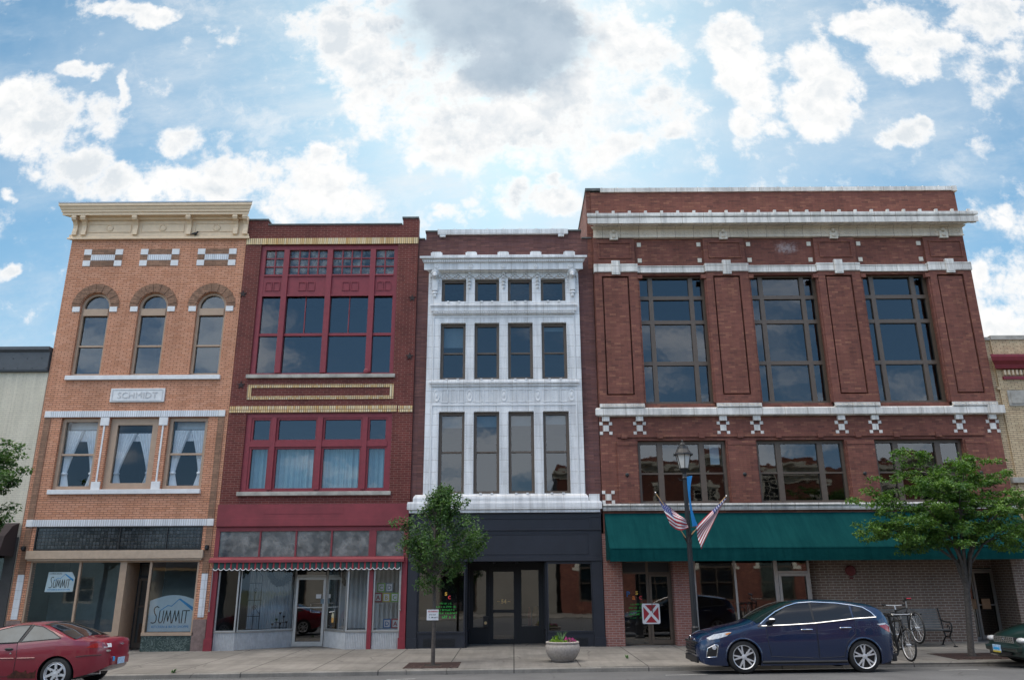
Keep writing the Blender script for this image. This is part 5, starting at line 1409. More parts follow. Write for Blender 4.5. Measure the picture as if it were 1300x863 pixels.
    m = MB(); m.tube([(4.15, F + .27, 1.0), (4.15, F + .22, 1.02), (4.15, F + .22, 1.25), (4.15, F + .27, 1.27)], .012); m.build('handle', 'bronze', fr)
    m = MB(); m.box(3.40, 3.95, F + .75, F + .78, .1, 1.45); m.build('inner_screen', 'aluminium_dull', b)
    for ch, x, z, c in (('P', 3.46, 1.46, 'block_blue'), ('a', 3.62, 1.38, 'ink_orange'), ('s', 3.72, 1.52, 'yellow_plastic'), ('c', 3.83, 1.38, 'ink_red')):
        m = MB(); text_mb(m, ch, x, z, F + .325, .22, bold=True); m.build('window_letter', c, fr)
    m = MB()
    for k, wd in enumerate((.36, .5, .46, .52, .4)): scribble(m, 3.70, 1.22 - .095 * k, F + .325, wd, .05 if k != 3 else .075, 60 + k)
    m.build('window_lettering', 'ink_green', fr)
    s_ = thing('warning_sign', 'white edged red square sign with a white X hung on the glass entrance door', 'sign', (4.11, F + .2, .97))
    m = MB(); m.prism(rounded(4.11, .975, .53, .575, .05), F + .245, F + .262); m.build('sign_panel', 'sign_white', s_)
    m = MB()
    hw, hh, g_ = .225, .25, .055
    for tri in (((-hw + g_, hh), (hw - g_, hh), (0, g_ * 1.1)), ((-hw + g_, -hh), (0, -g_ * 1.1), (hw - g_, -hh)), ((-hw, hh - g_), (-g_ * .95, 0), (-hw, -hh + g_)), ((hw, hh - g_), (hw, -hh + g_), (g_ * .95, 0))):
        m.prism([(4.11 + x, .975 + z) for x, z in tri], F + .241, F + .247)
    m.build('red_field', 'sign_red', s_)
    # shop windows behind the street lamp
    f = MB(); pn = MB()
    for x in (5.42, 6.64, 7.84): f.box(x, x + .06, F + .04, F + .12, -.1, 2.9)
    f.box(5.48, 7.84, F + .05, F + .11, -.1, .34); f.box(5.48, 7.84, F + .046, F + .115, .34, .38)
    sw = f.build('shop_window', 'aluminium', b)
    pn.quad((5.45, F + .08, .36), (7.87, F + .08, .36), (7.87, F + .08, 2.9), (5.45, F + .08, 2.9)); pn.build('pane', 'shop_glass_dark', sw)
    fr = frame_mb(7.90, 8.92, .06, 2.85, F + .05, F + .12, .06, hb=((2.14, .07),), fb=.03).build('entry_door', 'aluminium', b)
    frame_mb(7.965, 8.855, .08, 2.10, F + .02, F + .052, .075, fb=.12).build('door_leaf', 'aluminium', fr)
    p = MB(); p.quad((7.93, F + .085, .1), (8.9, F + .085, .1), (8.9, F + .085, 2.82), (7.93, F + .085, 2.82)); p.build('pane', 'shop_glass_dark', fr)
    m = MB(); m.tube([(8.04, F + .02, 1.0), (8.04, F - .03, 1.02), (8.04, F - .03, 1.25), (8.04, F + .02, 1.27)], .012); m.build('handle', 'aluminium_dull', fr)
    bx('shop_partition', 'interior_brown', b, 5.5, 8.9, F + 1.6, F + 1.65, -.1, 2.9)
    # taupe infill wall with slanting return and second recess
    m = MB(); m.box(9.42, 13.62, F + .02, F + .3, -.2, 3.28); m.box(15.0, 15.43, F + .02, F + .3, -.2, 3.28)
    m.add([(8.96, F + .5, -.2), (9.418, F + .02, -.2), (9.418, F + .3, -.2), (8.96, F + .7, -.2), (8.96, F + .5, 3.28), (9.418, F + .02, 3.28), (9.418, F + .3, 3.28), (8.96, F + .7, 3.28)], [(0, 1, 5, 4), (1, 2, 6, 5), (2, 3, 7, 6), (3, 0, 4, 7), (4, 5, 6, 7), (3, 2, 1, 0)])
    m.box(13.62 - .2, 13.62, F + .3, F + 1.1, -.2, 3.28); m.box(15.0, 15.2, F + .3, F + 1.1, -.2, 3.28); m.box(13.62, 15.0, F + 1.04, F + 1.1, 2.25, 3.28)
    build_each(m, 'taupe_wall', 'taupe_brick', b)
    bx('brick_corner', 'taupe_brick', b, 9.42, 9.66, F - .004, F + .018, -.2, 3.28)
    fr = frame_mb(13.66, 14.98, .12, 2.22, F + 1.02, F + 1.10, .05, vb=((14.30, .05),), fb=.1).build('entry_door', 'aluminium_dull', b)
    frame_mb(14.32, 14.93, .15, 2.15, F + .99, F + 1.022, .06, fb=.12, hb=((1.15, .04),)).build('door_leaf', 'aluminium_dull', fr)
    p = MB(); p.quad((13.7, F + 1.06, .2), (14.95, F + 1.06, .2), (14.95, F + 1.06, 2.2), (13.7, F + 1.06, 2.2)); p.build('pane', 'shop_glass_dark', fr)
    m = MB(); m.lathe([(.155, 0), (.155, -.05), (.13, -.075), (.05, -.085), (0, -.085)], (10.13, F + .02, 2.17), 24, 'y'); m.box(10.08, 10.18, F - .01, F + .02, 1.93, 1.98); m.build('alarm_bell', 'brass_red', b, smooth=True)


def rounded(cx, cz, w, h, r, n=5):
    P = []
    for sx, sz, a in ((1, 1, 0), (-1, 1, 90), (-1, -1, 180), (1, -1, 270)): P += arc(cx + sx * (w / 2 - r), cz + sz * (h / 2 - r), r, a, a + 90, n)
    return P


large_building()

# ================================================================ 5, 6. neighbours at both ends
def end_buildings():
    b = thing('brick_building', 'low cream painted brick building with a dark grey metal cornice at the left end', 'building', (-19, F, 0))
    m = MB(); m.wall(-24, -15.06, -.3, 9.2, F + .04, F + .34, [(-24, -15.4, -.3, 3.3)]); m.build('brick_wall', 'painted_brick', b)
    shell(b, -24, -15.06, 9.0, floors=(3.9,), y0=F + .35)
    m = MB(); m.prof([(F + .04, 8.50), (F - .06, 8.50), (F - .08, 8.56), (F - .08, 9.14), (F - .16, 9.22), (F - .16, 9.32), (F + .34, 9.32), (F + .34, 9.2), (F + .04, 9.2)], -24, -15.06); co = m.build('cornice', 'grey_metal', b)
    m = MB()
    for k in range(18):
        m.ball((-15.3 - k * .46, F - .08, 8.95), (.03, .02, .03), 6, 4); m.ball((-15.1 - k * .46, F - .08, 8.62), (.025, .02, .025), 6, 4)
    m.build('rivet', 'grey_metal', co)
    m = MB(); m.prof([(F + .02, 3.72), (F - .3, 3.62), (F - .62, 3.30), (F - .78, 2.72), (F - .76, 2.72), (F - .6, 3.28), (F + .02, 3.69)], -24, -15.12); m.build('awning', 'brown_canvas', b)
    for x in (-15.14, ):
        m = MB(); m.prof([(F + .02, 3.70), (F - .3, 3.6), (F - .62, 3.28), (F - .77, 2.73), (F + .02, 2.73)], x - .02, x); m.build('awning_side', 'brown_canvas', b)
    m = MB(); m.box(-15.4, -15.08, F + .0, F + .3, -.3, 3.3); m.build('corner_pier', 'dark_wall', b)
    m = MB(); m.box(-24, -15.4, F + .1, F + .15, -.3, .5); m.box(-17.6, -17.5, F + .1, F + .16, .5, 3.3); sw = m.build('shop_window', 'dark_frame', b)
    p = MB(); p.quad((-24, F + .13, .5), (-15.4, F + .13, .5), (-15.4, F + .13, 3.3), (-24, F + .13, 3.3)); p.build('pane', 'shop_glass_dark', sw)

    b = thing('brick_building', 'cream glazed brick building with a red moulded cornice at the right end', 'building', (19, F, .17))
    m = MB(); m.wall(15.46, 24, -.3, 9.40, F + .10, F + .40, [(17.2, 20, 4.6, 6.9), (21, 23.5, 4.6, 6.9), (17.0, 23.5, -.3, 3.2)]); m.build('brick_wall', 'cream_brick', b)
    shell(b, 15.46, 24, 9.2, floors=(3.9,), y0=F + .41)
    m = MB(); m.box(15.46, 15.70, F + .04, F + .42, 9.402, 9.50); m.box(15.70, 24, F + .0, F + .42, 9.402, 9.545); build_each(m, 'coping', 'limestone', b)
    bx('corner_pier', 'cream_brick', b, 15.70, 16.9, F + .04, F + .11, -.3, 9.398)
    m = MB(); m.prof([(F + .10, 8.40), (F - .10, 8.40), (F - .14, 8.52), (F - .26, 8.62), (F - .30, 8.74), (F - .30, 8.82), (F + .10, 8.82)], 15.80, 24, 1, 0, ref=F + .1); m.box(15.86, 24, F - .02, F + .10, 8.06, 8.16); co = m.build('cornice', 'red_paint', b)
    m = MB()
    for k in range(60): m.box(15.90 + k * .13, 15.96 + k * .13, F - .04, F + .09, 8.20, 8.36)
    m.build('dentil', 'cornice_cream', co)
    m = MB(); m.box(15.9, 16.45, F - .0, F + .05, 7.18, 7.70); m.box(15.98, 16.37, F - .02, F + .0, 7.26, 7.62); m.build('stone_panel', 'limestone', b, bevel=.01)
    for z in (7.08, 7.72): bx('soldier_band', 'cream_brick', b, 15.62, 23.9, F + .03, F + .06, z, z + .12)
    m = MB(); m.box(15.52, 17.1, F - .05, F + .1, 4.75, 4.92); m.build('sill_course', 'limestone', b)
    window(b, 17.204, 19.996, 4.604, 6.896, F + .2, 'bronze', fw=.1, depth=.1, vb=(18.6,)); window(b, 21.004, 23.496, 4.604, 6.896, F + .2, 'bronze', fw=.1, depth=.1, vb=(22.2,))
    window(b, 17.0, 23.5, .3, 3.2, F + .2, 'bronze', fw=.1, depth=.1, vb=(19, 21), gl='shop_glass_dark')

    # across the street: what the shop windows mirror
    b = thing('brick_building', 'red brick hall with tall round arches across the street mirrored in the shop glass', 'building', (17, -6.3, 0))
    X0, X1, Y0 = 3.2, 36, -6.3
    arches = [5.6 + 4.1 * k for k in range(8)]
    holes = [(c - 1.15, c + 1.15, .8, 4.2) for c in arches] + [(c - .6, c + .6, 5.9, 8.3) for c in arches]
    m = MB(); m.wall(X0, X1, -.3, 10.4, Y0 - .3, Y0, holes)
    for c in arches:
        m.prism([(c - 1.15, 3.05), *arc(c, 3.05, 1.15, 180, 90)[1:], (c - 1.15, 4.2)], Y0 - .3, Y0); m.prism([(c + 1.15, 4.2), *arc(c, 3.05, 1.15, 90, 0)], Y0 - .3, Y0)
    m.build('brick_wall', 'red_brick', b)
    m = MB(); m.box(X0, X1, Y0 - 8, Y0 - .31, -.3, 10.0); m.build('inner_wall', 'interior', b)
    for c in arches:
        m = MB(); o, i_ = arc(c, 3.05, 1.42, 0, 180, 16), arc(c, 3.05, 1.15, 0, 180, 16)
        for k in range(16): m.prism([o[k], o[k + 1], i_[k + 1], i_[k]], Y0 - .02, Y0 + .05)
        m.box(c - 1.6, c - 1.15, Y0 - .02, Y0 + .06, 2.86, 3.04); m.box(c + 1.15, c + 1.6, Y0 - .02, Y0 + .06, 2.86, 3.04); m.build('arch_trim', 'opp_trim', b)
        f = frame_mb(c - .6, c + .6, 5.9, 8.3, Y0 - .16, Y0 - .04, .12, vb=(c,), hb=(6.7, 7.1, 7.5, 7.9), bw=.05).build('window', 'opp_trim', b)
        m = MB(); m.box(c - .75, c + .75, Y0 - .02, Y0 + .08, 8.3, 8.5); m.box(c - .12, c + .12, Y0 - .02, Y0 + .1, 8.32, 8.75); m.box(c - .75, c + .75, Y0 - .02, Y0 + .08, 5.72, 5.9); m.build('window_trim', 'opp_trim', b)
        f = frame_mb(c - 1.15, c + 1.15, .8, 3.05, Y0 - .2, Y0 - .1, .1, vb=(c,), hb=(2.0,)).build('window', 'bronze', b)
        p = MB(); p.quad((c - 1.15, Y0 - .15, .8), (c + 1.15, Y0 - .15, .8), (c + 1.15, Y0 - .15, 4.2), (c - 1.15, Y0 - .15, 4.2)); p.build('pane', 'window_glass', f)
    m = MB(); m.prof([(Y0 - .02, 9.3), (Y0 + .1, 9.3), (Y0 + .1, 9.6), (Y0 + .3, 9.7), (Y0 + .55, 9.75), (Y0 + .6, 10.0), (Y0 - .02, 10.1)], X0 - .3, X1); m.box(X0, X1, Y0 - .02, Y0 + .06, 4.9, 5.15)
    m.build('cornice', 'opp_trim', b)
    m = MB()
    for k in range(80): m.box(X0 + .1 + k * .41, X0 + .3 + k * .41, Y0 + .1, Y0 + .28, 9.52, 9.68)
    m.build('dentil', 'opp_trim', b)
    b = thing('stucco_building', 'low pale stucco building across the street mirrored in the maroon shop windows', 'building', (-9, -6.5, 0))
    m = MB(); m.wall(-19.5, 2.9, -.3, 5.6, -6.8, -6.5, [(-17, -14.6, .3, 3), (-12, -9.5, 1, 3), (-5, -2.6, .1, 2.6)]); m.build('wall', 'opp_beige', b)
    m = MB(); m.box(-19.6, 3.0, -6.85, -6.42, 5.6, 5.85); build_each(m, 'coping', 'coping_grey', b)
    m = MB(); m.box(-19.4, 2.8, -13, -7.0, -.3, 5.4); m.build('inner_wall', 'interior', b)
    for a, c, z0, z1 in ((-17, -14.6, .3, 3), (-12, -9.5, 1, 3), (-5, -2.6, .1, 2.6)): window(b, a, c, z0, z1, -6.72, 'bronze', fw=.1, depth=.1, vb=((a + c) / 2,), name='window')
    b = thing('clapboard_building', 'blue grey building with shingled porch roof across the street mirrored in left shop windows', 'building', (-27, -6.5, 0))
    m = MB(); m.wall(-36, -20, -.3, 6.2, -6.8, -6.5, [(-25, -24, .1, 2.3), (-30.5, -28.5, .9, 2.6)]); m.build('wall', 'opp_teal', b)
    m = MB(); m.box(-35.9, -20.1, -13, -7.0, -.3, 6.0); m.build('inner_wall', 'interior', b)
    m = MB(); m.prof([(-6.5, 4.1), (-5.2, 3.2), (-5.1, 3.05), (-6.5, 3.05)], -24.4, -20.6); rf = m.build('porch_roof', 'roof_shingle', b)
    m = MB(); m.box(-24.5, -20.5, -5.12, -5.0, 2.95, 3.12); m.build('eave', 'pole_wood', b)
    window(b, -30.5, -28.5, .9, 2.6, -6.72, 'opp_trim', fw=.12, depth=.1, vb=(-29.5,), hb=(1.75,)); m = MB(); m.box(-25, -24, -6.75, -6.65, .1, 2.3); m.build('door', 'opp_trim', b)


end_buildings()

# ================================================================ street furniture
def street_lamp():
    X, Y = 4.44, 20.6; z0 = gz(X, Y)
    t = thing('street_lamp', 'black cast iron street lamp with fluted post and tapered lantern before the green awning', 'street lamp', (X, Y, z0))
    m = MB(); m.lathe([(.17, 0), (.17, .06), (.14, .10), (.135, .42), (.15, .46), (.11, .54), (.085, .72), (.095, .76), (.075, .80)], (X, Y, z0), 20); m.build('lamp_base', 'black_iron', t, smooth=True)
    m = MB(); n = 24
    rings = []
    for h, r in ((.78, .068), (2.2, .058), (4.25, .047), (4.40, .047)):
        rings.append([(X + (r + (.006 if k % 2 else 0)) * math.cos(2 * math.pi * k / n), Y + (r + (.006 if k % 2 else 0)) * math.sin(2 * math.pi * k / n), z0 + h) for k in range(n)])
    m.v = [v for r in rings for v in r]; m.f = [(i * n + k, i * n + (k + 1) % n, (i + 1) * n + (k + 1) % n, (i + 1) * n + k) for i in range(3) for k in range(n)]; m.mi = [0] * len(m.f)
    m.lathe([(.06, 4.36), (.075, 4.39), (.06, 4.42), (.05, 4.50), (.07, 4.56), (.085, 4.60), (.10, 4.62)], (X, Y, z0), 16)
    m.build('post', 'black_iron', t)
    zl = 4.66
    m = MB(); m.lathe([(.10, zl - .05), (.11, zl - .02), (.12, zl), (.10, zl + .01)], (X, Y, z0 * 0), 16)
    ns = 6
    for k in range(ns):
        a = 2 * math.pi * (k + .5) / ns; m.tube([(X + .115 * math.cos(a), Y + .115 * math.sin(a), zl), (X + .20 * math.cos(a), Y + .20 * math.sin(a), zl + .36)], .011, 5)
    m.lathe([(.19, zl + .36), (.255, zl + .345), (.25, zl + .38), (.20, zl + .41), (.15, zl + .50), (.13, zl + .58), (.075, zl + .60), (.08, zl + .62), (.06, zl + .66), (.03, zl + .68), (.025, zl + .70), (.035, zl + .72), (0, zl + .76)], (X, Y, 0), 18)
    la = m.build('lantern', 'black_iron', t)
    m = MB()
    for k in range(ns):
        a, c = 2 * math.pi * (k + .5) / ns, 2 * math.pi * (k + 1.5) / ns
        p = lambda r, h, an: (X + r * math.cos(an), Y + r * math.sin(an), zl + h)
        m.quad(p(.112, .005, a), p(.112, .005, c), p(.195, .355, c), p(.195, .355, a))
    m.build('lantern_glass', 'lamp_glass', la)
    m = MB(); m.tube([(X - .03, Y, 4.36), (X - .14, Y - .02, 4.36), (X - .16, Y - .02, 4.42)], .012, 6); m.tube([(X, Y, 4.45), (X + .22, Y, 4.45)], .012, 6); m.tube([(X, Y, 3.18), (X + .2, Y, 3.18)], .012, 6)
    m.build('banner_arm', 'black_iron', t)
    m = MB(); m.tube([(X - .05, Y - .03, 2.82), (X - .14, Y - .06, 2.98)], .028, 8); m.tube([(X + .04, Y - .03, 2.94), (X + .12, Y - .06, 3.08)], .028, 8); m.lathe([(.075, 2.78), (.075, 2.90)], (X, Y, 0), 14); m.build('flag_bracket', 'black_iron', t)
    # narrow banner seen nearly edge on, twisting
    bt = thing('street_banner', 'narrow bright blue banner hanging twisted from the street lamp arms', 'banner', (X + .1, Y, 3.2))
    m = MB(); nx, nz = 6, 24
    for j in range(nz + 1):
        tt = j / nz; z = 4.44 - 1.25 * tt; ang = R(64) + R(12) * math.sin(tt * 3.0); cx = X + .035 + .05 * tt * tt
        for i in range(nx + 1):
            w = (i / nx) * .23 * (1 - .55 * math.sin(math.pi * tt)); m.v.append((cx + w * math.cos(ang) * 1.0, Y - .10 - w * math.sin(ang) + .015 * math.sin(i * 1.3 + tt * 5), z))
    m.f = [(j * (nx + 1) + i, j * (nx + 1) + i + 1, (j + 1) * (nx + 1) + i + 1, (j + 1) * (nx + 1) + i) for j in range(nz) for i in range(nx)]; m.mi = [0] * len(m.f)
    m.build('banner_cloth', 'banner_blue', bt, smooth=True)
    # two small flags in the bracket
    def flag(base, tip, label, P):
        t = thing('flag', label, 'flag', base, 'flags on the street lamp')
        b, e = Vector(base), Vector(tip)
        m = MB(); m.tube([b, e], .0125, 8); m.build('flag_pole', 'pole_wood', t, smooth=True)
        m = MB(); m.ball(e, .022, 8, 6); m.build('finial', 'chrome', t, smooth=True)
        m = MB(); ns_, nt = 26, 34
        grid = [[P(i / ns_, j / nt) for j in range(nt + 1)] for i in range(ns_ + 1)]
        m.v = [tuple(v) for r in grid for v in r]
        for i in range(ns_):
            for j in range(nt):
                m.f.append((i * (nt + 1) + j, (i + 1) * (nt + 1) + j, (i + 1) * (nt + 1) + j + 1, i * (nt + 1) + j + 1))
                st = i * 13 // ns_
                m.mi.append(2 if (i < ns_ * 7 / 13 and j < nt * .42) else (0 if st % 2 == 0 else 1))
        cl = m.build('flag_cloth', ['flag_red', 'flag_white', 'flag_blue'], t, smooth=True, angle=180)
        m = MB()
        for r in range(5):
            for c in range(6):
                s_, u = (r + .6) * .54 / 5.2, (c + .6) * .42 / 6.2
                p = P(s_, u); q = P(s_ + .01, u); w_ = P(s_, u + .01); n = (q - p).cross(w_ - p).normalized()
                for sg in (-1, 1):
                    k = p + n * .003 * sg; a = (q - p).normalized() * .013; d = (w_ - p).normalized() * .013
                    m.add([k + a, k + d, k - a, k - d], [(0, 1, 2, 3)])
        m.build('stars', 'flag_white', cl, keep_normals=True, merge=0)
    # left flag: pole leans left, cloth droops back to the post
    b, e = Vector((4.34, 20.52, 2.92)), Vector((3.62, 20.35, 4.02))
    A1 = e + Vector((.055, 0, -.12))
    def P1(s, u):
        q = A1 + Vector((.27, .0, -.68)) * s * (.25 + .75 * min(1, s + .3)) + Vector((.70, .06, -.57)) * u * (1 - s) + Vector((.46, .02, -.06)) * u * s + Vector((0, 0, -.10)) * math.sin(math.pi * u) * s
        return q + Vector((.02, 1, 0)) * (.045 * math.sin(u * 12 + s * 4) * (.25 + u) + .03 * math.sin(s * 7 + u * 2))
    flag(b, e, 'small american flag on a wooden pole leaning left from the street lamp', P1)
    b2, e2 = Vector((4.50, 20.52, 3.0)), Vector((5.40, 20.32, 3.92))
    A2 = e2 + Vector((-.02, -.02, -.03))
    def P2(s, u):
        q = A2 + Vector((-.80, .06, -.71)) * u + Vector((.09 * u, 0, -(.06 + .26 * u + .24 * u * u))) * s
        return q + Vector((0, 1, .0)) * (.04 * math.sin(s * 8 + u * 4) * (.3 + u) + .02 * math.sin(u * 9))
    flag(b2, e2, 'small american flag wrapped along its pole leaning right from the street lamp', P2)


street_lamp()


def bench():
    X0, X1, Y = 10.05, 12.15, 23.75; z0 = gz(11.2, Y)
    t = thing('bench', 'grey slatted park bench with black iron ends against the taupe brick wall', 'bench', (11.1, Y, z0))
    m = MB()
    for k in range(6):
        y = Y - .30 + k * .075; z = z0 + .41 + .012 * abs(k - 2.5) - .01; m.box(X0, X1, y, y + .062, z, z + .025)
    m.build('seat', 'bench_slat', t, bevel=.004)
    m = MB()
    for k in range(8):
        z = z0 + .47 + k * .066; y = Y + .17 + k * .018; m.add([(x, y + dy, z + dz) for x in (X0, X1) for dy, dz in ((0, 0), (.024, 0), (.040, .056), (.016, .056))], [(0, 1, 2, 3), (7, 6, 5, 4), (0, 4, 5, 1), (1, 5, 6, 2), (2, 6, 7, 3), (3, 7, 4, 0)])
    m.build('backrest', 'bench_slat', t)
    for x in (X0 + .06, X1 + .03):
        m = MB()
        m.tube([(x, Y - .38, z0 + .02), (x, Y - .30, z0 + .12), (x, Y - .16, z0 + .24), (x, Y - .20, z0 + .33), (x, Y - .30, z0 + .40)], .022, 7); m.tube([(x, Y + .30, z0 + .02), (x, Y + .20, z0 + .14), (x, Y + .06, z0 + .25), (x, Y + .10, z0 + .34), (x, Y + .15, z0 + .42), (x, Y + .22, z0 + .75), (x, Y + .30, z0 + 1.0)], .022, 7)
        m.tube([(x, Y - .16, z0 + .245), (x, Y + .06, z0 + .25)], .02, 7); m.tube([(x, Y - .31, z0 + .395), (x, Y + .14, z0 + .395)], .02, 7)
        m.tube([(x, Y - .30, z0 + .40), (x, Y - .34, z0 + .50), (x, Y - .33, z0 + .60), (x, Y - .26, z0 + .645), (x, Y - .1, z0 + .64), (x, Y + .08, z0 + .66), (x, Y + .2, z0 + .70)], .022, 7)
        m.tube([(x, Y - .20, z0 + .42), (x, Y - .21, z0 + .52), (x, Y - .14, z0 + .56), (x, Y - .10, z0 + .50)], .014, 6)
        m.box(x - .035, x + .035, Y - .43, Y - .33, z0, z0 + .025); m.box(x - .035, x + .035, Y + .25, Y + .35, z0, z0 + .025)
        m.build('iron_end', 'black_iron', t, smooth=True)


bench()


def planter():
    X, Y = 1.20, 20.9; z0 = gz(X, Y)
    t = thing('planter', 'round concrete planter bowl on the sidewalk before the navy shop front', 'planter', (X, Y, z0))
    m = MB(); m.lathe([(.0, 0), (.25, 0), (.27, .02), (.36, .12), (.425, .24), (.43, .32), (.415, .385), (.40, .40), (.41, .41), (.415, .445), (.40, .46), (.36, .46), (.34, .40), (.0, .38)], (X, Y, z0), 40); m.build('bowl', 'planter_stone', t, smooth=True, angle=50)
    m = MB(); m.lathe([(0, .405), (.345, .402), (.345, .39), (0, .385)], (X, Y, z0), 24); m.build('soil', 'soil', t)
    zt = z0 + .405
    def leafclump(name, label, x, y, n, rad, h, mat, size):
        m = MB()
        for k in range(n):
            a = random.uniform(0, 6.28); r = rad * random.random() ** .5; zz = zt + h * random.random(); c = Vector((x + r * math.cos(a), y + r * math.sin(a), zz))
            d = Vector((random.gauss(0, 1), random.gauss(0, 1), random.gauss(.3, .6))).normalized(); e = d.cross(Vector((random.random(), random.random(), random.random()))).normalized() * size * .5
            m.add([c, c + d * size * .5 + e, c + d * size, c + d * size * .5 - e], [(0, 1, 2, 3)])
        m.tube([(x, y, zt - .01), (x, y, zt + h * .5)], .008, 5)
        return tag(m.build(name, mat, org=(x, y, zt)), label, 'plant')
    leafclump('sweet_potato_vine', 'lime green leafy plant at the left front of the planter bowl', X - .19, Y - .12, 70, .11, .08, 'leaf_lime', .06)
    leafclump('coleus', 'upright lime green plant standing tallest at the left of the planter', X - .17, Y + .06, 60, .07, .17, 'leaf_lime', .055)
    leafclump('creeping_plant', 'lime green leafy plant at the front middle of the planter bowl', X + .02, Y - .17, 70, .11, .07, 'leaf_lime', .055)
    m = MB()
    for k in range(26):
        a = random.uniform(0, 6.28); tl = random.uniform(.12, .34); L = .33
        P = [Vector((X - .02, Y + .02, zt)) + Vector((math.cos(a) * tl * q * (.6 + .4 * q), math.sin(a) * tl * q * (.6 + .4 * q), L * q - .06 * q * q * tl * 3)) for q in (0, .35, .7, 1)]
        sd = Vector((-math.sin(a), math.cos(a), 0)) * .008
        for i in range(3): m.quad(P[i] - sd * (1 - i / 3), P[i] + sd * (1 - i / 3), P[i + 1] + sd * (1 - (i + 1) / 3.01), P[i + 1] - sd * (1 - (i + 1) / 3.01))
    tag(m.build('spike_plant', 'leaf_spike', org=(X - .02, Y + .02, zt)), 'spiky dark green grass like plant in the middle of the planter', 'plant')
    for i, (dx, dy) in enumerate(((.10, -.06), (.20, -.10), (.28, -.14))):
        o = leafclump('petunia', ('pink flowers nearest the spiky plant in the planter', 'tall pink flowers right of centre in the planter', 'low pink flowers at the right rim of the planter')[i], X + dx, Y + dy, 24, .05, .10, 'leaf_spike', .05)
        m = MB()
        for k in range(7):
            c = Vector((X + dx + random.uniform(-.05, .05), Y + dy + random.uniform(-.05, .05), zt + random.uniform(.06, .16 - .03 * i)))
            for q in range(5):
                a = q * 1.2566; m.add([c, c + Vector((.026 * math.cos(a), -.008, .026 * math.sin(a))), c + Vector((.026 * math.cos(a + .9), -.008, .026 * math.sin(a + .9)))], [(0, 1, 2)])
        W[o.name] = Vector((X + dx, Y + dy, zt)); m.build('flower', 'petal_pink', o)


planter()


# ---------------------------------------------------------------- trees
def leaves(m, centres, n, size, spread, flat_=.6, rng=None):
    rng = rng or random
    for c, rad in centres:
        for k in range(n):
            d = Vector((rng.gauss(0, 1), rng.gauss(0, 1), rng.gauss(0, 1))).normalized()
            p = Vector(c) + Vector((d.x * rad, d.y * rad, d.z * rad * flat_)) * rng.random() ** .45
            u = Vector((rng.gauss(0, 1), rng.gauss(0, 1), rng.gauss(-.35, .5))).normalized(); w = u.cross(Vector((rng.gauss(0, .5), rng.gauss(0, .5), 1))).normalized()
            s_ = size * rng.uniform(.7, 1.3); nrm = u.cross(w) * s_ * .12
            m.add([p, p + u * s_ * .5 + w * s_ * .30 + nrm, p + u * s_, p + u * s_ * .5 - w * s_ * .30 + nrm], [(0, 1, 2), (0, 2, 3)])


def wiggle(a, b, n, amp, rng):
    a, b = Vector(a), Vector(b); L = (b - a).length
    return [a.lerp(b, i / n) + Vector((rng.gauss(0, 1), rng.gauss(0, 1), rng.gauss(0, .6))) * amp * L * (1 if 0 < i < n else 0) for i in range(n + 1)]


def middle_tree():
    rng = random.Random(11); X, Y = -1.95, 20.45; z0 = gz(X, Y)
    t = thing('street_tree', 'small upright street tree with pointed crown and thin trunk before the navy shop front', 'tree', (X, Y, z0))
    tr = MB(); tr.tube([(X, Y, z0 - .02), (X + .01, Y, 1.0), (X - .01, Y, 2.0), (X - .02, Y, 3.2), (X + .02, Y, 4.1)], [.052, .045, .04, .026, .006], 9)
    tips = []
    for k in range(52):
        h = 1.7 + 2.05 * rng.random() ** 1.25; a = rng.uniform(0, 6.28); f = (h - 1.7) / 2.3
        prof = max(.16, 1.30 * math.sin(math.pi * min(1, f * .95 + .12) ** .72) * (1 - f * .42))
        L = prof * rng.uniform(.72, 1.08); e = (X + L * math.cos(a), Y + L * math.sin(a), h + .42 + L * .35)
        P = wiggle((X, Y, h), e, 4, .05, rng); tr.tube(P, [.018, .014, .010, .007, .003], 5)
        for q in range(2, 5): tips.append((P[q], .15 + .10 * rng.random()))
        for q in range(2):
            s_ = P[2].lerp(P[4], rng.random()) + Vector((rng.gauss(0, .13), rng.gauss(0, .13), rng.gauss(.04, .1))); tips.append((s_, .13))
    for z in (3.9, 4.05, 4.18): tips.append(((X - .05 + rng.gauss(0, .04), Y, z), .10))
    for k in range(5): tips.append(((X + .95 + .05 * k, Y - .1, 2.55 + .11 * k), .14))
    for k in range(9): tips.append(((X + rng.uniform(-.45, .4), Y + rng.uniform(-.35, .2), rng.uniform(1.72, 2.05)), .15))
    tr.build('trunk', 'trunk_bark', t, smooth=True, angle=80)
    m = MB(); tips = [((q[0] + .10 * min(1, max(0, q[2] - 1.7)), q[1], q[2]), r_) for q, r_ in tips]; leaves(m, tips, 44, .075, 1, .9, rng); m.build('crown', 'leaf_green', t, keep_normals=True, merge=0)
    # notice tied to the trunk
    s_ = thing('paper_notice', 'white no parking notice with red heading tied to the thin tree trunk', 'notice', (X + .0, Y - .06, 1.15))
    m = MB(); m.box(X - .165, X + .12, Y - .075, Y - .066, 1.0, 1.245); m.build('sheet', 'sign_white', s_)
    m = MB(); text_mb(m, 'NO PARKING', X - .02, 1.185, Y - .077, .05, sx=.78, bold=True); m.build('heading', 'ink_red', s_)
    m = MB(); scribble(m, X - .03, 1.115, Y - .077, .15, .035, 3); scribble(m, X - .01, 1.05, Y - .077, .2, .04, 4); m.build('handwriting', 'ink_black', s_)


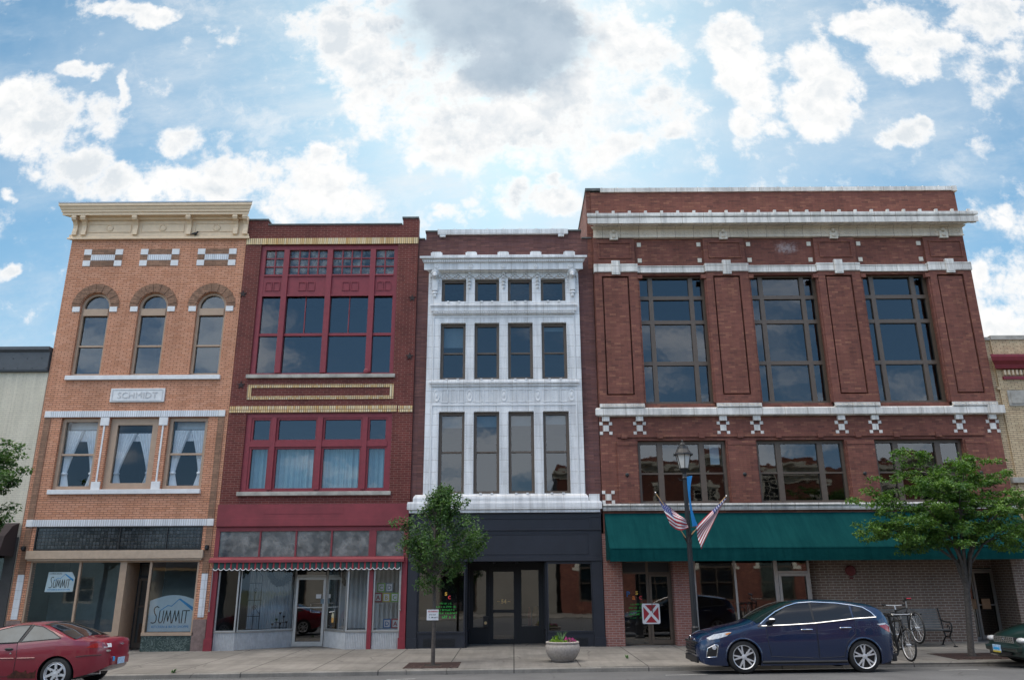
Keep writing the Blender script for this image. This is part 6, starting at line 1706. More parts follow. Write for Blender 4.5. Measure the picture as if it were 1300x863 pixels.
def right_tree():
    rng = random.Random(23); X, Y = 11.35, 21.05; z0 = gz(X, Y)
    t = thing('street_tree', 'spreading vase shaped street tree before the green awning beside the bench', 'tree', (X, Y, z0))
    tr = MB(); fk = Vector((X + .16, Y, 1.80))
    tr.tube([(X, Y, z0 - .02), (X - .02, Y, .15), (X + .06, Y, .9), (X + .12, Y, 1.5), fk], [.10, .08, .07, .07, .075], 12)
    tips = []
    limbs = [(-2.1, -.2, 3.2), (-1.5, .5, 4.0), (-.9, -.6, 4.5), (-.35, .2, 5.0), (.35, -.3, 4.9), (.9, .5, 4.5), (1.6, -.2, 4.0), (2.2, .3, 3.4), (.0, .9, 4.3), (-.3, -1.0, 4.1), (1.1, -1.0, 3.8), (-1.3, -1.1, 3.6)]
    for dx, dy, hz in limbs:
        e = Vector((X + .15 + dx, Y + dy, hz)); mid = fk.lerp(e, .45) + Vector((-dx * .16, -dy * .16, .22)); st = fk + Vector((rng.uniform(-.05, .05), 0, rng.uniform(-.35, .05)))
        P = [st, st.lerp(mid, .5) + Vector((-dx * .05, 0, .08)), mid, mid.lerp(e, .5) + Vector((0, 0, .06)), e]
        tr.tube(P, [.042, .036, .027, .016, .006], 7)
        for q in range(9):
            b0 = P[2].lerp(P[4], rng.uniform(0, 1)) if q else P[4]; a = rng.uniform(0, 6.28); L = rng.uniform(.35, .95)
            e2 = b0 + Vector((L * math.cos(a), L * math.sin(a), rng.uniform(-.22, .22)))
            Q = wiggle(b0, e2, 3, .06, rng); tr.tube(Q, [.011, .008, .006, .003], 4)
            for qq in Q[1:]: tips.append((qq, rng.uniform(.16, .26)))
    for x_, z_ in ((8.8, 3.85), (9.0, 3.9), (9.25, 3.75), (9.5, 3.6), (10.2, 5.1), (10.3, 4.95), (10.45, 4.8), (12.9, 4.55), (13.2, 4.6), (12.0, 5.0), (9.6, 3.0), (10.0, 2.75), (10.5, 2.6), (13.3, 3.9), (13.4, 3.2), (11.2, 2.75), (11.9, 2.7), (12.5, 2.65), (9.9, 4.35), (9.6, 4.45), (9.3, 3.3), (9.7, 3.2), (9.3, 2.9), (9.9, 2.95), (10.3, 2.95), (10.7, 2.85), (11.0, 3.05), (11.5, 3.1), (12.1, 3.0), (12.8, 3.0), (13.3, 2.8), (10.0, 3.5), (10.5, 3.4), (12.6, 3.5), (13.6, 3.6), (13.8, 4.1), (14.0, 3.5)):
        tips.append(((x_, Y + rng.uniform(-.4, .4), z_), .24))
    for k in range(150):
        a, r = rng.uniform(0, 6.28), rng.random() ** .6; x_ = 11.35 + 2.45 * r * math.cos(a); y_ = Y + 1.5 * r * math.sin(a)
        tips.append(((x_, y_, 2.62 + .18 * abs(x_ - 11.4) * .5 + rng.random() * (2.15 * (1 - r * r) + .25)), rng.uniform(.15, .26)))
    tr.build('trunk', 'trunk_bark', t, smooth=True, angle=80)
    m = MB(); leaves(m, tips, 60, .086, 1, .42, rng); m.build('crown', 'leaf_bright', t, keep_normals=True, merge=0)


def left_tree():
    rng = random.Random(5); X, Y = -14.6, 20.3; z0 = gz(X, Y)
    t = thing('street_tree', 'leafy street tree reaching in at the left edge before the cream painted building', 'tree', (X, Y, z0))
    tr = MB(); tr.tube([(X, Y, z0 - .02), (X, Y, 1.2), (X + .05, Y, 2.4), (X, Y, 3.4), (X + .05, Y, 5.4)], [.10, .085, .075, .06, .01], 9); tips = []
    for k in range(46):
        h = rng.uniform(2.4, 4.7); a = rng.uniform(0, 6.28) if k > 12 else rng.uniform(-.6, .6); L = rng.uniform(1.2, 2.15) * (1 - abs(h - 3.6) * .18)
        e = (X + L * math.cos(a), Y + L * math.sin(a), h + .5 + .45 * rng.random()); P = wiggle((X, Y, h), e, 5, .05, rng); tr.tube(P, [.03, .022, .017, .012, .008, .003], 5)
        for q in range(2, 6): tips.append((P[q], rng.uniform(.18, .28)))
    tr.build('trunk', 'trunk_bark', t, smooth=True, angle=80)
    m = MB(); leaves(m, tips, 80, .095, 1, .6, rng); m.build('crown', 'leaf_green', t, keep_normals=True, merge=0)


middle_tree(); right_tree(); left_tree()
for (xa, xb, ya, yb, cx, lab) in ((-2.58, -1.30, 19.78, 21.05, -1.95, 'rust brown square tree grate round the thin trunk before the navy shop'), (10.55, 12.15, 20.25, 21.75, 11.35, 'rust brown square tree grate round the trunk before the bench')):
    ym = (ya + yb) / 2; m = MB(); z = lambda x, y: gz(x, y) + .006
    n = 9
    for k in range(n):
        y0 = ya + (yb - ya) * k / n; y1 = y0 + (yb - ya) / n * .72
        segs = [(xa, xb)] if abs((y0 + y1) / 2 - (20.45 if cx < 0 else 21.05)) > .2 else [(xa, cx - .2), (cx + .2, xb)]
        for a, c in segs: m.add([(a, y0, z(a, y0)), (c, y0, z(c, y0)), (c, y1, z(c, y1)), (a, y1, z(a, y1)), (a, y0, z(a, y0) - .02), (c, y0, z(c, y0) - .02), (c, y1, z(c, y1) - .02), (a, y1, z(a, y1) - .02)], [(0, 1, 2, 3), (0, 4, 5, 1), (1, 5, 6, 2), (2, 6, 7, 3), (3, 7, 4, 0)])
    for x in (xa, (xa + cx - .25) / 2, cx - .25, cx + .2, (cx + .25 + xb) / 2, xb - .05): m.box(x, x + .05, ya, yb, gz(x, ym) - .03, gz(x, ym) + .003)
    tag(m.build('tree_grate', 'grate_iron', org=(cx, ym, gz(cx, ym))), lab, 'tree grate', 'cast tree grates in the sidewalk')
    m = MB(); m.quad((xa, ya, z(xa, ya) - .004), (xb, ya, z(xb, ya) - .004), (xb, yb, z(xb, yb) - .004), (xa, yb, z(xa, yb) - .004)); struct(m.build('soil', 'soil'))

# ================================================================ vehicles
def lerp_tab(tab):
    xs = [p[0] for p in tab]; ys = [p[1] for p in tab]; n = len(tab)
    d = [(ys[i + 1] - ys[i]) / (xs[i + 1] - xs[i]) for i in range(n - 1)]
    mm = [d[0]] + [0 if d[i - 1] * d[i] <= 0 else 2 * d[i - 1] * d[i] / (d[i - 1] + d[i]) for i in range(1, n - 1)] + [d[-1]]
    def f(x):
        if x <= xs[0]: return ys[0]
        if x >= xs[-1]: return ys[-1]
        i = max(k for k in range(n - 1) if xs[k] <= x); h = xs[i + 1] - xs[i]; t = (x - xs[i]) / h
        return (2 * t ** 3 - 3 * t * t + 1) * ys[i] + (t ** 3 - 2 * t * t + t) * h * mm[i] + (-2 * t ** 3 + 3 * t * t) * ys[i + 1] + (t ** 3 - t * t) * h * mm[i + 1]
    return f


class Car:
    """body shell from side silhouette, plan outline and belt line; x along the car, y across, near side is -y"""
    def __init__(s, root, ztop, zbot, plan, belt, tumble=.40, crown=.075, z0=0., yc=0., hood_x=None, mid=.55, sill_in=.05):
        s.root = root; s.zt, s.zb, s.pl, s.bl = (lerp_tab(t) for t in (ztop, zbot, plan, belt))
        s.x0, s.x1 = ztop[0][0], ztop[-1][0]; s.tum = tumble; s.cr = crown; s.z0 = z0; s.yc = yc; s.mid = mid; s.sill = sill_in
    def w(s, x, z):
        W_ = s.pl(x); zb = s.zb(x); b = s.bl(x); zm = zb + (b - zb) * s.mid
        if z < zm: return W_ * (1 - s.sill * ((zm - z) / (zm - zb + 1e-6)) ** 2)
        if z < b: return W_ * (1 - .045 * ((z - zm) / (b - zm + 1e-6)) ** 2)
        return max(.05, W_ * .955 - s.tum * (z - b) - .25 * (z - b) ** 2)
    def sh(s, x): return max(s.zb(x) + .04, s.zt(x) - s.cr)
    def top(s, x, u):
        """u from 0 at the shoulder to 1 at the centre line"""
        zs = s.sh(x); wy = s.w(x, zs); return wy * (1 - u), zs + (s.zt(x) - zs) * (1 - (1 - u) ** 2.6)
    def P(s, x, y, z): return (x, s.yc + y, s.z0 + z)
    def body(s, mat, arches, n=90, arch_r=.36, name='body'):
        m = MB(); ns, nt = 15, 7; rows = []
        for i in range(n + 1):
            t = i / n; x = s.x0 + (s.x1 - s.x0) * (.5 - .5 * math.cos(math.pi * t)) * .35 + (s.x1 - s.x0) * t * .65
            zb, zs = s.zb(x), s.sh(x); half = [(0, zb), (s.w(x, zb) * .8, zb)]
            for k in range(ns): z = zb + (zs - zb) * k / (ns - 1); half.append((s.w(x, z), z))
            for k in range(1, nt + 1): half.append(s.top(x, k / nt))
            rows.append([s.P(x, -y, z) for y, z in half] + [s.P(x, y, z) for y, z in reversed(half[1:-1])])
        q = len(rows[0]); m.v = [p for r in rows for p in r]
        m.f = [(i * q + k, i * q + (k + 1) % q, (i + 1) * q + (k + 1) % q, (i + 1) * q + k) for i in range(n) for k in range(q)] + [tuple(range(q)), tuple(n * q + k for k in range(q - 1, -1, -1))]; m.mi = [0] * len(m.f)
        o = m.build(name, mat, s.root, smooth=True, angle=38)
        off = W[s.root.name]
        for ax, az in arches:
            for sg in (-1, 1):
                c = MB(); yo = s.yc + sg * (s.pl(ax) - .32); c.lathe([(arch_r, 0), (arch_r, .6)] if sg > 0 else [(arch_r, -.6), (arch_r, 0)], (ax, yo, s.z0 + az), 36, 'y')
                cu = c.build('cutter', 'car_trim', s.root); md = o.modifiers.new('cut', 'BOOLEAN'); md.object = cu; md.solver = 'EXACT'; md.operation = 'DIFFERENCE'
                try: md.material_mode = 'TRANSFER'
                except Exception: pass
                dg = bpy.context.evaluated_depsgraph_get(); dg.update(); me = bpy.data.meshes.new_from_object(o.evaluated_get(dg)); o.modifiers.clear(); old = o.data; o.data = me; bpy.data.meshes.remove(old); me.name = name
                cm = cu.data; bpy.data.objects.remove(cu); bpy.data.meshes.remove(cm)
        o.data.set_sharp_from_angle(angle=R(38))
        return o
    def patch(s, poly, off=.005, sides=(-1,), cuts=4):
        """panel following the flank: outline in x,z"""
        m = MB()
        for sg in sides:
            bm = bmesh.new(); vs = [bm.verts.new((x, 0, z)) for x, z in poly]; f = bm.faces.new(vs); bmesh.ops.triangulate(bm, faces=[f])
            bmesh.ops.subdivide_edges(bm, edges=bm.edges[:], cuts=cuts, use_grid_fill=True); bm.verts.ensure_lookup_table()
            for i, v in enumerate(bm.verts): v.index = i
            m.add([s.P(v.co.x, sg * (s.w(v.co.x, v.co.z) + off), v.co.z) for v in bm.verts], [[v.index for v in f.verts] for f in bm.faces]); bm.free()
        return m
    def line(s, pts, r, off=0., sides=(-1,), closed=False, n=6, sub=6):
        m = MB()
        for sg in sides:
            P = []; seq = pts + ([pts[0]] if closed else [])
            for (xa, za), (xb, zb) in zip(seq, seq[1:]):
                for k in range(sub): x = xa + (xb - xa) * k / sub; z = za + (zb - za) * k / sub; P.append(s.P(x, sg * (s.w(x, z) + off), z))
            if not closed: x, z = seq[-1]; P.append(s.P(x, sg * (s.w(x, z) + off), z))
            m.tube(P, r, n, closed=closed)
        return m
    def pair(s, kind, pts, off, name, mat, parent, **k):
        out = []
        for i, sg in enumerate((-1, 1)):
            pa = parent[i] if isinstance(parent, (list, tuple)) else parent
            if kind == 'patch': m = s.patch(pts, off, (sg,))
            else: m = s.line(pts, off[0], off[1], (sg,), closed=k.get('closed', False), n=k.get('n', 6))
            out.append(m.build(name, mat, pa, smooth=k.get('smooth', False)))
        return out
    def roofpanel(s, x0, x1, u0, off, nx=14, nu=8, u0b=None):
        """windscreen or rear window lying on the upper surface"""
        m = MB(); rows = []
        for i in range(nx + 1):
            x = x0 + (x1 - x0) * i / nx; ua = u0 + ((u0b if u0b is not None else u0) - u0) * i / nx; dz = (s.zt(x + .02) - s.zt(x - .02)) / .04; L = math.hypot(1, dz)
            half = [s.top(x, ua + (1 - ua) * k / nu) for k in range(nu + 1)]; r = [(x - dz / L * off, s.yc - y, s.z0 + z + off / L) for y, z in half]; r += [(p[0], 2 * s.yc - p[1], p[2]) for p in reversed(r[:-1])]; rows.append(r)
        q = len(rows[0]); m.v = [p for r in rows for p in r]; m.f = [(i * q + k, i * q + k + 1, (i + 1) * q + k + 1, (i + 1) * q + k) for i in range(nx) for k in range(q - 1)]; m.mi = [0] * len(m.f)
        return m


def wheel(root, x, y, z, r, style, side=-1, wd=.2, spin=0.0):
    m = MB(); h = wd / 2
    m.lathe([(r * .70, -h), (r * .90, -h), (r * .965, -h * .85), (r, -h * .5), (r, h * .5), (r * .965, h * .85), (r * .9, h), (r * .70, h), (r * .68, 0), (r * .70, -h)], (x, y, z), 36, 'y', cap=False)
    w = m.build('wheel', 'black_rubber', root, smooth=True, angle=50)
    f = y + side * h; rr = r * .73; s = side
    m = MB(); m.lathe([(rr, -s * .002), (rr * .985, s * .006), (rr * .93, -s * .004), (rr * .91, -s * .05)], (x, f, z), 36, 'y', cap=False)
    m.lathe([(rr * .23, -s * .03), (rr * .22, -s * .008), (rr * .10, 0), (0, s * .0)], (x, f, z), 16, 'y')
    def spoke(a0, a1, wi, wo):
        p = []
        for rad, wdt, a in ((rr * .14, wi, a0), (rr * .93, wo, a1)):
            c, q = math.cos(a), math.sin(a); p += [(x + rad * c - q * wdt, z + rad * q + c * wdt), (x + rad * c + q * wdt, z + rad * q - c * wdt)]
        yo, yi = f - s * .010, f - s * .045
        vs = [(p[0][0], yo, p[0][1]), (p[1][0], yo, p[1][1]), (p[3][0], yo + s * .004, p[3][1]), (p[2][0], yo + s * .004, p[2][1])]; m.add(vs + [(a, yi, b) for a, _, b in vs], [(0, 1, 2, 3), (7, 6, 5, 4), (0, 4, 5, 1), (1, 5, 6, 2), (2, 6, 7, 3), (3, 7, 4, 0)])
    if style == 'five':
        for k in range(5):
            a = spin + 2 * math.pi * k / 5 + math.pi / 2; spoke(a - .12, a + .20, .020, .014); spoke(a + .12, a - .20, .020, .014); m.lathe([(.034, 0), (.03, s * .003), (0, s * .003)], (x + rr * .42 * math.cos(a), f - s * .02, z + rr * .42 * math.sin(a)), 8, 'y')
    elif style == 'swirl':
        m.lathe([(rr * .93, -s * .02), (rr * .80, -s * .008), (rr * .78, -s * .03)], (x, f, z), 30, 'y', cap=False)
        for k in range(7):
            a = spin + 2 * math.pi * k / 7; spoke(a, a + .55, .030, .020)
        m.lathe([(rr * .42, -s * .02), (rr * .40, -s * .006), (0, -s * .002)], (x, f, z), 20, 'y')
    else:
        for k in range(7): a = spin + 2 * math.pi * k / 7; spoke(a, a, .03, .03)
    m.build('rim', 'alloy', w, smooth=True, angle=30)
    m = MB(); m.lathe([(rr * .92, -s * .055), (0, -s * .06)], (x, f, z), 24, 'y')
    if style == 'swirl':
        for k in range(5): a = 2 * math.pi * k / 5; m.lathe([(.014, s * .0), (.014, s * .004), (0, s * .004)], (x + .075 * math.cos(a), f, z + .075 * math.sin(a)), 8, 'y')
    m.build('brake_disc', 'black_iron', w)
    return w


def suv():
    Xc, Yc = 6.0, 18.66
    nose = lambda tab: [((4.4 - (4.4 - x) * .83) if x < 4.4 else x, q) for x, q in tab]
    t = thing('parked_suv', 'dark blue compact suv with silver five spoke wheels parked at the kerb', 'car', (Xc, Yc, 0))
    c = Car(t, nose([(3.80, .60), (3.84, .67), (3.95, .735), (4.2, .82), (4.5, .89), (5.02, 1.00), (5.12, 1.03), (5.50, 1.20), (5.85, 1.34), (6.15, 1.425), (6.5, 1.46), (7.1, 1.445), (7.5, 1.40), (7.74, 1.365), (7.90, 1.26), (8.0, 1.07), (8.05, .93), (8.075, .78), (8.10, .60)]),
            nose([(3.80, .30), (3.9, .20), (4.1, .165), (4.5, .16), (7.6, .17), (7.85, .20), (8.0, .27), (8.10, .36)]),
            nose([(3.80, .52), (3.84, .63), (3.93, .73), (4.08, .80), (4.4, .85), (4.9, .865), (7.2, .865), (7.6, .845), (7.85, .80), (8.0, .72), (8.07, .64), (8.10, .55)]),
            nose([(3.8, .56), (4.2, .74), (4.6, .82), (5.15, .93), (6.37, 1.00), (7.2, 1.08), (7.7, 1.10), (7.9, 1.05), (8.1, .9)]), tumble=.34, z0=0, yc=Yc)
    c.body('navy_car', [(4.825, .315), (7.355, .315)], arch_r=.372)
    for x, sd in ((4.825, -1), (7.355, -1), (4.825, 1), (7.355, 1)):
        wheel(t, x, Yc + sd * (.865 - .115), .328, .328, 'five', sd, spin=.35 if x < 6 else .1)
    m = MB()
    for ax in (4.825, 7.355):
        for sg in (-1, 1):
            for r_ in (.372,):
                P = [(ax + (r_ + .008) * math.cos(R(a)), Yc + sg * (c.w(ax + r_ * math.cos(R(a)), .315 + r_ * math.sin(R(a))) - .002), .315 + (r_ + .008) * math.sin(R(a))) for a in range(-8, 190, 9)]; m.tube(P, .020, 6)
    m.build('arch_lip', 'navy_car', t, smooth=True)
    m = MB(); m.box(4.2, 7.95, Yc - .70, Yc + .70, .17, .34); m.build('underbody', 'car_trim', t)
    for sg in (-1, 1): pass
    c.pair('line', [(5.20, .225), (6.98, .235)], (.035, -.015), 'sill_cladding', 'car_trim', t, smooth=True)
    # glass
    fr_ = [(5.30, .965), (5.55, 1.155), (5.80, 1.285), (6.06, 1.365), (6.355, 1.395), (6.355, 1.005), (5.9, .975)]
    rr_ = [(6.395, 1.397), (6.90, 1.37), (7.18, 1.33), (7.20, 1.09), (6.88, 1.052), (6.395, 1.008)]
    qt_ = [(7.23, 1.325), (7.44, 1.285), (7.58, 1.205), (7.665, 1.118), (7.23, 1.093)]
    for poly in (fr_, rr_, qt_): c.pair('patch', poly, .005, 'side_window', 'car_glass', t, smooth=True)
    c.pair('patch', [(6.335, 1.415), (6.415, 1.415), (6.41, .99), (6.34, .99)], .003, 'pillar_trim', 'car_trim', t)
    dlo = [(5.17, .935), (5.37, 1.085), (5.60, 1.225), (5.85, 1.33), (6.1, 1.395), (6.42, 1.415), (6.92, 1.39), (7.25, 1.345), (7.47, 1.30), (7.62, 1.205), (7.715, 1.10), (7.24, 1.075), (6.88, 1.035), (6.37, .985), (5.8, .955)]
    c.line(dlo, .0125, .006, (-1,), closed=True).build('chrome_trim', 'chrome', t, smooth=True)
    c.line(dlo, .0125, .0, (1,), closed=True).build('window_trim', 'car_trim', t, smooth=True)
    c.roofpanel(5.17, 6.10, .035, .006).build('windscreen', 'car_screen', t, smooth=True)
    c.roofpanel(7.83, 8.0, .16, .006).build('rear_window', 'car_glass', t, smooth=True)
    # doors as shut lines, handles
    for poly in ([(5.34, .93), (5.36, .60), (5.40, .34), (6.39, .30), (6.395, .985), (5.9, .95)], [(6.415, .99), (6.41, .30), (6.93, .33), (7.02, .60), (7.22, .78), (7.24, 1.065), (6.88, 1.03)]):
        d = c.pair('patch', poly, .002, 'door', 'navy_car', t, smooth=True)
        c.pair('line', poly, (.0045, .0015), 'shut_line', 'car_trim', d, closed=True, n=5)
        hx = 6.08 if poly[0][0] < 6 else 6.90; hz = .862 if hx < 6.5 else .895
        for sg in (-1, 1):
            m = MB(); y = Yc + sg * (c.w(hx + .1, hz) + .018); m.tube([(hx, y - sg * .015, hz), (hx + .03, y, hz + .003), (hx + .2, y, hz + .004), (hx + .23, y - sg * .015, hz + .002)], .014, 8)
            m.build('handle', 'chrome', d[(sg + 1) // 2], smooth=True)
    for sg in (-1, 1):
        m = MB(); y = Yc + sg * (c.w(5.45, 1.0) + .10); m.ball((5.46, y, 1.06), (.075, .09, .06), 14, 10); m.tube([(5.48, y - sg * .12, 1.0), (5.47, y, 1.03)], .03, 8); mr = m.build('mirror', 'car_trim', t, smooth=True, angle=60)
        m = MB(); m.ball((5.455, y - .002, 1.075), (.078, .092, .035), 14, 8); m.build('mirror_cap', 'navy_car' if sg > 0 else 'chrome', mr, smooth=True)
    # lamps, fog recess, grille
    c.pair('patch', [(4.085, .705), (4.234, .775), (4.52, .825), (4.60, .82), (4.50, .745), (4.300, .69), (4.134, .665)], .006, 'headlight', 'lens_clear', t, smooth=True)
    c.pair('patch', [(4.46, .79), (4.58, .815), (4.60, .808), (4.50, .76)], .010, 'indicator', 'amber', t)
    fg = c.pair('patch', [(4.051, .32), (4.085, .50), (4.234, .57), (4.292, .56), (4.251, .34)], .005, 'fog_recess', 'car_trim', t)
    c.pair('line', [(4.051, .32), (4.085, .50), (4.234, .575), (4.300, .565), (4.251, .335)], (.008, .006), 'fog_trim', 'chrome', fg, closed=True)
    for sg in (-1, 1):
        m = MB(); m.lathe([(.05, 0), (.045, sg * .02), (0, sg * .025)], (4.217, Yc + sg * (c.w(4.217, .52) - .0), .52), 14, 'y')
        m.build('fog_light', 'lens_clear', fg[(sg + 1) // 2])
    m = MB()
    for k in range(5):
        zz = .36 + k * .055; m.box(3.881, 3.919, Yc - .46, Yc + .46, zz, zz + .03)
    m.box(3.885, 3.927, Yc - .58, Yc + .58, .20, .32); m.box(3.890, 3.935, Yc - .56, Yc + .56, .585, .62); m.build('grille', 'car_trim', t)
    m = MB(); m.lathe([(.075, 0), (.075, -.01), (.06, -.01), (.06, 0)], (3.894, Yc, .66), 18, 'x'); m.box(3.881, 3.894, Yc - .055, Yc + .055, .655, .668); m.build('emblem', 'chrome', t)
    tl = c.pair('patch', [(7.74, .935), (7.93, .955), (8.0, .90), (8.03, .80), (7.96, .80)], .006, 'tail_light', 'tail_red', t, smooth=True)
    c.pair('patch', [(7.70, .965), (7.90, .985), (7.99, .93), (8.0, .905), (7.93, .957), (7.76, .94)], .008, 'lens', 'lens_clear', tl)
    c.pair('patch', [(8.0, .79), (8.035, .785), (8.03, .87), (8.0, .905)], .008, 'lens', 'lens_clear', tl)
    m = MB(); m.box(8.02, 8.11, Yc - .66, Yc + .66, .22, .37); m.build('bumper_skirt', 'car_trim', t, bevel=.02)
    for sg in (-1, 1):
        m = MB(); m.tube([(7.85, Yc + sg * .55, .24), (8.13, Yc + sg * .55, .25)], .045, 12)
        m.build('exhaust_pipe', 'chrome', t, smooth=True)
    m = MB(); m.tube([(8.09, Yc - .26, .66), (8.115, Yc - .26, .66)], .001, 4); m.box(8.095, 8.118, Yc - .16, Yc + .16, .55, .72); m.build('number_plate', 'plate_blue', t)
    m = MB(); m.tube([(7.55, Yc, 1.40), (7.72, Yc, 1.50)], .008, 5); m.build('aerial', 'car_trim', t)


suv()


def bikes():
    Yc = 18.66
    t = thing('bike_rack', 'black hitch mounted bike rack behind the blue suv', 'bike rack', (8.3, Yc, .3))
    m = MB(); m.tube([(7.95, Yc, .30), (8.42, Yc, .30), (8.46, Yc, .40), (8.36, Yc, 1.0), (8.34, Yc, 1.14)], .034, 8)
    for dy in (-.16, .16): m.tube([(8.34, Yc + dy, 1.10), (9.0, Yc + dy, 1.14)], .02, 8)
    m.tube([(8.34, Yc - .2, 1.10), (8.34, Yc + .2, 1.10)], .026, 8)
    for x in (8.52, 8.83):
        for dy in (-.16, .16): m.box(x - .04, x + .04, Yc + dy - .03, Yc + dy + .03, 1.10, 1.17)
    m.build('frame', 'black_iron', t, smooth=True)
    def bike(x, y0, zc, roll, label, sgn, accent):
        """bicycle standing across the car; local u runs along the bicycle"""
        b = thing('bicycle', label, 'bicycle', (x, y0, zc), 'bicycles on the rack behind the suv')
        cr, sr = math.cos(roll), math.sin(roll)
        def Q(u, h, s_=0.): u *= sgn; return (x + s_, y0 + u * cr - h * sr, zc + u * sr + h * cr)
        r = .315; ax = (-.50, .50); 
        for k, u in enumerate(ax):
            c = Vector(Q(u, 0)); ey = Vector((0, cr, sr)); ez = Vector((0, -sr, cr)); ring = lambda rad, n: [c + (ey * math.cos(2 * math.pi * i / n) + ez * math.sin(2 * math.pi * i / n)) * rad for i in range(n)]
            m = MB(); m.tube(ring(r, 40), .021, 8, closed=True); w = m.build('wheel', 'black_rubber', b, smooth=True)
            m = MB(); m.tube(ring(r - .028, 40), .009, 6, closed=True); m.build('rim', 'alloy', w, smooth=True)
            m = MB()
            for i in range(18):
                a = 2 * math.pi * i / 18; m.tube([c + Vector((.025 if i % 2 else -.025, 0, 0)), c + (ey * math.cos(a) + ez * math.sin(a)) * (r - .03)], .0022, 4)
            m.tube([c + Vector((-.05, 0, 0)), c + Vector((.05, 0, 0))], .016, 8); m.build('spokes', 'alloy', w)
        bb, st, hd, hb = (-.10, -.04), (-.22, .47), (.34, .50), (.37, .40); rear, front = (-.50, 0), (.50, 0)
        m = MB()
        for p, q, rr in ((bb, st, .017), (st, hd, .016), (bb, hb, .02), (hd, hb, .021)): m.tube([Q(*p), Q(*q)], rr, 8)
        for s_ in (-.055, .055): m.tube([Q(*bb, s_ * .5), Q(*rear, s_)], .010, 6); m.tube([Q(*st, s_ * .3), Q(*rear, s_)], .009, 6)
        m.build('frame', accent, b, smooth=True)
        m = MB(); m.tube([Q(.335, .52), Q(.38, .36)], .02, 8)
        for s_ in (-.06, .06): m.tube([Q(.38, .36, s_), Q(.50, 0, s_)], .014, 7)
        m.build('fork', 'black_iron', b, smooth=True)
        m = MB(); m.tube([Q(.33, .52), Q(.34, .60), Q(.39, .62)], .014, 7); m.tube([Q(.36, .64, -.29), Q(.39, .62, -.12), Q(.39, .62, .12), Q(.36, .64, .29)], .012, 7)
        for s_ in (-.22, .22): m.tube([Q(.385, .635, s_), Q(.42, .60, s_ * .9)], .007, 5)
        hbr = m.build('handlebar', 'aluminium', b, smooth=True)
        m = MB()
        for s_ in (-1, 1): m.tube([Q(.36, .64, s_ * .29), Q(.375, .632, s_ * .19)], .017, 7)
        m.build('grip', 'black_rubber', hbr, smooth=True)
        m = MB(); m.tube([Q(-.22, .46), Q(-.265, .62)], .013, 7); m.build('seat_post', 'aluminium', b, smooth=True)
        m = MB(); P = [(-.42, .65, .085), (-.36, .655, .075), (-.26, .645, .03), (-.14, .64, .018)]
        vs = []
        for u, h, s_ in P: vs += [Q(u, h, -s_), Q(u, h + .012, 0), Q(u, h, s_), Q(u, h - .04, s_ * .5), Q(u, h - .04, -s_ * .5)]
        m.add(vs, [(i * 5 + k, i * 5 + (k + 1) % 5, (i + 1) * 5 + (k + 1) % 5, (i + 1) * 5 + k) for i in range(3) for k in range(5)] + [(0, 1, 2, 3, 4), (19, 18, 17, 16, 15)]); sd = m.build('saddle', 'black_iron', b, smooth=True)
        m = MB(); m.tube([Q(-.425, .63, -.05), Q(-.425, .63, .05)], .016, 6); m.build('reflector', 'tail_red', sd)
        m = MB(); c = Vector(Q(*bb)); m.tube([Vector(Q(bb[0] + .085 * math.cos(a * .314), bb[1] + .085 * math.sin(a * .314), -.045)) for a in range(20)], .007, 5, closed=True)
        m.tube([Q(bb[0], bb[1], -.06), Q(bb[0] + .12, bb[1] - .10, -.07)], .010, 6); m.tube([Q(bb[0], bb[1], .06), Q(bb[0] - .12, bb[1] + .10, .07)], .010, 6); m.box(*[v for a, d in zip(Q(bb[0] + .12, bb[1] - .10, -.11), (.04, .03, .012)) for v in (a - d, a + d)]); m.build('crankset', 'aluminium_dull', b)
    bike(8.50, Yc + .08, .50, R(-2), 'black bicycle hanging lower and nearer to the tailgate of the blue suv', -1, 'black_iron')
    bike(8.84, Yc + .28, .76, R(-11), 'black bicycle hanging higher on the outer side of the rack with raised near wheel', 1, 'black_iron')


bikes()


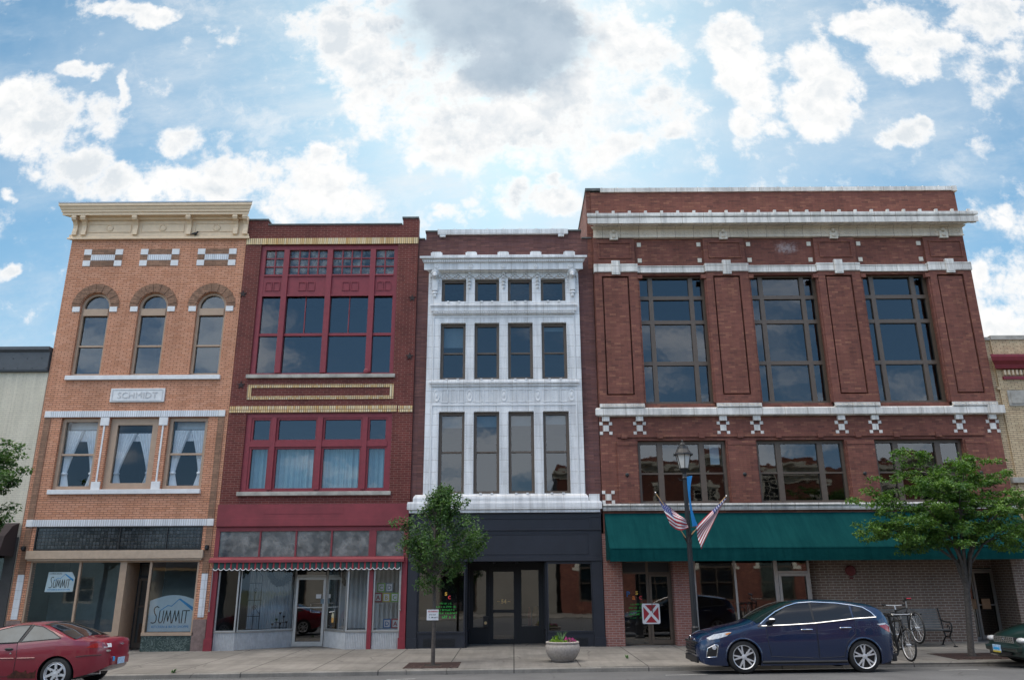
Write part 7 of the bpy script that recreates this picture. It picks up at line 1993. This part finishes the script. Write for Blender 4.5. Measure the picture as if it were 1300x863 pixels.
def coupe():
    Yc = 16.80
    t = thing('parked_coupe', 'dark red two door coupe with rusty rocker panel and swirl hubcap at the left edge', 'car', (-9.8, Yc, -.06))
    z0 = -.035
    c = Car(t, [(-11.92, .46), (-11.85, .55), (-11.6, .66), (-11.2, .76), (-10.75, .85), (-10.6, .89), (-10.2, 1.04), (-9.9, 1.135), (-9.6, 1.185), (-9.3, 1.195), (-9.08, 1.17), (-8.8, 1.085), (-8.5, .97), (-8.33, .918), (-8.15, .90), (-7.97, .895), (-7.87, .85), (-7.82, .70), (-7.79, .50)],
            [(-11.92, .28), (-11.7, .18), (-11.2, .16), (-8.5, .17), (-8.25, .22), (-7.97, .30), (-7.86, .36), (-7.79, .40)],
            [(-11.92, .40), (-11.86, .54), (-11.7, .66), (-11.4, .74), (-11, .78), (-10, .795), (-8.7, .79), (-8.35, .765), (-8.1, .71), (-7.96, .62), (-7.87, .50), (-7.81, .38), (-7.79, .28)],
            [(-11.9, .45), (-11, .72), (-10.4, .76), (-9.8, .80), (-9.35, .83), (-8.56, .885), (-8.2, .88), (-7.77, .8)], tumble=.42, crown=.05, z0=z0, yc=Yc)
    c.body('red_car', [(-11.065, .27), (-8.62, .27)], arch_r=.335)
    for x, sd in ((-11.065, -1), (-8.62, -1), (-11.065, 1), (-8.62, 1)): wheel(t, x, Yc + sd * (.79 - .10), z0 + .287, .287, 'swirl', sd, wd=.17, spin=.2)
    m = MB(); m.box(-11.6, -8.3, Yc - .6, Yc + .6, .14, .3); m.build('underbody', 'car_trim', t)
    dw = [(-10.42, .80), (-10.12, .955), (-9.85, 1.065), (-9.55, 1.135), (-9.30, 1.145), (-9.42, .845)]
    qw = [(-9.36, .85), (-9.235, 1.14), (-9.05, 1.115), (-8.82, 1.02), (-8.62, .915), (-8.66, .905)]
    for p in (dw, qw): c.pair('patch', p, .005, 'side_window', 'car_glass_light', t, smooth=True)
    for p in (dw, qw): c.pair('line', p, (.009, .003), 'window_seal', 'car_trim', t, closed=True)
    c.pair('patch', [(-9.44, .84), (-9.31, 1.16), (-9.225, 1.155), (-9.35, .845)], .004, 'pillar_trim', 'car_trim', t)
    c.roofpanel(-10.55, -9.86, .12, .006).build('windscreen', 'car_glass_light', t, smooth=True)
    rw = c.roofpanel(-9.06, -8.36, .22, .006, u0b=.06).build('rear_window', 'car_glass', t, smooth=True)
    c.roofpanel(-9.10, -9.055, .18, .008, nx=2).build('rear_window_seal', 'car_trim', rw)
    dp = [(-10.55, .78), (-10.52, .5), (-10.45, .24), (-9.40, .245), (-9.385, .60), (-9.42, .83)]
    d = c.pair('patch', dp, .002, 'door', 'red_car', t, smooth=True); c.pair('line', dp, (.0045, .0015), 'shut_line', 'car_trim', d, closed=True, n=5)
    for sg in (-1, 1):
        m = MB(); y = Yc + sg * (c.w(-9.55, .72) + .008); m.ball((-9.55, y, z0 + .725), (.085, .018, .026), 12, 6)
        m.build('handle', 'car_trim', d[(sg + 1) // 2], smooth=True)
    m = MB(); m.lathe([(.014, 0), (.014, -.012), (0, -.012)], (-9.50, Yc - c.w(-9.5, .66) - .002, z0 + .655), 10, 'y'); m.build('lock', 'chrome', d[0])
    c.pair('line', [(-10.5, .555), (-9.42, .565)], (.012, .004), 'side_moulding', 'red_car', d); c.pair('line', [(-9.36, .565), (-9.03, .57)], (.012, .004), 'side_moulding', 'red_car', t)
    c.pair('line', [(-8.28, .58), (-8.1, .60), (-7.90, .60)], (.007, .003), 'bumper_seam', 'car_trim', t)
    # rust along the sill before the rear wheel
    rp = [(-9.50, .215)] + [(-9.50 + .52 * k / 14, .27 + .075 * abs(math.sin(k * 1.9)) * (1 if k > 1 else .3) + .02 * math.sin(k * 5)) for k in range(15)] + [(-8.98, .21)]
    c.patch(rp, .004, (-1,)).build('rust_patch', 'rust', t)
    # tail
    for sg in (-1, 1):
        tl = c.patch([(-8.13, .735), (-8.04, .80), (-7.92, .83), (-7.905, .73)], .006, (sg,)).build('tail_light', 'tail_red', t, smooth=True)
    m = MB()
    for sg in (-1, 1): m.add([(-7.885, Yc + sg * .52, z0 + .73), (-7.80, Yc + sg * .38, z0 + .73), (-7.82, Yc + sg * .38, z0 + .80), (-7.905, Yc + sg * .52, z0 + .80)], [(0, 1, 2, 3)])
    m.build('reverse_light', 'lens_clear', t)
    m = MB(); m.prof([(Yc - .36, z0 + .40), (Yc - .36, z0 + .55), (Yc + .36, z0 + .55), (Yc + .36, z0 + .40)], -7.85, -7.775); m.build('bumper', 'red_car', t, bevel=.02)
    m = MB(); m.box(-7.82, -7.768, Yc - .17, Yc + .17, z0 + .40, z0 + .53); m.build('plate_recess', 'red_car_dull', t)
    m = MB(); m.box(-7.775, -7.760, Yc - .14, Yc + .14, z0 + .405, z0 + .525); m.build('number_plate', 'plate_blue', t)
    m = MB(); m.box(-7.80, -7.770, Yc - .33, Yc - .26, z0 + .47, z0 + .55); m.build('bumper_sticker', 'ink_blue', t)
    m = MB(); m.box(-7.81, -7.772, Yc - .06, Yc + .06, z0 + .765, z0 + .775); m.box(-7.81, -7.772, Yc - .02, Yc + .02, z0 + .75, z0 + .79); m.build('emblem', 'chrome', t)
    m = MB(); m.box(-7.88, -7.80, Yc - .47, Yc - .40, z0 + .655, z0 + .685); m.build('badge', 'chrome', t)
    m = MB(); m.tube([(-8.2, Yc - .4, z0 + .25), (-7.95, Yc - .4, z0 + .27)], .028, 10); m.build('exhaust_pipe', 'chrome', t)


coupe()


def minivan():
    Yc = 18.98; z0 = .03
    t = thing('parked_minivan', 'dark green minivan with gridded grille and blue front plate at the right edge', 'car', (12.8, Yc, .03))
    c = Car(t, [(10.96, .44), (11.0, .53), (11.06, .585), (11.15, .645), (11.35, .745), (11.7, .86), (12.05, .94), (12.15, .98), (12.7, 1.30), (13.1, 1.50), (13.5, 1.58), (14.6, 1.59), (15.1, 1.55), (15.3, 1.40), (15.42, 1.0), (15.46, .6)],
            [(10.96, .22), (11.1, .17), (11.4, .155), (15.1, .17), (15.46, .3)],
            [(10.96, .56), (11.0, .66), (11.1, .76), (11.3, .83), (11.7, .87), (15.0, .87), (15.3, .83), (15.46, .7)],
            [(10.96, .40), (11.15, .60), (11.6, .76), (12.1, .88), (13.5, .95), (15.46, .96)], tumble=.3, z0=z0, yc=Yc, crown=.085)
    c.body('green_car', [(11.72, .29), (14.45, .29)], arch_r=.35)
    for x, sd in ((11.72, -1), (14.45, -1), (11.72, 1), (14.45, 1)): wheel(t, x, Yc + sd * .765, z0 + .30, .30, 'plain', sd, wd=.19)
    m = MB(); m.box(11.2, 15.2, Yc - .7, Yc + .7, .17, .34); m.build('underbody', 'car_trim', t)
    c.roofpanel(12.12, 13.0, .12, .006).build('windscreen', 'car_glass', t, smooth=True)
    for p in ([(12.45, .93), (12.95, 1.30), (13.35, 1.42), (13.35, .96)], [(13.42, .97), (13.42, 1.43), (14.4, 1.44), (14.4, .98)], [(14.47, .98), (14.47, 1.44), (15.0, 1.42), (15.2, 1.1), (15.2, 1.0)]): c.pair('patch', p, .005, 'side_window', 'car_glass', t, smooth=True)
    dp = [(12.3, .9), (12.3, .3), (13.36, .28), (13.36, .95)]; d = c.pair('patch', dp, .002, 'door', 'green_car', t, smooth=True); c.pair('line', dp, (.0045, .0015), 'shut_line', 'car_trim', d, closed=True, n=5)
    # face: grille, lamps, bumper lines, plate
    m = MB(); m.box(10.99, 11.07, Yc - .37, Yc + .37, z0 + .485, z0 + .60); gr = m.build('grille', 'car_trim', t)
    m = MB()
    for k in range(11): y = Yc - .36 + .72 * k / 10; m.box(10.975, 10.993, y - .008, y + .008, z0 + .485, z0 + .60)
    for k in range(4): z = z0 + .485 + .115 * k / 3; m.box(10.978, 10.99, Yc - .37, Yc + .37, z - .006, z + .006)
    m.build('grille_bars', 'aluminium_dull', gr)
    for sg in (-1, 1):
        m = MB(); m.ball((11.06, Yc + sg * .56, z0 + .545), (.085, .17, .065), 14, 10); m.build('headlight', 'lens_clear', t, smooth=True)
    m = MB(); m.prof([(Yc - .62, z0 + .30), (Yc - .64, z0 + .42), (Yc + .64, z0 + .42), (Yc + .62, z0 + .30)], 10.90, 11.05); m.build('bumper', 'green_car', t, bevel=.035)
    m = MB(); m.box(10.89, 10.935, Yc - .34, Yc + .34, z0 + .235, z0 + .285); m.box(10.893, 10.93, Yc - .55, Yc + .55, z0 + .355, z0 + .37); m.build('bumper_slot', 'car_trim', t)
    m = MB(); m.box(10.875, 10.89, Yc - .02, Yc + .28, z0 + .27, z0 + .43); pl = m.build('number_plate', 'plate_blue', t)
    m = MB(); m.box(10.870, 10.876, Yc + .02, Yc + .24, z0 + .33, z0 + .375); m.build('lettering', 'ink_blue', pl)
    m = MB(); m.box(10.871, 10.8757, Yc - .02, Yc + .28, z0 + .27, z0 + .305); m.build('plate_band', 'block_yellow', pl)
    m = MB(); m.ball((10.985, Yc, z0 + .57), (.015, .05, .03), 10, 6); m.build('emblem', 'chrome', t)


minivan()

for wx, wy, lab in ((-7.75, 19.42, 'small green weed in the kerb joint near the red coupe'), (2.85, 21.4, 'small green weed in a sidewalk joint left of the blue suv')):
    m = MB(); rg = random.Random(int(wx * 100)); zz = gz(wx, wy)
    for k in range(26):
        a = rg.uniform(0, 6.28); L = rg.uniform(.05, .13); c0 = Vector((wx + rg.gauss(0, .02), wy + rg.gauss(0, .02), zz)); d = Vector((math.cos(a) * .6, math.sin(a) * .6, 1)).normalized(); e = Vector((-math.sin(a), math.cos(a), 0)) * .012
        m.add([c0, c0 + d * L * .5 + e, c0 + d * L, c0 + d * L * .5 - e], [(0, 1, 2, 3)])
    tag(m.build('weed', 'leaf_spike', org=(wx, wy, zz)), lab, 'weed')

# ---------------------------------------------------------------- cardboard notices on the recessed door behind the tree
for xa, lab in ((14.02, 'brown cardboard notice left of the trunk on the recessed door'), (14.45, 'brown cardboard notice right of the trunk on the recessed door')):
    m = MB(); m.box(xa, xa + .26, F + .955, F + .97, 1.03, 1.33); tag(m.build('cardboard_notice', 'cardboard', org=(xa + .13, F + .96, 1.03)), lab, 'notice', 'cardboard notices on the door')

# ---------------------------------------------------------------- to metres
S4 = Matrix.Scale(SCALE, 4)
for me in bpy.data.meshes: me.transform(S4)
for o in scene.objects:
    if o.parent is None: o.location = o.location * SCALE
